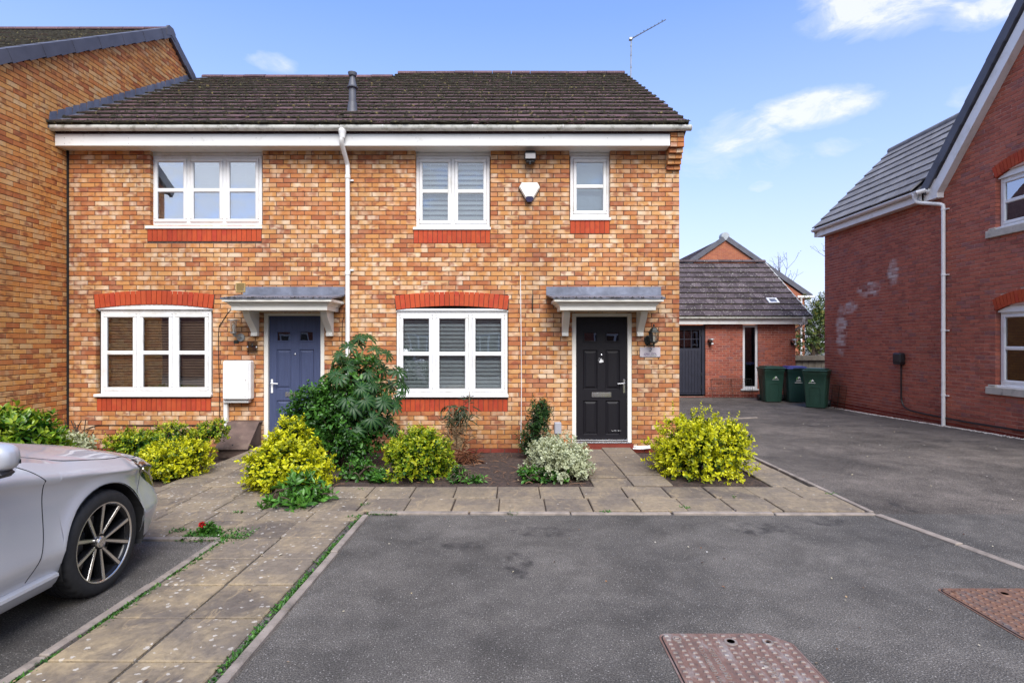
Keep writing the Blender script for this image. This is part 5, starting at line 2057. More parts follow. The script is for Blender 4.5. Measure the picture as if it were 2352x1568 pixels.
M['paint'] = car_paint()
M['tyre'] = simple('tyre_rubber', (0.014, 0.014, 0.015), 0.75, var=0.25, scale=30)
M['rim_dark'] = simple('gloss_black_rim', (0.012, 0.012, 0.014), 0.22, 0.3, var=0.1)
M['rim_cut'] = simple('machined_rim', (0.62, 0.60, 0.57), 0.22, 0.9, var=0.05)
M['car_glass'] = simple('tinted_car_glass', (0.012, 0.014, 0.016), 0.04, 0.0, var=0.05, coat=1.0)
M['lamp_glass'] = simple('headlamp_lens', (0.018, 0.02, 0.022), 0.06, 0.0, var=0.5, scale=30, coat=0.6)
M['steel'] = simple('brake_steel', (0.30, 0.28, 0.26), 0.45, 0.8, var=0.15)

CX, CY = -3.60, 3.735          # centre line of the car, front axle
HUB = 0.333
ARCH = 0.376
WB = 2.86


def Wd(s):
    if s > 0.1:
        t = min(1.0, (s - 0.1) / 0.86)
        return 0.945 * max(0.0, 1 - t ** 3.6) ** 0.36
    if s < -2.9:
        t = min(1.0, (-2.9 - s) / 1.0)
        return 0.945 * max(0.0, 1 - t ** 5) ** (1 / 3)
    return 0.945


def lerp_tab(tab, s):
    if s <= tab[0][0]:
        return tab[0][1]
    for (a, va), (b, vb) in zip(tab, tab[1:]):
        if s <= b:
            t = (s - a) / (b - a)
            t = t * t * (3 - 2 * t) * 0.5 + t * 0.5
            return va + (vb - va) * t
    return tab[-1][1]


ZT_TAB = ((-3.9, 0.93), (-2.9, 1.0), (-1.5, 1.02), (-0.7, 0.995), (-0.25, 0.905), (0.25, 0.835), (0.6, 0.765), (0.96, 0.68))
ZH_TAB = ((-0.6, 1.035), (-0.3, 1.015), (0.1, 0.965), (0.45, 0.895), (0.65, 0.835), (0.85, 0.755), (0.96, 0.685))
OFF_TAB = ((-3.9, 0.06), (-0.5, 0.075), (0.0, 0.075), (0.3, 0.10), (0.5, 0.115), (0.8, 0.07), (0.96, 0.02))


def zt_(s): return lerp_tab(ZT_TAB, s)
def zh_(s): return lerp_tab(ZH_TAB, s)


def zc_(s):
    return 0.781 - 0.142 * s if s > -0.8 else 0.895 - 0.01 * (s + 0.8)


def side_off(s, z):
    zc, zt, zl = zc_(s), zt_(s), 0.42
    zc = min(zc, zt - 0.03)
    sc = min(1.0, Wd(s) / 0.6)
    if z >= zc:
        o = lerp_tab(OFF_TAB, s) * ((z - zc) / (zt - zc)) ** 1.35
    elif z >= zl:
        t = (zc - z) / (zc - zl)
        o = 0.030 * math.sin(PI * t ** 0.55) ** 1.2
    else:
        o = 0.075 * ((zl - z) / 0.22) ** 1.25
    if s > 0.2 and z > 0.42:
        k = min(1.0, (s - 0.2) / 0.32)
        o += 0.065 * min(1.0, (z - 0.42) / 0.32) ** 1.1 * k * k * (3 - 2 * k)
    for s0 in (0.0, -WB):
        r = math.hypot(s - s0, z - HUB)
        o -= 0.016 * math.exp(-((r - ARCH) / 0.05) ** 2)
    return o * sc


def car_side(s, z, side=1, out=0.0):
    d = max(0.0, Wd(s) - side_off(s, z)) + out
    if Wd(s) < 0.0001:
        d = 0.0
    return (CX + side * d, CY + s, z)


def zb_(s):
    b = 0.20
    if s > 0.5:
        b = 0.20 + 0.02 * (s - 0.5)
    for s0 in (0.0, -WB):
        if abs(s - s0) < ARCH - 1e-6:
            b = max(b, HUB + math.sqrt(ARCH ** 2 - (s - s0) ** 2))
    return b


scols = [-3.9 + 0.0] + [-2.9 - math.sin(R(a)) for a in range(84, 0, -7)]
base_cols = set(round(x, 5) for x in scols)
for s0 in (0.0, -WB):
    for a in range(0, 181, 6):
        base_cols.add(round(s0 + ARCH * math.cos(R(a)), 5))
    base_cols.add(round(s0 - ARCH - 0.0008, 5))
    base_cols.add(round(s0 + ARCH + 0.0008, 5))
x = -2.45
while x < -0.42:
    base_cols.add(round(x, 5))
    x += 0.08
for a in range(24, 91, 3):
    base_cols.add(round(0.1 + 0.86 * math.sin(R(a)), 5))
SC = sorted(base_cols)
NR = 30
car = base_thing('parked_car', 'silver saloon car parked nose towards the house at the left edge', 'car', (CX, CY - 1.4, 0))
bm = MB()
for side in (1, -1):
    vs, fs = [], []
    for s in SC:
        zb, zt = zb_(s), zt_(s)
        for j in range(NR + 1):
            vs.append(car_side(s, zb + (zt - zb) * j / NR, side))
    n = NR + 1
    for i in range(len(SC) - 1):
        for j in range(NR):
            q = (i * n + j, (i + 1) * n + j, (i + 1) * n + j + 1, i * n + j + 1)
            fs.append(q if side > 0 else tuple(reversed(q)))
    bm.add(vs, fs)
# upper surface: bonnet zone, deck under the cabin, boot lid
NQ = 14
for side in (1, -1):
    vs, fs = [], []
    for s in SC:
        e = car_side(s, zt_(s), 1)
        d = e[0] - CX
        zc = zh_(s) if s > -0.6 else (zt_(s) + 0.02 if s > -3.0 else zt_(s) + 0.05)
        for j in range(NQ + 1):
            q = j / NQ
            vs.append((CX + side * d * (1 - q), CY + s, zt_(s) + (zc - zt_(s)) * math.sin(q * PI / 2) ** 0.75))
    n = NQ + 1
    for i in range(len(SC) - 1):
        for j in range(NQ):
            q = (i * n + j, (i + 1) * n + j, (i + 1) * n + j + 1, i * n + j + 1)
            fs.append(q if side > 0 else tuple(reversed(q)))
    bm.add(vs, fs)
body = bm.build('body', M['paint'], car, smooth='all')
# floor pan and wheel housings
um = MB()
um.box(CX - 0.78, CX + 0.78, CY - 3.5, CY + 0.42, 0.205, 0.30)
um.box(CX - 0.50, CX + 0.50, CY + 0.421, CY + 0.72, 0.205, 0.30)
um.build('floor_pan', M['gap'], car)
for s0 in (0.0, -WB):
    for side in (1, -1):
        wm = MB()
        vs, fs = [], []
        k = 26
        for dd_ in (0.94, 0.60):
            for i in range(k + 1):
                a = R(-25 + 230 * i / k)
                vs.append((CX + side * dd_, CY + s0 + (ARCH + 0.004) * math.cos(a), max(0.2, HUB + (ARCH + 0.004) * math.sin(a))))
        for i in range(k):
            fs.append((i, i + 1, k + 2 + i, k + 1 + i))
        fs.append(tuple(range(k + 1, 2 * k + 2)))
        wm.add(vs, fs)
        wm.build('wheel_housing', M['gap'], car)
# sill skirts
for side in (1, -1):
    sk = MB()
    pr = []
    for s in np.linspace(-WB + ARCH + 0.01, -ARCH - 0.015, 12):
        e = [(0.872, 0.312), (0.905, 0.300), (0.935, 0.288), (0.938, 0.272), (0.918, 0.235), (0.885, 0.200), (0.80, 0.19)]
        pr.append([(CX + side * d, CY + s, z - 0.012 * (s + 1.4) * 0) for d, z in e])
    vs = [p for r in pr for p in r]
    n = len(pr[0])
    fs = []
    for i in range(len(pr) - 1):
        for j in range(n - 1):
            q = (i * n + j, i * n + j + 1, (i + 1) * n + j + 1, (i + 1) * n + j)
            fs.append(q if side > 0 else tuple(reversed(q)))
    fs.append(tuple(range(n)))
    fs.append(tuple(range(len(vs) - 1, len(vs) - n - 1, -1)))
    sk.add(vs, fs)
    sk.build('side_skirt', M['paint'], car, smooth=True)


def surf_tube(name, pts, r, mat, side=1, parent=None, out=-0.0012):
    mb = MB()
    P = smooth_path([(s, z, 0) for s, z in pts], 5)
    mb.tube([car_side(p.x, min(p.y, zt_(p.x)), side, out) for p in P], r, 6)
    return mb.build(name, mat, parent or car)


def top_pt(s, q, side=1, up=0.0):
    e = car_side(s, zt_(s), 1)
    d = (e[0] - CX) * (1 - q)
    return (CX + side * d, CY + s, zt_(s) + (zh_(s) - zt_(s)) * math.sin(q * PI / 2) ** 0.75 + up)


for side in (1, -1):
    surf_tube('door_seam', [(-0.70, 0.992), (-0.58, 0.93), (-0.505, 0.865), (-0.49, 0.82), (-0.487, 0.66), (-0.50, 0.52), (-0.53, 0.42), (-0.60, 0.315)], 0.0034, M['gap'], side)
    surf_tube('door_seam', [(-1.75, 1.01), (-1.72, 0.8), (-1.72, 0.5), (-1.76, 0.315)], 0.0034, M['gap'], side)
    surf_tube('bumper_seam', [(0.445, 0.668), (0.43, 0.640), (0.385, 0.60), (0.325, 0.565)], 0.0028, M['gap'], side)
    hb = MB()
    P = smooth_path([(-0.50, 0.42, 0), (-0.42, 0.24, 0), (-0.30, 0.07, 0), (-0.18, 0.012, 0), (0.0, 0.004, 0), (0.30, 0.004, 0), (0.56, 0.006, 0), (0.66, 0.03, 0)], 6)
    hb.tube([top_pt(p.x, max(0, p.y), side, -0.0008) for p in P], 0.0036, 6)
    hb.build('bonnet_seam', M['gap'], car)
    # headlamp: a lens patch following the corner of the body
    tops = [(0.395, 0.752), (0.47, 0.782), (0.60, 0.752), (0.72, 0.705), (0.82, 0.630)]
    bots = [(0.395, 0.742), (0.44, 0.680), (0.53, 0.605), (0.66, 0.520), (0.80, 0.495)]
    def pl(tab, u):
        k = u * (len(tab) - 1)
        i = min(int(k), len(tab) - 2)
        t = k - i
        return (tab[i][0] + (tab[i + 1][0] - tab[i][0]) * t, tab[i][1] + (tab[i + 1][1] - tab[i][1]) * t)
    lm = MB()
    def lens(u, v):
        a, b = pl(tops, u), pl(bots, u)
        s, z = a[0] + (b[0] - a[0]) * v, a[1] + (b[1] - a[1]) * v
        edge = min(1.0, 6 * min(u, 1 - u, v, 1 - v) + 0.0)
        return car_side(s, min(z, zt_(s) - 0.002), side, 0.0005 + 0.0075 * edge)
    lm.grid(lens, 18, 8, flip=(side > 0))
    hl = lm.build('headlight', M['lamp_glass'], car, smooth='all')
    dm = MB()
    dm.tube([car_side(s, z, side, 0.0085) for s, z in [pl([(0.45, 0.715), (0.55, 0.665), (0.68, 0.590), (0.78, 0.555)], t / 10) for t in range(11)]], 0.006, 6)
    dm.build('daytime_strip', M['rim_cut'], hl)
    # bumper lip
    lp = MB()
    P = [(0.40 + 0.54 * t / 10) for t in range(11)]
    vs = []
    for s in P:
        a, b = car_side(s, 0.215, side, -0.004), car_side(s, 0.205, side, -0.03)
        vs += [a, (b[0], b[1], 0.150), (b[0] - side * .05, b[1], 0.148)]
    lp.add(vs, [(3 * i, 3 * i + 1, 3 * i + 4, 3 * i + 3) for i in range(10)] + [(3 * i + 1, 3 * i + 2, 3 * i + 5, 3 * i + 4) for i in range(10)])
    lp.build('bumper_lip', M['black'], car)
# grille and lower intake on the nose
gm_ = MB()
for (z0, z1, hw_) in ((0.43, 0.60, 0.40), (0.25, 0.35, 0.48)):
    def gp(u, v, z0=z0, z1=z1, hw_=hw_):
        d = -hw_ + 2 * hw_ * u
        lo, hi = 0.1, 0.96
        for _ in range(28):
            mid = (lo + hi) / 2
            if Wd(mid) - side_off(mid, z0) > abs(d):
                lo = mid
            else:
                hi = mid
        return (CX + d, CY + lo + 0.004, z0 + (z1 - z0) * v)
    gm_.grid(gp, 16, 3, flip=True)
gm_.build('grille', M['black'], car)

# cabin: glass house and roof panel
CAB = [(-0.66, 1.030, 0.80), (-0.95, 1.20, 0.74), (-1.25, 1.385, 0.66), (-1.45, 1.465, 0.62), (-1.9, 1.50, 0.61), (-2.4, 1.455, 0.60), (-2.85, 1.33, 0.60), (-3.25, 1.17, 0.62), (-3.5, 1.05, 0.68)]
def cab_sec(k):
    s, zr, wr = CAB[k]
    zb = 1.0
    wb = 0.845 if -3.2 < s < -0.8 else 0.78
    f = min(1.0, (zr - zb) / 0.4)
    return [(wb, zb - 0.03), (wb - 0.01, zb), (wb + (wr - wb) * 0.55 * f, zb + (zr - zb) * 0.6), (wr, zb + (zr - zb) * 0.90), (wr * 0.8, zr - 0.012), (wr * 0.45, zr), (0, zr + 0.004)]
for nm, js, ks, mt_ in (('side_glass', (0, 3), (0, 8), M['car_glass']), ('windscreen', (3, 6), (0, 3), M['car_glass']), ('roof', (3, 6), (3, 5), M['paint']), ('rear_screen', (3, 6), (5, 8), M['car_glass'])):
    cm_ = MB()
    for side in (1, -1):
        for k in range(ks[0], ks[1]):
            a, b = cab_sec(k), cab_sec(k + 1)
            for j in range(js[0], js[1]):
                q = [(CX + side * a[j][0], CY + CAB[k][0], a[j][1]), (CX + side * a[j + 1][0], CY + CAB[k][0], a[j + 1][1]), (CX + side * b[j + 1][0], CY + CAB[k + 1][0], b[j + 1][1]), (CX + side * b[j][0], CY + CAB[k + 1][0], b[j][1])]
                cm_.add(q if side < 0 else list(reversed(q)), [(0, 1, 2, 3)])
    cm_.build(nm, mt_, car, smooth='all')
for side in (1, -1):
    pm = MB()
    pm.tube([(CX + side * (cab_sec(k)[3][0] + 0.004), CY + CAB[k][0], cab_sec(k)[3][1]) for k in range(0, 9)], 0.028, 8)
    pm.tube([(CX + side * 0.845, CY + s, 1.0) for s in (-0.90, -1.2, -2.0, -3.1)], 0.014, 6)
    pm.tube([(CX + side * 0.842, CY - 1.75, 1.0), (CX + side * 0.66, CY - 1.75, 1.44)], 0.03, 6)
    pm.build('pillar', M['paint'], car, smooth=True)
    # door mirror
    mm = MB()
    c = Vector((CX + side * 1.085, CY - 1.015, 1.085))
    def mir(u, v):
        a, b = 2 * PI * u, PI * (v - 0.5)
        ce = lambda t, e: math.copysign(abs(t) ** e, t)
        X = ce(math.cos(b), .55) * ce(math.cos(a), .6)
        Y_ = ce(math.cos(b), .55) * ce(math.sin(a), .8)
        Z = ce(math.sin(b), .7)
        return (c.x + 0.125 * X * side, c.y + 0.072 * Y_ + 0.02 * X, c.z + 0.078 * Z * (1 - 0.12 * X))
    mm.grid(mir, 28, 14, flip=(side < 0))
    mo = mm.build('door_mirror', M['paint'], car, smooth='all')
    lower = MB()
    lower.bbox(-0.118, 0.112, -0.060, 0.052, -0.090, -0.052, 0.02, mtx=Matrix.Translation(c))
    lower.tube([c + Vector((-side * 0.07, 0, -0.07)), c + Vector((-side * 0.20, 0.05, -0.10)), c + Vector((-side * 0.25, 0.07, -0.12))], [0.03, 0.026, 0.04], 8)
    lower.build('mirror_base', M['black'], mo, smooth=True)
    ind = MB()
    ind.grid(lambda u, v: (c.x + side * (0.02 + 0.107 * u), c.y + 0.068 - 0.02 * u * u, c.z - 0.012 - 0.022 * v), 8, 2, flip=(side > 0))
    ind.build('indicator', M['lamp_glass'], mo, smooth='all')
    dh = MB()
    dh.bbox(-0.01, 0.016, -0.11, 0.11, -0.012, 0.012, 0.008, mtx=Matrix.Translation(Vector(car_side(-1.45, 0.80, side, 0.018))))
    dh.build('door_handle', M['paint'], car)


def build_wheel(parent, side, s0):
    x = CX + side * 0.93
    wmx = Matrix.Translation((x, CY + s0, HUB)) @ Matrix.Rotation(R(90 * side), 4, 'Y')      # local +Z points outwards
    t = MB()
    n = 132
    prof = [(0.250, 0.000), (0.262, 0.004), (0.285, 0.006), (0.308, 0.000), (0.322, -0.010), (0.331, -0.024), (0.335, -0.040), (0.336, -0.075), (0.336, -0.080), (0.328, -0.082), (0.328, -0.092), (0.336, -0.094),
            (0.337, -0.125), (0.329, -0.127), (0.329, -0.137), (0.337, -0.139), (0.336, -0.18), (0.331, -0.20), (0.31, -0.225), (0.25, -0.225)]
    t.lathe(prof, n, wmx, caps=False)
    # shoulder sipes
    inv = wmx.inverted()
    for i, (r, h) in enumerate(prof):
        if -0.20 < h < -0.020 and (h > -0.078 or h < -0.14):
            for k in range(0, n, 4):
                vi = i * n + k
                p = inv @ Vector(t.v[vi])
                f = (math.hypot(p.x, p.y) - 0.007) / math.hypot(p.x, p.y)
                t.v[vi] = tuple(wmx @ Vector((p.x * f, p.y * f, p.z)))
    tyre = t.build('wheel', M['tyre'], parent, smooth=True)
    r = MB()
    r.lathe([(0.252, -0.004), (0.240, -0.008), (0.232, -0.016), (0.226, -0.03), (0.222, -0.20), (0.226, -0.205)], 60, wmx, caps=False)
    r.lathe([(0.0, -0.055), (0.055, -0.05), (0.062, -0.07), (0.062, -0.12), (0.0, -0.12)], 24, wmx)
    r.build('rim', M['rim_dark'], tyre, smooth=True)
    l = MB()
    l.lathe([(0.2535, 0.0015), (0.2535, 0.004), (0.247, 0.003), (0.243, -0.002)], 60, wmx, caps=False)
    # five twin spokes: dark web with a bright machined face
    d = MB()
    for i in range(5):
        for e in (-1, 1):
            a0 = 2 * PI * i / 5 + e * 0.20 + 0.31
            a1 = 2 * PI * i / 5 + e * 0.325 + 0.31
            p0 = Vector((0.050 * math.cos(a0 - e * .05), 0.050 * math.sin(a0 - e * .05), 0))
            p1 = Vector((0.245 * math.cos(a1), 0.245 * math.sin(a1), 0))
            dr = (p1 - p0).normalized()
            nn = Vector((-dr.y, dr.x, 0))
            for (mbx, w0, w1, zo0, zo1, zi) in ((l, 0.0065, 0.0100, -0.034, -0.004, 0.004), (d, 0.013, 0.017, -0.038, -0.008, 0.045)):
                vs = []
                for (p, w_, zo) in ((p0, w0, zo0), (p1, w1, zo1)):
                    for (sg_, zz_) in ((-1, zo), (1, zo), (1.15, zo - zi), (-1.15, zo - zi)):
                        q = p + nn * (w_ * sg_)
                        vs.append(tuple(wmx @ Vector((q.x, q.y, zz_))))
                mbx.add(vs, [(0, 1, 5, 4), (1, 2, 6, 5), (2, 3, 7, 6), (3, 0, 4, 7), (4, 5, 6, 7), (3, 2, 1, 0)])
    d.build('spoke_web', M['rim_dark'], tyre)
    l.build('spoke_face', M['rim_cut'], tyre)
    h = MB()
    h.lathe([(0.0, -0.020), (0.030, -0.021), (0.033, -0.024), (0.038, -0.026), (0.040, -0.034), (0.040, -0.06)], 28, wmx)
    h.build('hub_cap', M['rim_cut'], tyre, smooth=True)
    # three-armed emblem in a ring on the cap
    em = MB()
    em.lathe([(0.026, -0.0195), (0.0285, -0.0185), (0.0285, -0.021)], 24, wmx, caps=False)
    for i in range(3):
        a = 2 * PI * i / 3 + 0.5
        q = [(0.026 * math.cos(a), 0.026 * math.sin(a)), (0.005 * math.cos(a + 1.05), 0.005 * math.sin(a + 1.05)), (0, 0), (0.005 * math.cos(a - 1.05), 0.005 * math.sin(a - 1.05))]
        em.add([tuple(wmx @ Vector((x_, y_, -0.0185))) for x_, y_ in q], [(0, 1, 2, 3)])
    em.build('emblem', M['chrome'], tyre)
    b = MB()
    b.lathe([(0.06, -0.10), (0.165, -0.10), (0.165, -0.125), (0.06, -0.125)], 40, wmx, closed=True)
    b.build('brake_disc', M['steel'], tyre)
    bc_ = MB()
    for k in range(5):
        a = R(20 + k * 12)
        bc_.bbox(-0.02, 0.02, -0.03, 0.03, -0.14, -0.085, 0.006, mtx=wmx @ Matrix.Rotation(a, 4, 'Z') @ Matrix.Translation((0.145, 0, 0)))
    bc_.build('brake_caliper', M['steel'], tyre)


for s0 in (0.0, -WB):
    for side in (1, -1):
        build_wheel(car, side, s0)
# ------------------------------------------------------------------ things fixed to the walls
AMB = glass_mat('lantern_glass', tint=(0.80, 0.78, 0.72), base=0.12)
M['amb'] = AMB
M['iron'] = simple('dark_cast_metal', (0.022, 0.025, 0.022), 0.45, 0.4, var=0.3)
M['galv'] = simple('galvanised_metal', (0.34, 0.36, 0.36), 0.45, 0.7, var=0.2)
# coach lantern beside the dark door
lx_, ly_, lz_ = fx(1502, 9.0), 9.0, 1.555
lan = thing('coach_lantern', 'black coach lantern on the wall right of the dark door', 'lamp', (lx_, ly_, lz_))
mb = MB()
mb.lathe([(0.0, 0.375), (0.010, 0.37), (0.014, 0.352), (0.008, 0.335), (0.018, 0.322), (0.045, 0.312), (0.075, 0.265), (0.098, 0.255), (0.102, 0.245), (0.085, 0.240)], 6)
mb.build('lamp_cap', M['iron'], lan)
mb = MB()
mb.lathe([(0.078, 0.240), (0.056, 0.095)], 6)
mb.build('glass', M['amb'], lan)
mb = MB()
for k in range(6):
    a = 2 * PI * k / 6
    mb.tube([(0.080 * math.cos(a), 0.080 * math.sin(a), 0.242), (0.058 * math.cos(a), 0.058 * math.sin(a), 0.092)], 0.0055, 5)
mb.lathe([(0.064, 0.098), (0.064, 0.088), (0.04, 0.075), (0.014, 0.06), (0.014, 0.03), (0.018, 0.022), (0.008, 0.012), (0.0, 0.0)], 12)
mb.tube([(0, 0.0, 0.05), (-0.03, 0.05, 0.03), (-0.055, 0.11, 0.06), (-0.06, 0.165, 0.11)], [0.016, 0.014, 0.014, 0.018], 8)
mb.lathe([(0.0, 0.0), (0.045, 0.0), (0.055, 0.008), (0.055, 0.014)], 16, Matrix.Translation((-0.06, 0.147, 0.115)) @ Matrix.Scale(1.5, 4, (0, 0, 1)) @ Matrix.Rotation(R(-90), 4, 'X'))
mb.build('bracket_arm', M['iron'], lan)
mb = MB()
mb.lathe([(0.0, 0.20), (0.014, 0.19), (0.018, 0.16), (0.012, 0.12), (0.010, 0.09)], 10)
mb.build('bulb', M['white'], lan, smooth=True)

# slate-grey house sign
sx0, sx1, sz0, sz1 = fx(1469), fx(1516), fz(819.5), fz(797)
sg_ = thing('house_sign', 'mauve-grey name plate with a large number 2 under the coach lantern', 'sign', ((sx0 + sx1) / 2, FACADE - 0.02, sz0))
M['sign'] = simple('mauve_grey_plate', (0.47, 0.43, 0.46), 0.35, var=0.06)
MB().bbox(-(sx1 - sx0) / 2, (sx1 - sx0) / 2, -0.006, 0.006, 0, sz1 - sz0, 0.002).build('plate', M['sign'], sg_)
INK = simple('dark_ink', (0.02, 0.012, 0.04), 0.6)
INK2 = simple('purple_ink', (0.07, 0.03, 0.13), 0.6)
INK3 = simple('green_ink', (0.03, 0.09, 0.03), 0.6)
for (tx, size, px_, pz, mt_) in (('2', 0.088, 0.0, 0.112, INK), ('Caper Otha', 0.040, 0.0, 0.056, INK2), ('Thurrey', 0.040, -0.045, 0.026, INK2), ('Noor', 0.040, 0.062, 0.026, INK3)):
    obj('lettering', text_mesh(tx, size, 0.0008, mt_, 0.25), sg_, None, (px_, -0.0075, pz), (R(90), 0, 0))
mb = MB()
for x_ in (-0.155, 0.155):
    for z_ in (0.012, sz1 - sz0 - 0.012):
        mb.lathe([(0.005, 0), (0.004, 0.004)], 8, Matrix.Translation((x_ * 0.98, -0.006, z_)) @ Matrix.Rotation(R(90), 4, 'X'))
mb.build('screw', M['chrome'], sg_)

# glass cylinder lamp with sensor beside the blue door
l4 = thing('wall_lamp', 'glass cylinder wall lamp with a flat disc top left of the blue door', 'lamp', (fx(537, 9.0), 8.99, 1.60))
MB().lathe([(0.0, 0.405), (0.055, 0.402), (0.10, 0.392), (0.102, 0.385), (0.05, 0.380)], 24).build('lamp_cap', M['galv'], l4, smooth=True)
MB().lathe([(0.050, 0.379), (0.046, 0.195)], 20).build('glass', M['amb'], l4, smooth=True)
MB().lathe([(0.0, 0.33), (0.018, 0.32), (0.022, 0.28), (0.012, 0.23), (0.010, 0.20)], 10).build('bulb', M['white'], l4, smooth=True)
mb = MB()
mb.lathe([(0.051, 0.198), (0.051, 0.185), (0.02, 0.175)], 20)
mb.tube([(0.0, 0.0, 0.18), (0.012, 0.02, 0.15), (0.035, 0.10, 0.125), (0.04, 0.16, 0.12)], [0.02, 0.024, 0.022, 0.022], 8)
mb.lathe([(0.0, 0.0), (0.056, 0.0), (0.062, 0.02), (0.062, 0.03)], 20, Matrix.Translation((0.042, 0.172, 0.12)) @ Matrix.Rotation(R(90), 4, 'X'))
mb.build('bracket_arm', M['galv'], l4, smooth=True)
mb = MB()
mb.bbox(0.0, 0.062, -0.01, 0.06, 0.02, 0.075, 0.01)
mb.bbox(0.016, 0.046, -0.013, -0.0105, 0.03, 0.06, 0.001)
mb.build('motion_sensor', M['iron'], l4)

p4 = thing('number_plaque', 'small clear plaque with the number 4 beside the blue door', 'sign', (fx(581), FACADE - 0.03, fz(811)))
MB().bbox(-0.085, 0.085, -0.003, 0.003, 0, 0.20, 0.001).build('plate', glass_mat('plaque_acrylic', tint=(0.80, 0.82, 0.78), base=0.10), p4)
obj('lettering', text_mesh('4', 0.10, 0.001, M['black']), p4, None, (-0.005, -0.005, 0.125), (R(90), 0, 0))
mb = MB()
for x_ in (-0.072, 0.072):
    mb.lathe([(0.0, 0.012), (0.011, 0.010), (0.012, 0.0), (0.006, -0.001), (0.006, -0.022)], 10, Matrix.Translation((x_, -0.003, 0.10)) @ Matrix.Rotation(R(90), 4, 'X'))
mb.build('standoff', M['chrome'], p4)

# white meter cabinet with cable trunking
mx0, mx1, mz0, mz1 = fx(510, 9.0), fx(574, 9.0), fz(918, 9.0), fz(828, 9.0)
me_ = thing('meter_cabinet', 'white electricity meter cabinet on the wall left of the blue door', 'cabinet', ((mx0 + mx1) / 2, 9.16, mz0))
hw_ = (mx1 - mx0) / 2
mh = mz1 - mz0
MB().bbox(-hw_, hw_, -0.15, 0.0, 0.0, mh, 0.02).build('box', M['white'], me_)
MB().bbox(-hw_ + 0.012, hw_ - 0.028, -0.164, -0.151, 0.012, mh - 0.03, 0.006).build('lid', M['white'], me_)
mb = MB()
mb.lathe([(0.008, 0), (0.008, 0.003), (0.0, 0.004)], 8, Matrix.Translation((hw_ - 0.065, -0.164, mh * 0.5)) @ Matrix.Rotation(R(90), 4, 'X'))
mb.lathe([(0.006, 0), (0.006, 0.003), (0.0, 0.004)], 8, Matrix.Translation((hw_ - 0.075, -0.164, mh * 0.08)) @ Matrix.Rotation(R(90), 4, 'X'))
mb.build('lock', simple('rusty_lock', (0.10, 0.04, 0.02), 0.6), me_)
MB().bbox(-hw_ - 0.012, hw_ - 0.05, -0.11, 0.0, -0.055, -0.001, 0.008).build('base_ledge', M['white'], me_)
MB().bbox(-hw_ - 0.03, -hw_ + 0.035, -0.07, 0.0, -mz0 - 0.1, -0.056, 0.008).build('cable_trunking', M['white_dirty'], me_)

# ground gas-meter box with sloping lid
gb = thing('gas_meter_box', 'brown ground box with a sloping lid against the wall below the meter cabinet', 'meter box', (-4.26, 8.9, -0.12))
M['gasbox'] = simple('weathered_brown_plastic', (0.115, 0.075, 0.062), 0.75, var=0.3, scale=5, dirt=(0.20, 0.145, 0.11), dirt_at=(0.55, 0.8), dscale=7)
MB().prism([(0.26, 0.0), (-0.24, 0.0), (-0.24, 0.16), (0.10, 0.46), (0.26, 0.46)], 'x', -0.22, 0.22).build('body', M['gasbox'], gb)
MB().prism([(-0.275, 0.135), (-0.262, 0.160), (0.12, 0.500), (0.26, 0.500), (0.26, 0.482), (0.125, 0.480), (-0.25, 0.140)], 'x', -0.25, 0.25).build('lid', M['gasbox'], gb)
mb = MB()
mb.lathe([(0.012, 0), (0.010, 0.006), (0.0, 0.007)], 10, Matrix.Translation((0.0, -0.225, 0.195)) @ Matrix.Rotation(R(48), 4, 'X'))
mb.build('lock', M['black'], gb)

# airbrick (part of the wall of the blue-door house)
av = MB()
ax0, ax1, az0, az1 = fx(542.5), fx(564.4), fz(670.8), fz(649.7)
ring(av, F0, ax0, ax1, az0, az1, 0.014, -0.022, 0.02, 0.002)
M['vent'] = simple('tan_vent_plastic', (0.42, 0.29, 0.11), 0.6, var=0.1)
avo = av.build('air_vent', M['vent'], h4)
for k in range(8):
    z_ = az0 + 0.018 + k * (az1 - az0 - 0.034) / 7.4
    MB().box(ax0 + .012, ax1 - .012, -0.018, 0.005, z_, z_ + 0.007, mtx=F0.m).build('louvre', M['vent'], avo)
MB().box(ax0 + .01, ax1 - .01, -0.0125, 0.02, az0 + .01, az1 - .01, mtx=F0.m).build('backing', M['gap'], avo)


def cable(name, label, pts, r, mat, cat='cable', n=6, sm=5):
    mb = MB()
    mb.tube(smooth_path(pts, sm), r, n)
    return tag(mb.build(name, mat, smooth=True), label, cat)


fw = FACADE - 0.014
cable('cable', 'thin white cable running straight down the wall between window and dark door', [(fx(1195.5), fw, fz(633)), (fx(1196), fw - .004, fz(700)), (fx(1197), fw - .006, fz(780)), (fx(1197.5), fw - .01, fz(900)), (fx(1196.5), fw - .012, fz(990)), (fx(1195), fw - .02, fz(1016))], 0.0058, M['white'])
cable('cable', 'black cable looping from the canopy down beside the white meter cabinet', [(fx(533), fw, fz(709)), (fx(522), fw, fz(722)), (fx(510), fw - .01, fz(742)), (fx(503.5), fw, fz(755)), (fx(503), fw, fz(820)), (fx(505), fw, fz(900)), (fx(504), fw, fz(975)), (fx(500), fw - .02, fz(1012))], 0.006, M['black'])
cable('cable', 'short black cable hanging below the canopy beside the white downpipe', [(fx(791), fw, fz(706)), (fx(790), fw, fz(730)), (fx(786.5), fw, fz(752)), (fx(786), fw, fz(900))], 0.005, M['black'])
cable('cable', 'black cable along the foot of the wall below the brown blinds', [(fx(180), fw - .03, fz(1008)), (fx(193), fw - .03, fz(990)), (fx(215), fw, fz(979)), (fx(245), fw, fz(976)), (fx(330), fw, fz(977)), (fx(420), fw, fz(977)), (fx(500), fw, fz(976))], 0.007, M['black'])
mb = MB()
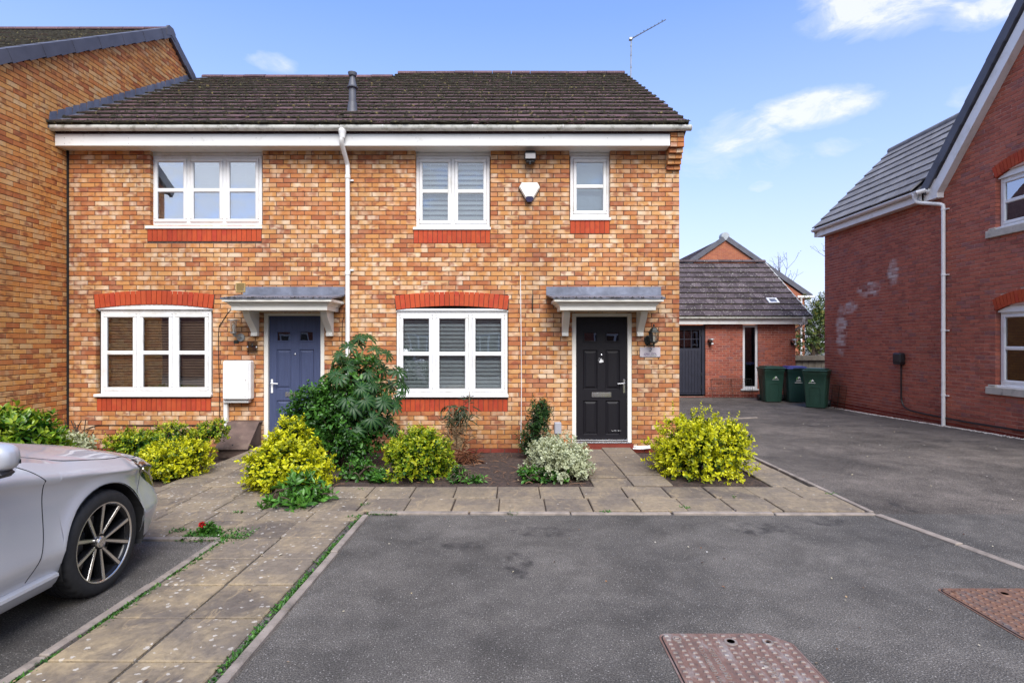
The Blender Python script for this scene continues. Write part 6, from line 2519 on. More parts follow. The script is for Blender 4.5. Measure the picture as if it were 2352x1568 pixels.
mb.tube(smooth_path([(fx(1452), fw - .01, fz(1024)), (fx(1470), fw - .03, fz(1024.5)), (fx(1492), fw - .03, fz(1023))]), 0.013, 8)
mb.tube(smooth_path([(fx(1452), fw - .045, fz(1028)), (fx(1470), fw - .06, fz(1028)), (fx(1492), fw - .05, fz(1026))]), 0.013, 8)
tag(mb.build('waste_pipe', M['white'], smooth=True), 'pair of thin white pipes at the wall foot right of the dark door', 'pipe')
hk = MB()
hk.tube(smooth_path([(fx(1224), fw - .002, fz(676)), (fx(1223.5), fw - .03, fz(680)), (fx(1223), fw - .03, fz(700)), (fx(1223), fw - .004, fz(714))]), 0.009, 6)
tag(hk.build('wall_hook', M['iron'], smooth=True), 'black iron basket hook on the wall left of the dark door canopy', 'hook')

# alarm bell box
al = thing('alarm_box', 'white shield-shaped alarm box with a dark blue tip high on the wall', 'alarm', (fx(1216), FACADE - 0.01, fz(466)))
hw, hh = 0.163, 0.315
out = [(-0.030, 0.0), (0.030, 0.0), (0.052, 0.03), (0.160, 0.215), (0.163, 0.245), (0.125, 0.312), (-0.125, 0.312), (-0.163, 0.245), (-0.160, 0.215), (-0.052, 0.03)]
def shield(lo, hi, y0, y1, b, mat, nm):
    mb = MB()
    pts = [p for p in out]
    n = len(pts)
    cxm, czm = 0.0, 0.18
    front = [(cxm + (p[0] - cxm) * (1 - b), y1, czm + (p[1] - czm) * (1 - b)) for p in pts]
    mid = [(p[0], y1 + (y0 - y1) * 0.35, p[1]) for p in pts]
    back = [(p[0], y0, p[1]) for p in pts]
    mb.add(back + mid + front, [tuple(range(2 * n, 3 * n))] + [(i, (i + 1) % n, n + (i + 1) % n, n + i) for i in range(n)] + [(n + i, n + (i + 1) % n, 2 * n + (i + 1) % n, 2 * n + i) for i in range(n)])
    return mb.build(nm, mat, al)
shield(0, 0, 0.0, -0.075, 0.14, M['cream_white'], 'cover')
shield(0, 0, 0.004, -0.02, 0.0, M['black'], 'back_plate').scale = (1.05, 1, 1.02)
MB().prism([(-0.034, -0.004), (0.034, -0.004), (0.062, 0.038), (0.058, 0.075), (0.03, 0.085), (-0.03, 0.085), (-0.058, 0.075), (-0.062, 0.038)], 'y', -0.082, -0.002).build('strobe_lens', simple('navy_strobe', (0.015, 0.012, 0.05), 0.15, var=0.1), al)

# floodlight under the eaves
fl = thing('floodlight', 'black floodlight with a grey glass under the eaves', 'floodlight', (fx(1218, 9.05), 9.05, fz(377, 9.05)))
MB().bbox(-0.095, 0.095, -0.06, 0.05, 0.055, 0.185, 0.018).build('housing', M['black'], fl)
MB().bbox(-0.080, 0.080, -0.070, -0.0605, 0.066, 0.148, 0.004).build('lens', simple('cloudy_flood_lens', (0.30, 0.29, 0.29), 0.25, var=0.1), fl)
MB().bbox(-0.075, 0.075, -0.05, 0.03, 0.186, 0.205, 0.006).build('top_fin', M['black'], fl)
mb = MB()
mb.bbox(-0.072, 0.072, -0.04, 0.04, 0.02, 0.054, 0.012)
mb.bbox(-0.03, 0.03, 0.03, 0.112, 0.04, 0.15, 0.006)
mb.lathe([(0.0, -0.03), (0.018, -0.024), (0.022, 0.0), (0.022, 0.02)], 12, Matrix.Translation((-0.005, -0.02, 0.012)))
mb.build('motion_sensor', M['black'], fl)

# television aerial above the right verge
ae = thing('tv_aerial', 'thin television aerial on a mast above the right roof edge', 'aerial', (2.755, 13.2, 7.2))
mb = MB()
mb.tube([(0, 0, 0), (0.004, 0, 0.9), (0.012, 0, 1.50)], 0.014, 8)
for z_ in (0.80, 1.08, 1.30):
    mb.lathe([(0.019, 0), (0.019, 0.035)], 8, Matrix.Translation((0.006, 0, z_)))
mb.bbox(-0.06, 0.01, -0.03, 0.03, 0.02, 0.06, 0.005)
mb.bbox(-0.06, 0.01, -0.03, 0.03, 0.22, 0.26, 0.005)
mb.build('mast', M['galv'], ae)
mb = MB()
b0, b1 = Vector((-0.01, 0.02, 1.47)), Vector((0.60, -0.80, 1.47))
mb.tube([b0, b0.lerp(b1, .5), b1], [0.016, 0.012, 0.010], 6)
mb.bbox(-0.04, 0.04, -0.04, 0.04, 1.44, 1.50, 0.008)
mb.build('boom', M['galv'], ae)
mb = MB()
for k in range(9):
    p = b0.lerp(b1, 0.1 + 0.1 * k)
    mb.tube([p + Vector((0, 0, -0.012)), p + Vector((0, 0, 0.02 + 0.02 * (k in (3, 8)))), ], 0.009, 5)
mb.build('element', M['iron'], ae)

# bullet camera on the boxed eave end of the red house
cm = thing('security_camera', 'white bullet security camera at the bargeboard foot of the red house', 'camera', (XW - 0.20, 11.80, 4.72))
mb = MB()
mb.lathe([(0.0, 0.0), (0.055, 0.0), (0.06, 0.02), (0.03, 0.035), (0.03, 0.06)], 18, Matrix.Translation((0.045, 0.0, 0.06)) @ Matrix.Rotation(R(-90), 4, 'Y'))
mb.build('mount', M['white'], cm, smooth=True)
mb = MB()
ax_ = Vector((-0.55, 0.45, -0.15)).normalized()
mb.tube([Vector((0.0, 0.0, 0.075)), Vector((0.0, 0.0, 0.075)) + ax_ * 0.16], 0.045, 16)
mb.build('barrel', M['white'], cm, smooth=True)
mb = MB()
mb.tube([Vector((0.0, 0.0, 0.075)) + ax_ * 0.161, Vector((0.0, 0.0, 0.075)) + ax_ * 0.166], 0.034, 16)
mb.build('lens', M['black'], cm)

# charger box and its cable on the red wall
cb_y = ry(2073)
ch = thing('charger_box', 'black charger box on the red brick wall', 'charger', (XW - 0.012, cb_y, fz(837, cb_y)))
ch_h = (837 - 810) * cb_y / 1307
MB().bbox(-0.14, 0.0, -0.13, 0.13, 0.03, ch_h, 0.03).build('box', M['black'], ch)
MB().prism([(-0.10, 0.0), (0.10, 0.0), (0.125, 0.06), (-0.125, 0.06)], 'x', -0.125, -0.005).build('cable_holder', M['black'], ch)
wx = XW - 0.03
zb0 = fz(837, cb_y)
cable('cable', 'black cable dropping from the charger box and running along the red wall foot', [(wx, cb_y, zb0), (wx, cb_y, 0.6), (wx, cb_y - 0.02, 0.32), (wx, cb_y - 0.18, 0.17), (wx, 12.2, 0.13), (wx, 11.6, 0.12), (wx - .01, 10.9, 0.11), (wx, 10.2, 0.12), (wx, 9.4, 0.13), (wx, 8.0, 0.13)], 0.016, M['black'])

# garage lamps
def garage_lamp(px, py, label):
    y = YG - 0.11
    o = thing('garage_lamp', label, 'lamp', (fx(px, y), y, fz(py, y)), 'lamps on the garage front')
    MB().lathe([(0.0, 0.235), (0.02, 0.23), (0.10, 0.205), (0.108, 0.190), (0.05, 0.186)], 18).build('lamp_cap', M['galv'], o, smooth=True)
    MB().lathe([(0.055, 0.186), (0.05, 0.09)], 16).build('glass', M['amb'], o, smooth=True)
    mb = MB()
    mb.lathe([(0.054, 0.092), (0.05, 0.08), (0.03, 0.06)], 16)
    mb.bbox(-0.06, 0.02, 0.0, 0.112, 0.02, 0.12, 0.01)
    mb.build('bracket_arm', M['iron'], o)
    MB().lathe([(0.0, -0.045), (0.02, -0.04), (0.036, -0.02), (0.038, 0.01), (0.03, 0.02)], 12, Matrix.Translation((0.02, -0.03, 0.055)) @ Matrix.Rotation(R(40), 4, 'X')).build('motion_sensor', M['white'], o, smooth=True)


garage_lamp(1634, 793, 'small galvanised lamp on the garage wall beside the dark navy door')
garage_lamp(1824, 794, 'small galvanised lamp on the garage wall by its right corner')

# ------------------------------------------------------------------ wire panels, bins, stool
def wire_panel(label, x0, x1, y, h, lean, rz=0.0):
    o = thing('wire_panel', label, 'wire panel', (x0, y, gz(y)), None, rz)
    mb = MB()
    L = x1 - x0
    def P_(u, v):
        return (u, lean * v / h, v)
    n = int(L / 0.055)
    for i in range(n + 1):
        u = L * i / n
        mb.tube([P_(u, 0), P_(u, h)], 0.0028, 4, caps=False)
    for v in np.linspace(0.01, h, 8):
        mb.tube([P_(0, v), P_(L, v)], 0.0032, 4, caps=False)
    mb.build('wire_mesh', M['iron'], o)
    mb = MB()
    for u in (0, L * 0.5, L):
        mb.tube([P_(u, 0), P_(u, h)], 0.006, 5)
    for v in (0.006, h):
        mb.tube([P_(0, v), P_(L, v)], 0.006, 5)
    mb.build('wire_frame', M['iron'], o)


wire_panel('black wire crate panel leaning on the garage wall left of the bins', gx(1639) * .985, gx(1733) * .985, YG - 0.20, 0.60, 0.16)
wire_panel('black wire crate panel propped on the red wall behind the right bin', XW - 0.14, XW + 0.5, 15.45, 0.62, 0.08, R(-90))


def bin_mats(name, col):
    return simple(name, col, 0.5, var=0.10, scale=4, dirt=tuple(c * 1.6 + 0.01 for c in col), dirt_at=(0.6, 0.9), dscale=5)


M['bin_a'] = bin_mats('dark_green_bin', (0.018, 0.060, 0.042))
M['bin_b'] = bin_mats('deep_green_bin', (0.008, 0.038, 0.034))
M['bin_blue'] = bin_mats('blue_bin_lid', (0.075, 0.085, 0.30))


def wheelie_bin(label, loc, rz, mbody, mlid, logo):
    o = thing('wheelie_bin', label, 'bin', loc, 'wheeled bins by the garage', rz)
    H = 0.98
    def sec(z):
        t = z / H
        return (0.235 + 0.055 * t, 0.225 + 0.075 * t, 0.255 + 0.085 * t)       # half width, front depth, back depth
    mb = MB()
    zs = [0.02, 0.06, 0.3, 0.6, 0.88, 0.90, H]
    vs = []
    rb = 0.05
    for i, z in enumerate(zs):
        hw_, fd, bd_ = sec(z)
        if i >= 5:
            hw_ += 0.014; fd += 0.014; bd_ += 0.01
        ring_ = []
        for (cx_, cy_, a0) in ((hw_ - rb, -fd + rb, -90), (hw_ - rb, bd_ - rb, 0), (-hw_ + rb, bd_ - rb, 90), (-hw_ + rb, -fd + rb, 180)):
            for k in range(4):
                a = R(a0 + 30 * k)
                ring_.append((cx_ + rb * math.cos(a), cy_ + rb * math.sin(a), z))
        vs += ring_
    n = 16
    fs = [(i * n + k, i * n + (k + 1) % n, (i + 1) * n + (k + 1) % n, (i + 1) * n + k) for i in range(len(zs) - 1) for k in range(n)]
    fs.append(tuple(range(n - 1, -1, -1)))
    mb.add(vs, fs)
    mb.build('body', mbody, o, smooth=True)
    # moulded recess panel on the front and both sides
    pm = MB()
    def arch_ring(w_, z0, z1, y):
        pts = [(-w_, z0), (-w_, z1 - 0.04)] + [(-w_ + 0.05 - 0.05 * math.cos(R(a)), z1 - 0.05 + 0.05 * math.sin(R(a))) for a in (20, 45, 70, 90)] + [(w_ - 0.05 + 0.05 * math.sin(R(a)), z1 - 0.05 + 0.05 * math.cos(R(a))) for a in (0, 20, 45, 70)] + [(w_, z1 - 0.05), (w_, z0)]
        return pts
    for pt in (arch_ring(0.13, 0.10, 0.56, 0), ):
        pm.tube([(p[0], -(0.2275 + 0.0765 * p[1] / H) - 0.001, p[1]) for p in pt], 0.007, 6)
    for sgn in (-1, 1):
        pt = arch_ring(0.15, 0.08, 0.78, 0)
        pm.tube([(sgn * (0.2365 + 0.0565 * p[1] / H), p[0] + 0.02, p[1]) for p in pt], 0.007, 6)
    pm.build('moulding', mbody, o, smooth=True)
    lm = MB()
    lm.bbox(-0.315, 0.315, -0.335, 0.36, H + 0.002, H + 0.045, 0.018)
    lm.bbox(-0.26, 0.26, -0.27, 0.30, H + 0.0455, H + 0.085, 0.035)
    lid = lm.build('lid', mlid, o)
    hm = MB()
    hm.bbox(-0.15, 0.15, -0.352, -0.336, H + 0.01, H + 0.04, 0.006)
    for sgn in (-1, 1):
        hm.bbox(sgn * 0.22 - 0.03, sgn * 0.22 + 0.03, 0.30, 0.43, H - 0.02, H + 0.04, 0.012)
    hm.tube([(-0.24, 0.42, H + 0.01), (0.24, 0.42, H + 0.01)], 0.016, 8)
    hm.build('handle', mbody, o)
    for sgn in (-1, 1):
        w_ = MB()
        w_.lathe([(0.0, -0.025), (0.06, -0.03), (0.09, -0.03), (0.10, -0.018), (0.10, 0.018), (0.09, 0.03), (0.06, 0.03), (0.0, 0.025)], 24, Matrix.Translation((sgn * 0.265, 0.27, 0.10)) @ Matrix.Rotation(R(90), 4, 'Y'))
        w_.build('wheel', M['black'], o, smooth=True)
    if logo:
        yl = -(0.225 + 0.075 * 0.72 / H) - 0.004
        tm = Matrix.Translation((logo[0], yl, 0.70))
        g_ = MB()
        g_.prism([(-0.075, 0.0), (-0.03, 0.055), (-0.01, 0.07), (-0.035, 0.0)], 'y', -0.001, 0.001)
        g_.v = [tuple(tm @ Vector(p)) for p in g_.v]
        g_.build('logo_swoosh', simple('lime_print', (0.16, 0.36, 0.12), 0.6), o)
        g2_ = MB()
        g2_.prism([(-0.028, 0.005), (0.008, 0.078), (0.06, 0.005), (0.022, 0.028)], 'y', -0.002, 0.0005)
        if logo[1] == 1:
            rows_ = [(-0.03, -0.018, 0.085)]
        else:
            rows_ = [(-0.03, -0.022, 0.06), (-0.055, -0.046, 0.075), (-0.078, -0.069, 0.06), (-0.118, -0.100, 0.105)]
        for (za, zb, wv) in rows_:
            k = 9
            for i in range(k):
                x_ = -wv + 2 * wv * i / k
                g2_.box(x_, x_ + 2 * wv / k * 0.72, -0.002, 0.0005, za, zb)
        g2_.v = [tuple(tm @ Vector(p)) for p in g2_.v]
        g2_.build('logo_print', M['white'], o)
    return o


wheelie_bin('green wheeled bin with all-green lid standing nearest the garage window', (7.76, 17.05, gz(17)), R(-4), M['bin_a'], M['bin_a'], (0.03, 1))
wheelie_bin('green wheeled bin with a blue lid between two green-lidded bins', (8.42, 16.95, gz(17)), R(-8), M['bin_b'], M['bin_blue'], (0.02, 2))
wheelie_bin('green wheeled bin turned sideways against the red house corner', (8.30, 15.50, gz(15.5)), R(-38), M['bin_a'], M['bin_a'], (-0.06, 1))
# worn timber chair behind the bins and a low black stool
tc_ = thing('timber_chair', 'brown timber chair half hidden between the blue-lidded and right bins', 'chair', (9.05, 18.0, gz(18)))
M['timber'] = simple('brown_stained_timber', (0.15, 0.075, 0.04), 0.7, var=0.3)
MB().bbox(-0.22, 0.22, -0.2, 0.2, 0.40, 0.44, 0.01).build('seat', M['timber'], tc_)
for x_ in (-0.2, 0.16):
    for y_ in (-0.19, 0.15):
        MB().bbox(x_, x_ + 0.04, y_, y_ + 0.04, 0.0, 0.40 if y_ < 0 else 0.95, 0.004).build('leg', M['timber'], tc_)
mb = MB()
for k in range(6):
    MB().bbox(-0.15 + k * 0.055, -0.115 + k * 0.055, 0.16, 0.18, 0.46, 0.90, 0.003).build('back_slat', M['timber'], tc_)
MB().bbox(-0.22, 0.22, 0.15, 0.19, 0.90, 0.98, 0.01).build('top_rail', M['timber'], tc_)
st_ = thing('stool', 'low black stool on the ground between the blue-lidded and right bins', 'stool', (8.72, 16.55, gz(16.5)))
MB().bbox(-0.14, 0.14, -0.11, 0.11, 0.20, 0.235, 0.01).build('seat', M['black'], st_)
for x_ in (-0.12, 0.12):
    for y_ in (-0.09, 0.09):
        MB().tube([(x_, y_, 0.20), (x_ * 1.15, y_ * 1.2, 0.0)], 0.014, 6).build('leg', M['black'], st_)

# grey outlet box on a short post near the dark door
ob = thing('outlet_box', 'grey electrical box on a short post left of the dark door', 'outlet box', (fx(1281, 8.85), 8.85, -0.13))
MB().bbox(-0.055, 0.055, -0.045, 0.045, fz(996, 8.85) + 0.13, fz(969, 8.85) + 0.13, 0.012).build('box', simple('grey_outlet_plastic', (0.36, 0.36, 0.40), 0.5, var=0.06), ob)
MB().bbox(-0.022, 0.022, -0.02, 0.02, 0.0, fz(996, 8.85) + 0.1285, 0.005).build('post', simple('dull_post', (0.22, 0.23, 0.24), 0.6), ob)

# ------------------------------------------------------------------ manhole covers
def rust_mat(name, a, b, c_):
    m, nt, p = new_mat(name)
    w = wpos(nt)
    n1 = noise(nt, vmath(nt, 'MULTIPLY', w, (6.0, 1.6, 1.0)), 3.0, 6.0, 0.65)
    n2 = noise(nt, w, 40.0, 4.0)
    c = ramp(nt, n1, ((0.32, a), (0.50, b), (0.66, c_)))
    c = mixc(nt, 0.5, c, ramp(nt, n2, ((0.3, 0.5), (0.7, 1.0))), 'MULTIPLY')
    setc(nt, p.inputs['Base Color'], c)
    p.inputs['Roughness'].default_value = 0.6
    p.inputs['Metallic'].default_value = 0.15
    bump(nt, p, n2, 0.002)
    return m


M['rust'] = rust_mat('worn_rust', (0.150, 0.105, 0.088), (0.225, 0.125, 0.092), (0.30, 0.25, 0.225))
M['rust_pad'] = rust_mat('worn_rust_pads', (0.22, 0.185, 0.165), (0.28, 0.225, 0.195), (0.36, 0.335, 0.315))
M['rust2'] = rust_mat('orange_rust', (0.10, 0.085, 0.08), (0.23, 0.115, 0.068), (0.13, 0.11, 0.105))


def manhole(label, x0, x1, y0, y1, chamfer, mat, padmat, nx, ny, lettering, rz=0.0):
    cx_, cy_ = (x0 + x1) / 2, (y0 + y1) / 2
    o = thing('manhole_cover', label, 'manhole cover', (cx_, cy_, 0.0), None, rz)
    a, b = (x1 - x0) / 2, (y1 - y0) / 2
    def outl(g):
        A, B = a + g, b + g
        pts = []
        for (sx_, sy_, c_) in ((1, 1, chamfer), (-1, 1, 0.05), (-1, -1, 0.05), (1, -1, 0.05)):
            if c_ > 0.06:
                q = [(A, B - c_ * 1.1), (A - c_, B)]
            else:
                q = [(sx_ * (A - c_ + c_ * math.cos(R(t))), sy_ * (B - c_ + c_ * math.sin(R(t)))) for t in (0, 22, 45, 68, 90)]
                if sx_ * sy_ < 0:
                    q.reverse()
            pts += q
        return pts
    MB().prism(outl(0.016), 'z', -0.05, 0.004).build('frame', mat, o)
    MB().prism(outl(0.006), 'z', -0.05, 0.0045).build('frame_gap', M['gap'], o)
    MB().prism(outl(0.0), 'z', -0.05, 0.0085).build('plate', mat, o)
    pm = MB()
    for i in range(nx):
        for j in range(ny):
            u, v = -a + (i + 0.5) * 2 * a / nx, -b + (j + 0.5) * 2 * b / ny
            if i % 2:
                v += b / ny
            if abs(v) > b - 0.02 or abs(u) > a - 0.015:
                continue
            if chamfer > 0.06 and u > a - chamfer * 1.1 and v > b - chamfer * 1.2 and (u - (a - chamfer)) + (v - (b - chamfer)) > chamfer * 0.75:
                continue
            if any(lu0 < u < lu1 and lv0 < v < lv1 for (lu0, lu1, lv0, lv1) in [l[5] for l in lettering]):
                continue
            if math.hypot(u - 0.02, v - b + 0.085) < 0.05:
                continue
            hx_, hy_ = a / nx * 0.46, b / ny * 0.34
            pm.add([(u - hx_, v - hy_, 0.0086), (u + hx_, v - hy_, 0.0086), (u + hx_, v + hy_, 0.0086), (u - hx_, v + hy_, 0.0086), (u - hx_ * .8, v - hy_ * .7, 0.0135), (u + hx_ * .8, v - hy_ * .7, 0.0135), (u + hx_ * .8, v + hy_ * .7, 0.0135), (u - hx_ * .8, v + hy_ * .7, 0.0135)], BOXF)
    pm.build('tread_pads', padmat, o, kind='stuff')
    for (tx, sz_, lu, lv, rot, box_) in lettering:
        obj('lettering', text_mesh(tx, sz_, 0.0015, padmat), o, None, (lu, lv, 0.0100), (0, 0, rot))
    kh = MB()
    for (u, v, s_) in ((0.02, b - 0.085, 1.0), (-a + 0.075, b - 0.055, 0.7), (a - 0.12, b - 0.09, 0.8)):
        kh.lathe([(0.022 * s_, 0.0142), (0.034 * s_, 0.0145), (0.037 * s_, 0.009)], 18, Matrix.Translation((u, v, 0)), caps=False)
    kh.build('key_ring', padmat, o)
    kd = MB()
    for (u, v, s_) in ((0.02, b - 0.085, 1.0), (a - 0.12, b - 0.09, 0.45)):
        kd.lathe([(0.0, 0.0120), (0.020 * s_, 0.0120)], 16, Matrix.Translation((u, v, 0)))
    kd.build('key_hole', M['gap'], o)


manhole('rusty cast manhole cover with raised pads and one clipped corner, nearest the camera', 0.832, 1.512, 2.50, 3.185, 0.10, M['rust'], M['rust_pad'], 13, 16,
        [('EN 124 CLASS B125', 0.042, -0.115, 0.02, R(90), (-0.145, -0.085, -0.20, 0.21)), ('KMW UPRATING CO', 0.038, -0.165, 0.03, R(90), (-0.195, -0.145, -0.17, 0.20)), ('CO. GULLIVING', 0.036, 0.125, -0.02, R(90), (0.105, 0.155, -0.16, 0.13))])
manhole('flat orange-rusted manhole cover cut by the right edge', 2.83, 3.52, 3.12, 3.775, 0.05, M['rust2'], M['rust2'], 13, 13, [])
# ------------------------------------------------------------------ plants
def unit(a):
    return a / np.maximum(1e-9, np.linalg.norm(a, axis=-1, keepdims=True))


class Leaves:
    def __init__(self):
        self.P, self.U, self.E = [], [], []

    def add(self, pos, d, nrm, length, width, uid, fold=0.18, droop=0.12):
        """pos base point, d tip direction, nrm leaf normal (all n x 3); length, width, uid arrays"""
        n = len(pos)
        d = unit(d)
        side = unit(np.cross(d, nrm))
        up = unit(np.cross(side, d))
        L, W = np.broadcast_to(length, (n,))[:, None], np.broadcast_to(width, (n,))[:, None]
        def pt(a, b):
            return pos + d * L * a + side * W * b + up * (abs(b) * 2 * fold * W - droop * L * a * a)
        V = np.stack([pt(0, 0), pt(.32, .44), pt(.70, .40), pt(1, 0), pt(.70, -.40), pt(.32, -.44)], axis=1)
        self.P.append(V)
        self.U.append(np.asarray(uid))
        return self

    def build(self, name, mat, parent=None, kind=None):
        V = np.concatenate(self.P).astype(np.float32)
        U = np.concatenate(self.U).astype(np.float32)
        n = len(V)
        me = bpy.data.meshes.new(name)
        me.vertices.add(n * 6)
        me.vertices.foreach_set('co', V.reshape(-1))
        idx = np.array([0, 1, 2, 3, 0, 3, 4, 5])[None, :] + (np.arange(n) * 6)[:, None]
        me.loops.add(n * 8)
        me.loops.foreach_set('vertex_index', idx.reshape(-1).astype(np.int32))
        me.polygons.add(n * 2)
        me.polygons.foreach_set('loop_start', (np.arange(n * 2) * 4).astype(np.int32))
        me.update(calc_edges=True)
        a = me.attributes.new('uid', 'FLOAT', 'FACE')
        a.data.foreach_set('value', np.repeat(U, 2))
        e = np.tile(np.array([[.25, 0, 0], [1, 0, 0], [1, 0, 0], [.6, 0, 0], [1, 0, 0], [1, 0, 0]], dtype=np.float32), (n, 1))
        a = me.attributes.new('bco', 'FLOAT_VECTOR', 'POINT')
        a.data.foreach_set('vector', e.reshape(-1))
        me.materials.append(mat)
        me.validate()
        return obj(name, me, parent, kind)


def shoots(lv, blobs, n, ll, lw, per, slen, young, seed, zmin=-0.05, up=0.5, spread=1.0, inner=0.35, stems=None):
    """leafy shoots over the surface (and some through the volume) of ellipsoid blobs (cx, cy, cz, rx, ry, rz, weight)"""
    r = np.random.default_rng(seed)
    B = np.array([b[:6] for b in blobs], dtype=float)
    wt = np.array([b[6] if len(b) > 6 else b[3] * b[5] for b in blobs])
    k = r.choice(len(B), n, p=wt / wt.sum())
    v = unit(r.normal(size=(n, 3)))
    v[:, 2] = np.where(v[:, 2] < -0.8, -v[:, 2], v[:, 2])
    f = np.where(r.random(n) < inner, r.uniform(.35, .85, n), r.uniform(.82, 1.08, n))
    lump = 1 + 0.15 * np.sin(v[:, 0] * 7 + k * 2.1) * np.cos(v[:, 1] * 6 + seed) + 0.10 * np.sin(v[:, 2] * 11 + seed * 1.7)
    tip = B[k, :3] + v * B[k, 3:6] * (f * lump)[:, None]
    keep = tip[:, 2] > zmin + 0.01
    tip, v, f = tip[keep], v[keep], f[keep]
    n = len(tip)
    ax = unit(v * spread + np.array([0, 0, up]) + r.normal(size=(n, 3)) * 0.35)
    ref = unit(np.cross(ax, r.normal(size=(n, 3))))
    ref2 = np.cross(ax, ref)
    shoot_c = r.normal(size=n) * 0.12
    slen = slen * r.uniform(.6, 1.7, n)[:, None] if up > 0 else slen
    for j in range(per):
        t = (j + 0.5) / per
        ang = j * 2.4 + r.uniform(0, 6.28, n) * 0.15
        rad = ref * np.cos(ang)[:, None] + ref2 * np.sin(ang)[:, None]
        base = tip - ax * (slen * (1 - t))
        d = ax * (0.25 + 0.75 * t) + rad * (1.1 - 0.55 * t)
        nrm = unit(ax * (1.0 - 0.3 * t) - rad * 0.35 + r.normal(size=(n, 3)) * 0.25)
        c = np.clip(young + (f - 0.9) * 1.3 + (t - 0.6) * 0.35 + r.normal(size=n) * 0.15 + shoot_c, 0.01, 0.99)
        uid = np.floor(r.uniform(1, 400, n)) + c
        sz = r.uniform(.55, 1.25, n) * (0.75 + 0.5 * math.sin(PI * min(1, t + .15)))
        lv.add(base, d, nrm, ll * sz, lw * sz, uid)
    return tip


def woody(parent, base, tips, k, r0, mat, seed=0, name='stems'):
    rr = random.Random(seed)
    mb = MB()
    for i in range(k):
        p = tips[rr.randrange(len(tips))]
        b = Vector(base) + Vector((rr.uniform(-.06, .06), rr.uniform(-.06, .06), 0))
        t = Vector([float(q) for q in p])
        m = b.lerp(t, 0.5) + Vector((rr.uniform(-.06, .06), rr.uniform(-.06, .06), rr.uniform(0, .1)))
        mb.tube(smooth_path([b, m, t], 4), [r0 * (1 - 0.75 * q / 8) for q in range(9)], 5, caps=False)
    return mb.build(name, mat, parent)


M['bark'] = simple('brown_stem', (0.075, 0.05, 0.035), 0.9, var=0.3, scale=20)
GOLD = ((0.0, (0.018, 0.055, 0.010)), (0.30, (0.050, 0.120, 0.012)), (0.48, (0.24, 0.30, 0.014)), (0.66, (0.58, 0.60, 0.014)), (1.0, (0.78, 0.76, 0.022)))
M['gold'] = leaf_mat('golden_leaf', GOLD, 0.38, 0.30)
LIME = ((0.0, (0.016, 0.060, 0.010)), (0.35, (0.05, 0.14, 0.012)), (0.52, (0.21, 0.33, 0.014)), (0.75, (0.44, 0.50, 0.02)), (1.0, (0.62, 0.62, 0.03)))
M['lime'] = leaf_mat('lime_leaf', LIME, 0.38, 0.30)
M['varieg'] = leaf_mat('white_edged_leaf', ((0.0, (0.03, 0.08, 0.03)), (0.5, (0.08, 0.16, 0.05)), (1.0, (0.20, 0.28, 0.08))), 0.4, 0.25, edge=(0.60, 0.63, 0.42), edge_w=0.30)
M['laurel'] = leaf_mat('laurel_leaf', ((0.0, (0.012, 0.055, 0.010)), (0.45, (0.035, 0.13, 0.012)), (0.7, (0.16, 0.30, 0.018)), (1.0, (0.36, 0.46, 0.04))), 0.30, 0.25, spec=0.5)
M['green'] = leaf_mat('green_leaf', ((0.0, (0.012, 0.042, 0.008)), (0.5, (0.045, 0.14, 0.018)), (1.0, (0.12, 0.30, 0.04))), 0.35, 0.25)
M['darkgreen'] = leaf_mat('dark_green_leaf', ((0.0, (0.010, 0.028, 0.010)), (0.5, (0.025, 0.075, 0.018)), (1.0, (0.075, 0.15, 0.03))), 0.35, 0.22)
M['fatsia'] = leaf_mat('glossy_palmate_leaf', ((0.0, (0.10, 0.17, 0.040)), (1.0, (0.10, 0.17, 0.040))), 0.40, 0.22, edge=(0.016, 0.066, 0.016), edge_w=0.02, spec=0.3)
M['dry'] = leaf_mat('dry_straw_leaf', ((0.0, (0.10, 0.055, 0.028)), (0.5, (0.22, 0.12, 0.06)), (1.0, (0.38, 0.28, 0.16))), 0.7, 0.2)
M['rustleaf'] = leaf_mat('rust_brown_leaf', ((0.0, (0.10, 0.03, 0.015)), (0.6, (0.22, 0.08, 0.035)), (1.0, (0.36, 0.18, 0.09))), 0.7, 0.15)
M['greygreen'] = leaf_mat('grey_green_blade', ((0.0, (0.03, 0.055, 0.03)), (0.6, (0.06, 0.10, 0.05)), (1.0, (0.16, 0.20, 0.10))), 0.45, 0.2)


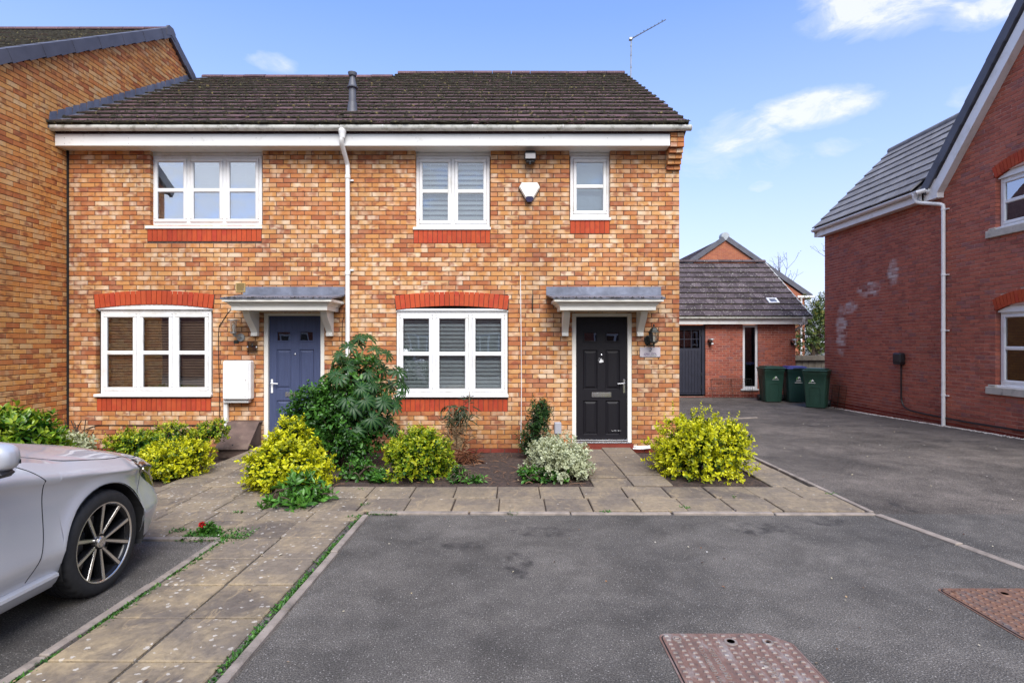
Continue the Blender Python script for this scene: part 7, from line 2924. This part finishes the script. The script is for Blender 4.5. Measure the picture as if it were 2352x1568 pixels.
def shrub(name, label, cat, base, blobs, n, ll, lw, per, slen, young, mat, seed, spikes=(), group=None, zmin=0.0, inner=0.35, up=0.5, extra=None, stem_n=18):
    o = base_thing(name, label, cat, base)
    if group:
        o['group'] = group
    lv = Leaves()
    tips = shoots(lv, blobs, n, ll, lw, per, slen, young, seed, zmin=zmin, inner=inner, up=up)
    r = np.random.default_rng(seed + 5)
    extra_sp = []
    hi = tips[np.argsort(tips[:, 2])[-max(6, len(tips) // 4):]]
    if len(spikes):
        for q in r.choice(len(hi), 14):
            x_, y_, z_ = hi[q]
            extra_sp.append((x_, y_, z_ - .06, z_ + r.uniform(.02, .085), r.uniform(-.03, .03)))
    for (x, y, z0, z1, lean) in list(spikes) + extra_sp:          # long upright leafy shoots
        k = int((z1 - z0) / 0.012)
        t = np.linspace(0, 1, k)
        pos = np.stack([x + lean * t, np.full(k, y), z0 + (z1 - z0) * t], 1)
        a = np.arange(k) * 2.4
        d = np.stack([np.cos(a), np.sin(a), np.full(k, .75)], 1)
        nr = np.stack([-np.cos(a) * .6, -np.sin(a) * .6, np.full(k, 1.)], 1)
        lv.add(pos, d, nr, ll * (1.1 - .5 * t), lw * (1.1 - .5 * t), np.floor(r.uniform(1, 400, k)) + np.clip(young + .1 + .15 * t + r.normal(size=k) * .08, .02, .98))
    lv.build('foliage', mat, o)
    woody(o, base, tips, stem_n, 0.012, M['bark'], seed)
    return o


def blobs_of(px0, px1, py_top, y, depth, z0=0.0, lumps=7, seed=1, flat=1.0):
    """several overlapping ellipsoids filling a mound of the given extent"""
    rr = random.Random(seed)
    x0, x1, zt = fx(px0, y), fx(px1, y), fz(py_top, y)
    cx, w, h = (x0 + x1) / 2, (x1 - x0) / 2, zt - z0
    out = [(cx, y, z0 + h * 0.46, w * 0.90, depth * 0.90, h * 0.56, 2.6), (cx, y, z0 + h * 0.20, w * 0.97, depth * 0.95, h * 0.30, 1.5)]
    for i in range(lumps):
        a = 2 * PI * i / lumps + rr.uniform(-.3, .3)
        q = rr.uniform(.35, .62)
        out.append((cx + w * q * math.cos(a), y + depth * q * math.sin(a), z0 + h * rr.uniform(.26, .70), w * rr.uniform(.30, .44), depth * rr.uniform(.32, .45), h * rr.uniform(.26, .38) * flat, 0.75))
    return out


GG = 'golden evergreen shrubs in the front beds'
y = 7.12
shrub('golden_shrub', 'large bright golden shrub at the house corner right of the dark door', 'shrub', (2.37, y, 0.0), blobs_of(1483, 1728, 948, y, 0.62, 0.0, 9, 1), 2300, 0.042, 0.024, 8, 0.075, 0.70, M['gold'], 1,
      spikes=((fx(1551, y), y + .1, 0.70, fz(921, y + .1), 0.0), (fx(1612, y), y, 0.72, fz(922, y), -.01), (fx(1632, y), y - .1, 0.70, fz(930, y - .1), -.04), (fx(1690, y), y, 0.62, fz(944, y), .05), (fx(1527, y), y, 0.62, fz(948, y), 0.), (fx(1672, y), y, 0.66, fz(947, y), .02)), group=GG, zmin=0.0)
y = 7.0
shrub('golden_shrub', 'golden green shrub below the window left of the dark door', 'shrub', (-1.16, y, 0.0), blobs_of(874, 1050, 985, y, 0.50, 0.0, 8, 2) + [(fx(958, y), y, 0.42, 0.2, 0.2, 0.17, .8)], 1500, 0.040, 0.023, 8, 0.075, 0.58, M['lime'], 2,
      spikes=((fx(968, y), y, 0.5, fz(972, y), 0.0), (fx(938, y), y, 0.42, fz(988, y), 0.0)), group=GG)
y = 6.40
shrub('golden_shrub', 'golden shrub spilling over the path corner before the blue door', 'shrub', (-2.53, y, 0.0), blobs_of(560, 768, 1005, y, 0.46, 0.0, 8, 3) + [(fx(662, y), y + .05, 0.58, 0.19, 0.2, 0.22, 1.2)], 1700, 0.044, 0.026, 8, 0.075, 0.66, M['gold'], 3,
      spikes=((fx(660, y), y, 0.62, fz(957, y), 0.01), (fx(640, y), y, 0.55, fz(975, y), -.02), (fx(690, y), y, 0.55, fz(975, y), .02)), group=GG)
y = 8.0
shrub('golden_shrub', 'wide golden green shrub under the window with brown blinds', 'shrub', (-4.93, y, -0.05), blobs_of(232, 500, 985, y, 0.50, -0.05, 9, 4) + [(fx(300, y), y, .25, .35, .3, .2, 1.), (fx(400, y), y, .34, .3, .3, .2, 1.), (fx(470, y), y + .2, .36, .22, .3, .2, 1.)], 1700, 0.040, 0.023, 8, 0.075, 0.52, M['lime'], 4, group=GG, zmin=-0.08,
      spikes=((fx(388, y), y, 0.4, fz(962, y), 0.0), (fx(355, y), y, 0.38, fz(972, y), 0.0), (fx(482, y), y, 0.36, fz(966, y), 0.02)))
y = 7.0
shrub('golden_shrub', 'low yellow shrub beside the car headlight', 'shrub', (-4.16, y, 0.0), blobs_of(322, 478, 1008, y, 0.48, 0.0, 8, 5), 1300, 0.038, 0.022, 8, 0.07, 0.66, M['gold'], 5, group=GG)
y = 7.0
shrub('variegated_shrub', 'low shrub with white-edged leaves beside the dark door path', 'shrub', (0.57, y, 0.0), blobs_of(1200, 1364, 1004, y, 0.46, 0.0, 8, 6), 1500, 0.036, 0.022, 8, 0.07, 0.5, M['varieg'], 6)
y = 8.62
shrub('slim_shrub', 'slim dark green shrub between the white cable and the dark door', 'shrub', (0.39, y, -0.12), [(fx(1236, y), y, 0.50, 0.20, 0.2, 0.28, 1.), (fx(1230, y), y, 0.18, 0.26, 0.24, 0.3, 1.2), (fx(1248, y), y, 0.62, .15, .15, .16, .5), (fx(1216, y), y, 0.10, .16, .2, .16, .5)], 620, 0.042, 0.016, 8, 0.10, 0.45, M['darkgreen'], 7, zmin=-0.1,
      spikes=((fx(1223, y), y, .6, fz(906, y), 0.), (fx(1255, y), y, .65, fz(905, y), .01), (fx(1268, y), y, .5, fz(930, y), .03)), up=0.9)
y = 7.35
shrub('laurel_bush', 'glossy bright green laurel bush in the corner behind the car mirror', 'bush', (-6.25, y, -0.02), [(fx(40, y), y, 0.42, 0.42, 0.38, 0.40, 2.), (fx(-20, y), y, .48, .4, .35, .36, 1.), (fx(85, y), y - .05, .40, .30, .3, .33, 1.2), (fx(120, y), y, .25, .2, .25, .25, .7)], 560, 0.100, 0.044, 7, 0.13, 0.62, M['laurel'], 8, inner=0.3, up=0.7)
y = 8.1
shrub('spotted_shrub', 'small pale spotted shrub at the wall corner behind the car bonnet', 'shrub', (-6.25, y, -0.05), [(fx(165, y), y, .17, .30, .25, .17, 1.), (fx(140, y), y, .2, .18, .2, .18, .6)], 300, 0.07, 0.036, 6, 0.09, 0.6, M['varieg'], 9, zmin=-0.05)

# dry stalks in the wall corner
dk = MB()
rr = random.Random(5)
for i in range(9):
    x0_ = fx(168 + rr.uniform(-8, 35), 8.6)
    dk.tube(smooth_path([(x0_, 8.6, -0.1), (x0_ + rr.uniform(-.05, .05), 8.6, .15), (x0_ + rr.uniform(-.12, .16), 8.55, rr.uniform(.28, .5))]), 0.007, 5)
tag(dk.build('dry_stalks', M['bark']), 'bare brown stalks at the wall corner behind the spotted shrub', 'stalks')

# ---- palmate-leaved fatsia
def palmate():
    mb = MB()
    n = 9
    for i in range(n):
        a = R(-128 + 256 * i / (n - 1))
        L = 0.185 * (1.0 - 0.22 * abs(a) / 2.2)
        prof = [(0.010, 0.010), (0.050, 0.015), (0.10, 0.022), (L * 0.75, 0.023), (L * 0.90, 0.014), (L, 0.0)]
        d = Vector((math.sin(a), math.cos(a), 0))
        s = Vector((d.y, -d.x, 0))
        vs = []
        for (r_, w_) in prof:
            dz = 0.02 * (r_ / L) - 0.075 * (r_ / L) ** 2.2
            c = d * r_ + Vector((0, 0, dz))
            vs += [tuple(c + s * w_ + Vector((0, 0, w_ * .30))), tuple(c), tuple(c - s * w_ + Vector((0, 0, w_ * .30)))]
        fs = []
        for k in range(len(prof) - 1):
            fs += [(3 * k, 3 * k + 1, 3 * k + 4, 3 * k + 3), (3 * k + 1, 3 * k + 2, 3 * k + 5, 3 * k + 4)]
        mb.add(vs, fs, 0.0, [((1.0, 0.0, 0.001) if i_ % 3 != 1 else (0.0, 0.0, 0.001)) for i_ in range(len(vs))])
    return mb.mesh('leaf', M['fatsia'], 'all')


fat = thing('fatsia', 'tall fatsia with big hand-shaped dark leaves between the blue door and window', 'shrub', (fx(800, 8.0), 8.0, -0.08))
pme = palmate()
for pm_ in (pme,):
    a = pm_.attributes.new('uid', 'FLOAT', 'FACE')
    a.data.foreach_set('value', [0.45] * len(pm_.polygons))
spots = [(812, 788, 8.0), (838, 779, 8.2), (858, 797, 8.1), (884, 806, 8.0), (792, 812, 7.9), (826, 818, 8.0), (770, 838, 7.8), (803, 846, 7.7), (842, 846, 7.8), (872, 836, 8.1), (902, 862, 7.9), (914, 884, 7.9), (778, 872, 7.6), (820, 878, 7.6), (856, 874, 7.7), (888, 900, 7.8), (917, 908, 7.8), (742, 862, 7.9), (748, 894, 7.7), (790, 906, 7.5), (835, 912, 7.5), (868, 925, 7.6), (898, 930, 7.8), (760, 925, 7.6), (815, 935, 7.45), (850, 955, 7.5), (884, 962, 7.7), (893, 985, 7.7), (735, 918, 7.8), (785, 950, 7.5), (828, 975, 7.5), (865, 985, 7.6), (805, 830, 8.2), (850, 820, 8.3), (760, 855, 8.2), (890, 875, 8.2), (830, 895, 8.1), (775, 890, 8.1), (860, 905, 8.2), (800, 925, 8.1), (720, 935, 7.9), (745, 945, 8.0)]
rr = random.Random(11)
core = Vector((0, 0.0, 0.7))
stem = MB()
o0 = Vector(fat.location)
for (px, py, y) in spots:
    for q in range(2 if rr.random() < 0.7 else 1):
        p = Vector((fx(px, y) + rr.uniform(-.07, .07), y + rr.uniform(-.15, .15), fz(py, y) + rr.uniform(-.07, .07))) - o0
        outw = (p - core)
        outw.z *= 0.45
        outw = outw.normalized()
        tilt = Vector((outw.x * 0.75 + rr.uniform(-.2, .2), outw.y * .35 - 0.62 + rr.uniform(-.2, .2), 0.62 + rr.uniform(-.1, .3)))
        ydir = Vector((outw.x + rr.uniform(-.3, .3), -0.35 + outw.y * .3, outw.z * 1.0 + rr.uniform(-.2, .25) + (0.5 if py < 815 else -0.1)))
        zd = tilt.normalized()
        xd = ydir.cross(zd).normalized()
        yd = zd.cross(xd).normalized()
        s = rr.uniform(0.66, 1.0)
        m4 = Matrix.Translation(p) @ Matrix((xd, yd, zd)).transposed().to_4x4() @ Matrix.Scale(s, 4)
        lf_ = obj('leaf', pme, fat)
        lf_.matrix_local = m4
        b = core.lerp(Vector((p.x * .35, 0.05, p.z * 0.75)), 0.8)
        stem.tube(smooth_path([b, b.lerp(p, .5) + Vector((0, 0, .03)), p], 3), [0.007, 0.006, 0.006, 0.006, 0.005, 0.005, 0.004], 5, caps=False)
for k in range(5):
    stem.tube(smooth_path([(rr.uniform(-.15, .15), rr.uniform(-.1, .1), 0), (rr.uniform(-.2, .2), 0, .5), (rr.uniform(-.3, .3), 0.0, 1.1), (rr.uniform(-.2, .3), 0, 1.6)]), 0.016, 6)
stem.build('stems', simple('pale_green_stem', (0.16, 0.20, 0.06), 0.6, var=0.3), fat)

y = 7.75
shrub('leafy_bush', 'dense mid-green leafy bush tangled under the fatsia', 'bush', (-2.35, y, -0.05), [(fx(715, y), y - .1, .55, .34, .35, .50, 2.), (fx(690, y), y - .1, .25, .24, .3, .32, 1.2), (fx(745, y), y, .55, .42, .35, .48, 2.), (fx(700, y), y - .1, .35, .32, .3, .36, 1.2), (fx(800, y), y - .15, .5, .45, .35, .42, 2.), (fx(770, y), y, .85, .35, .3, .3, 1.0), (fx(850, y), y - .05, .42, .35, .3, .42, 1.), (fx(720, y), y, .75, .25, .25, .25, .6), (fx(815, y), y + .2, 1.05, .42, .3, .40, 1.6), (fx(820, y), y - .35, .2, .35, .25, .25, .8)], 1700, 0.060, 0.034, 6, 0.11, 0.48, M['green'], 21, inner=0.4, up=0.35, stem_n=40)
y = 6.25
shrub('weed_clump', 'fresh green leafy weeds spilling onto the path before the golden shrub', 'weeds', (-2.45, 5.85, 0.0), [(fx(690, 5.9), 5.9, .10, .22, .2, .20, 1.), (fx(670, 5.75), 5.7, .03, .28, .2, .10, .8), (fx(720, 5.85), 5.85, .06, .18, .18, .14, .6)], 170, 0.085, 0.036, 6, 0.09, 0.75, M['green'], 22, up=0.6)
y = 6.75
shrub('weed_clump', 'small ivy clump at the bed edge beside the variegated shrub', 'weeds', (0.30, y, 0.0), [(fx(1250, y), y - .05, .05, .30, .12, .12, 1.), (fx(1215, y), y, .06, .15, .12, .12, .5)], 130, 0.05, 0.034, 5, 0.06, 0.55, M['green'], 23)
shrub('weed_clump', 'low green weeds at the bed edge below the dying plant', 'weeds', (-0.62, 6.72, 0.0), [(fx(1055, y), 6.72, .04, .13, .12, .13, 1.), (fx(1095, y), 6.68, .03, .12, .07, .06, .4)], 80, 0.06, 0.022, 5, 0.07, 0.65, M['green'], 24)
shrub('weed_clump', 'scrappy green weeds in the bed between the leafy bush and golden green shrub', 'weeds', (-1.9, 6.85, 0.0), [(fx(825, 6.9), 6.9, .07, .24, .2, .14, 1.), (fx(870, 6.8), 6.75, .05, .15, .15, .10, .5)], 150, 0.06, 0.034, 5, 0.08, 0.55, M['green'], 25)

# ---- dying plant below the window
dp_ = base_thing('dying_plant', 'half-dead plant with straw stalks below the window left of the dark door', 'plant', (-0.80, 8.45, -0.1))
lv = Leaves()
r = np.random.default_rng(31)
def strands(lv, n, cx, cy, zc, sx, sy, sz, L, W, dirz, spread, col, seed):
    r = np.random.default_rng(seed)
    pos = np.stack([cx + r.normal(size=n) * sx, cy + r.normal(size=n) * sy, zc + r.uniform(-1, 1, n) * sz], 1)
    a = r.uniform(0, 6.28, n)
    d = np.stack([np.cos(a) * spread, np.sin(a) * spread * .7, dirz + r.normal(size=n) * .4], 1)
    nr = np.stack([np.cos(a + 1.4), np.sin(a + 1.4), np.full(n, .8)], 1)
    lv.add(pos, d, nr, r.uniform(.6, 1.2, n) * L, W * r.uniform(.7, 1.2, n), np.floor(r.uniform(1, 300, n)) + np.clip(col + r.normal(size=n) * .22, .02, .98), droop=.25)
lv = Leaves()
strands(lv, 130, fx(1052, 8.45), 8.45, .60, .11, .10, .12, .17, .020, -.5, 1.0, .5, 31)
strands(lv, 30, fx(1072, 8.4), 8.4, .80, .03, .03, .05, .10, .012, .2, 1.0, .3, 32)
lv.build('green_blades', M['greygreen'], dp_)
lv = Leaves()
strands(lv, 170, fx(1048, 8.45), 8.45, .25, .09, .09, .30, .22, .010, .3, .7, .65, 33)
lv.build('straw_blades', M['dry'], dp_)
lv = Leaves()
strands(lv, 260, fx(1062, 8.2), 8.2, -.02, .11, .14, .09, .19, .012, -.1, 1.0, .55, 34)
lv.build('brown_thatch', M['rustleaf'], dp_)
sm_ = MB()
rr = random.Random(8)
for k in range(22):
    x0_ = fx(1050 + rr.uniform(-14, 14), 8.45)
    sm_.tube(smooth_path([(x0_, 8.45, -.1), (x0_ + rr.uniform(-.05, .05), 8.43, .25), (x0_ + rr.uniform(-.16, .18), 8.42 + rr.uniform(-.1, .05), rr.uniform(.4, .72))], 3), 0.006, 4)
sm_.tube(smooth_path([(fx(1060, 8.4), 8.4, 0.1), (fx(1075, 8.4), 8.4, .5), (fx(1078, 8.38), 8.38, .8), (fx(1078, 8.36), 8.36, .92)]), 0.006, 5)
sm_.build('stalks', simple('straw_stalk', (0.30, 0.21, 0.12), 0.8, var=0.3), dp_)

# twigs and bark litter on the soil
tw = MB()
rr = random.Random(14)
for k in range(150):
    x = rr.uniform(-1.2, 0.9) if k < 110 else rr.uniform(-2.9, 0.9)
    y = rr.uniform(6.6, 9.0)
    if k >= 110:
        y = rr.uniform(6.55, 7.2)
    a = rr.uniform(0, 6.28)
    L = rr.uniform(.04, .22)
    z = soil_z(x, y) + rr.uniform(.006, .03)
    tw.tube([(x, y, z), (x + L * math.cos(a) * .5, y + L * math.sin(a) * .5, z + rr.uniform(0, .02)), (x + L * math.cos(a), y + L * math.sin(a), z)], rr.uniform(.002, .005), 4)
o = tag(tw.build('twig_litter', simple('dead_twigs', (0.20, 0.11, 0.065), 0.9, var=0.5, scale=9)), 'dead twigs scattered over the bare soil bed', 'twigs')
o['kind'] = 'stuff'

# ---- weeds and grass growing in the path joints
lv = Leaves()
r = np.random.default_rng(77)
def joint(n, p0, p1, wid, L, W, seed, col=.55, dens=None):
    r = np.random.default_rng(seed)
    t = r.random(n)
    if dens is not None:
        keep = dens(t) > r.random(n)
        t = t[keep]
    n = len(t)
    p0, p1 = np.array(p0), np.array(p1)
    pos = p0 + (p1 - p0) * t[:, None]
    perp = unit(np.array([-(p1 - p0)[1], (p1 - p0)[0], 0.0]))
    pos = pos + perp * (r.normal(size=n) * wid)[:, None]
    pos[:, 2] = 0.005
    a = r.uniform(0, 6.28, n)
    d = np.stack([np.cos(a), np.sin(a), r.uniform(.15, 1.3, n)], 1)
    nr = np.stack([np.cos(a) * -.5, np.sin(a) * -.5, np.full(n, 1.)], 1)
    lv.add(pos, d, nr, r.uniform(.5, 1.2, n) * L, r.uniform(.6, 1.2, n) * W, np.floor(r.uniform(1, 300, n)) + np.clip(col + r.normal(size=n) * .22, .02, .98))
wave = lambda k, ph: (lambda t: np.clip(.55 + .6 * np.sin(t * k + ph) + .35 * np.sin(t * k * 2.7 + 1.3), 0.04, 1))
joint(2600, (-2.365, 4.75, 0), (-2.42, 1.8, 0), .022, .030, .008, 1, .55, wave(19, 0))
joint(1500, (-2.36, 4.80, 0), (-2.40, 1.8, 0), .018, .026, .014, 2, .6, wave(27, 1))
joint(2200, (-1.415, 5.35, 0), (-1.44, 1.8, 0), .014, .028, .009, 3, .5, wave(31, .5))
joint(900, (-1.41, 5.35, 0), (-1.44, 1.8, 0), .014, .034, .018, 4, .55, wave(23, 2))
joint(900, (-2.75, 4.80, 0), (-2.20, 4.76, 0), .06, .045, .012, 5, .6)
joint(400, (-2.95, 4.92, 0), (-2.25, 4.95, 0), .03, .035, .012, 6, .5, wave(17, .4))
joint(260, (-1.38, 5.43, 0), (-1.1, 5.43, 0), .03, .030, .008, 7, .45)
for k, (x, y) in enumerate(((-1.66, 6.3), (-1.85, 5.9), (-1.48, 5.7), (-1.5, 5.3), (0.0, 5.43), (0.9, 5.46), (1.7, 5.6), (-2.62, 5.45), (-2.3, 5.6), (-2.05, 5.55), (2.35, 5.98), (3.43, 6.1))):
    joint(45, (x - .05, y, 0), (x + .05, y + .01, 0), .02, .032, .012, 20 + k, .55)
o = tag(lv.build('joint_weeds', M['green']), 'tufts of grass and weeds growing along the path joints', 'weeds')
o['kind'] = 'stuff'

# small red-flowered plant at the bay corner
rf = base_thing('red_flower', 'tiny plant with one red flower at the corner of the car bay', 'flower', (fx(470, 4.86), 4.86, 0.0))
lv = Leaves()
shoots(lv, [(fx(478, 4.86), 4.86, .035, .09, .06, .05, 1.)], 40, .05, .026, 5, .05, .6, 41)
lv.build('foliage', M['green'], rf)
lv = Leaves()
r = np.random.default_rng(3)
n = 40
v = unit(r.normal(size=(n, 3)))
lv.add(np.array([fx(464, 4.86), 4.86, .085]) + v * .008, v, unit(r.normal(size=(n, 3))), np.full(n, .024), np.full(n, .018), np.floor(r.uniform(1, 90, n)) + .5)
lv.build('petals', leaf_mat('red_petal', ((0.0, (0.5, 0.01, 0.012)), (1.0, (0.62, 0.02, 0.02))), .5, .2), rf)
MB().tube([(fx(466, 4.86), 4.86, 0.0), (fx(464, 4.86), 4.86, .085)], .003, 5).build('stalk', M['bark'], rf)

# fallen petals and leaf scraps on the tarmac
lv = Leaves()
r = np.random.default_rng(91)
n = 330
pos = np.stack([r.uniform(-1.3, 8.3, n), r.uniform(2.4, 15.0, n), np.full(n, .006)], 1)
pos[:, 2] += np.array([gz(q) for q in pos[:, 1]])
a = r.uniform(0, 6.28, n)
lv.add(pos, np.stack([np.cos(a), np.sin(a), r.uniform(0, .3, n)], 1), np.stack([np.zeros(n), np.zeros(n), np.ones(n)], 1) + r.normal(size=(n, 3)) * .2, r.uniform(.010, .030, n), r.uniform(.008, .020, n), np.floor(r.uniform(1, 300, n)) + r.random(n), droop=-.1)
n = 70
pos = np.stack([r.uniform(-7, -1.5, n), r.uniform(2.4, 6.4, n), np.full(n, .024)], 1)
lv.add(pos, np.stack([np.cos(a[:n]), np.sin(a[:n]), r.uniform(0, .3, n)], 1), np.tile([0., 0., 1.], (n, 1)), r.uniform(.015, .035, n), r.uniform(.012, .022, n), np.floor(r.uniform(1, 300, n)) + r.random(n), droop=-.1)
o = tag(lv.build('leaf_litter', leaf_mat('pale_leaf_scraps', ((0.0, (0.05, 0.03, 0.02)), (0.25, (0.30, 0.14, 0.06)), (0.5, (0.55, 0.48, 0.30)), (0.75, (0.66, 0.60, 0.50)), (1.0, (0.75, 0.72, 0.68))), .7, .1)), 'pale petals and leaf scraps scattered over the tarmac', 'litter')
o['kind'] = 'stuff'

# pale chippings along the red wall
gv = MB()
rr = random.Random(19)
for k in range(1500):
    y = 6.5 + 9.0 * rr.random()
    x = XW - 0.03 - abs(rr.gauss(0, .055)) - .01
    s = rr.uniform(.008, .022)
    z = gz(y) + s * .2
    q = [(x + s * rr.uniform(.6, 1.2), y, z), (x, y + s * rr.uniform(.6, 1.2), z), (x - s * rr.uniform(.6, 1.2), y, z), (x, y - s * rr.uniform(.6, 1.2), z), (x + rr.uniform(-.3, .3) * s, y, z + s * rr.uniform(.4, .9))]
    gv.add(q, [(0, 1, 4), (1, 2, 4), (2, 3, 4), (3, 0, 4)], rr.random() * 200 + 1)
o = tag(gv.build('chippings', simple('pale_chippings', (0.52, 0.47, 0.42), 0.9, var=0.35, scale=40)), 'pale stone chippings along the foot of the red wall', 'chippings')
o['kind'] = 'stuff'

# ---- far trees
def bare_tree(label, loc, h, seed):
    t = base_thing('bare_tree', label, 'tree', loc)
    rr = random.Random(seed)
    mb = MB()
    tips = []
    def grow(p, d, L, r0, lev):
        q = p + d * L + Vector((rr.uniform(-.1, .1), rr.uniform(-.1, .1), 0.05)) * L
        mid = p.lerp(q, .5) + Vector((rr.uniform(-.06, .06), rr.uniform(-.06, .06), 0)) * L
        mb.tube([p, mid, q], [r0, r0 * .85, r0 * .68], 5 if lev < 3 else 4, caps=False)
        if lev >= 6 or r0 < .006:
            tips.append(q)
            return
        for k in range(2 if rr.random() < .55 else 3):
            nd_ = (d + Vector((rr.gauss(0, .42), rr.gauss(0, .42), rr.gauss(.12, .25)))).normalized()
            grow(q, nd_, L * rr.uniform(.68, .86), r0 * rr.uniform(.55, .70), lev + 1)
    grow(Vector(loc), Vector((0, 0, 1)), h * .30, h * .020, 0)
    mb.build('trunk', simple('dark_bark', (0.06, 0.05, 0.045), .9, var=.3), t)
    lv = Leaves()
    r = np.random.default_rng(seed)
    T = np.array([tuple(q) for q in tips])
    k = r.choice(len(T), 260)
    lv.add(T[k] + r.normal(size=(260, 3)) * .12, r.normal(size=(260, 3)), r.normal(size=(260, 3)), np.full(260, .09), np.full(260, .06), np.floor(r.uniform(1, 99, 260)) + r.uniform(.3, .9, 260))
    lv.build('crown', M['gold'], t)


bare_tree('bare branching tree rising beyond the far gable house', (24.2, 45.0, -0.34), 9.0, 4)
def bushy(name, label, loc, blobs, n, ll, mat, seed):
    t = base_thing(name, label, 'tree', loc)
    lv = Leaves()
    tips = shoots(lv, blobs, n, ll, ll * .45, 7, ll * 2, .55, seed, zmin=-.3, inner=.4)
    lv.build('crown', mat, t)
    MB().tube([loc, (loc[0], loc[1], 2.2)], [.14, .09], 8).build('trunk', M['bark'], t)
    woody(t, (loc[0], loc[1], 1.0), tips, 30, .03, M['bark'], seed)


M['far_leaf'] = leaf_mat('olive_leaf', ((0.0, (0.02, 0.05, 0.012)), (0.5, (0.07, 0.12, 0.02)), (0.8, (0.17, 0.20, 0.035)), (1.0, (0.28, 0.24, 0.05))), .4, .25)
bushy('evergreen_tree', 'dense olive-green tree in the gap beside the red house', (15.6, 29.5, -.34), [(15.4, 29.5, 2.0, 1.0, .9, 1.7, 2.), (16.4, 29.7, 2.2, 1.0, .9, 1.7, 2.), (15.9, 29.5, 3.2, .8, .8, .8, 1.), (17.3, 29.8, 1.8, 1.0, .9, 1.5, 1.)], 1500, .11, M['far_leaf'], 61)
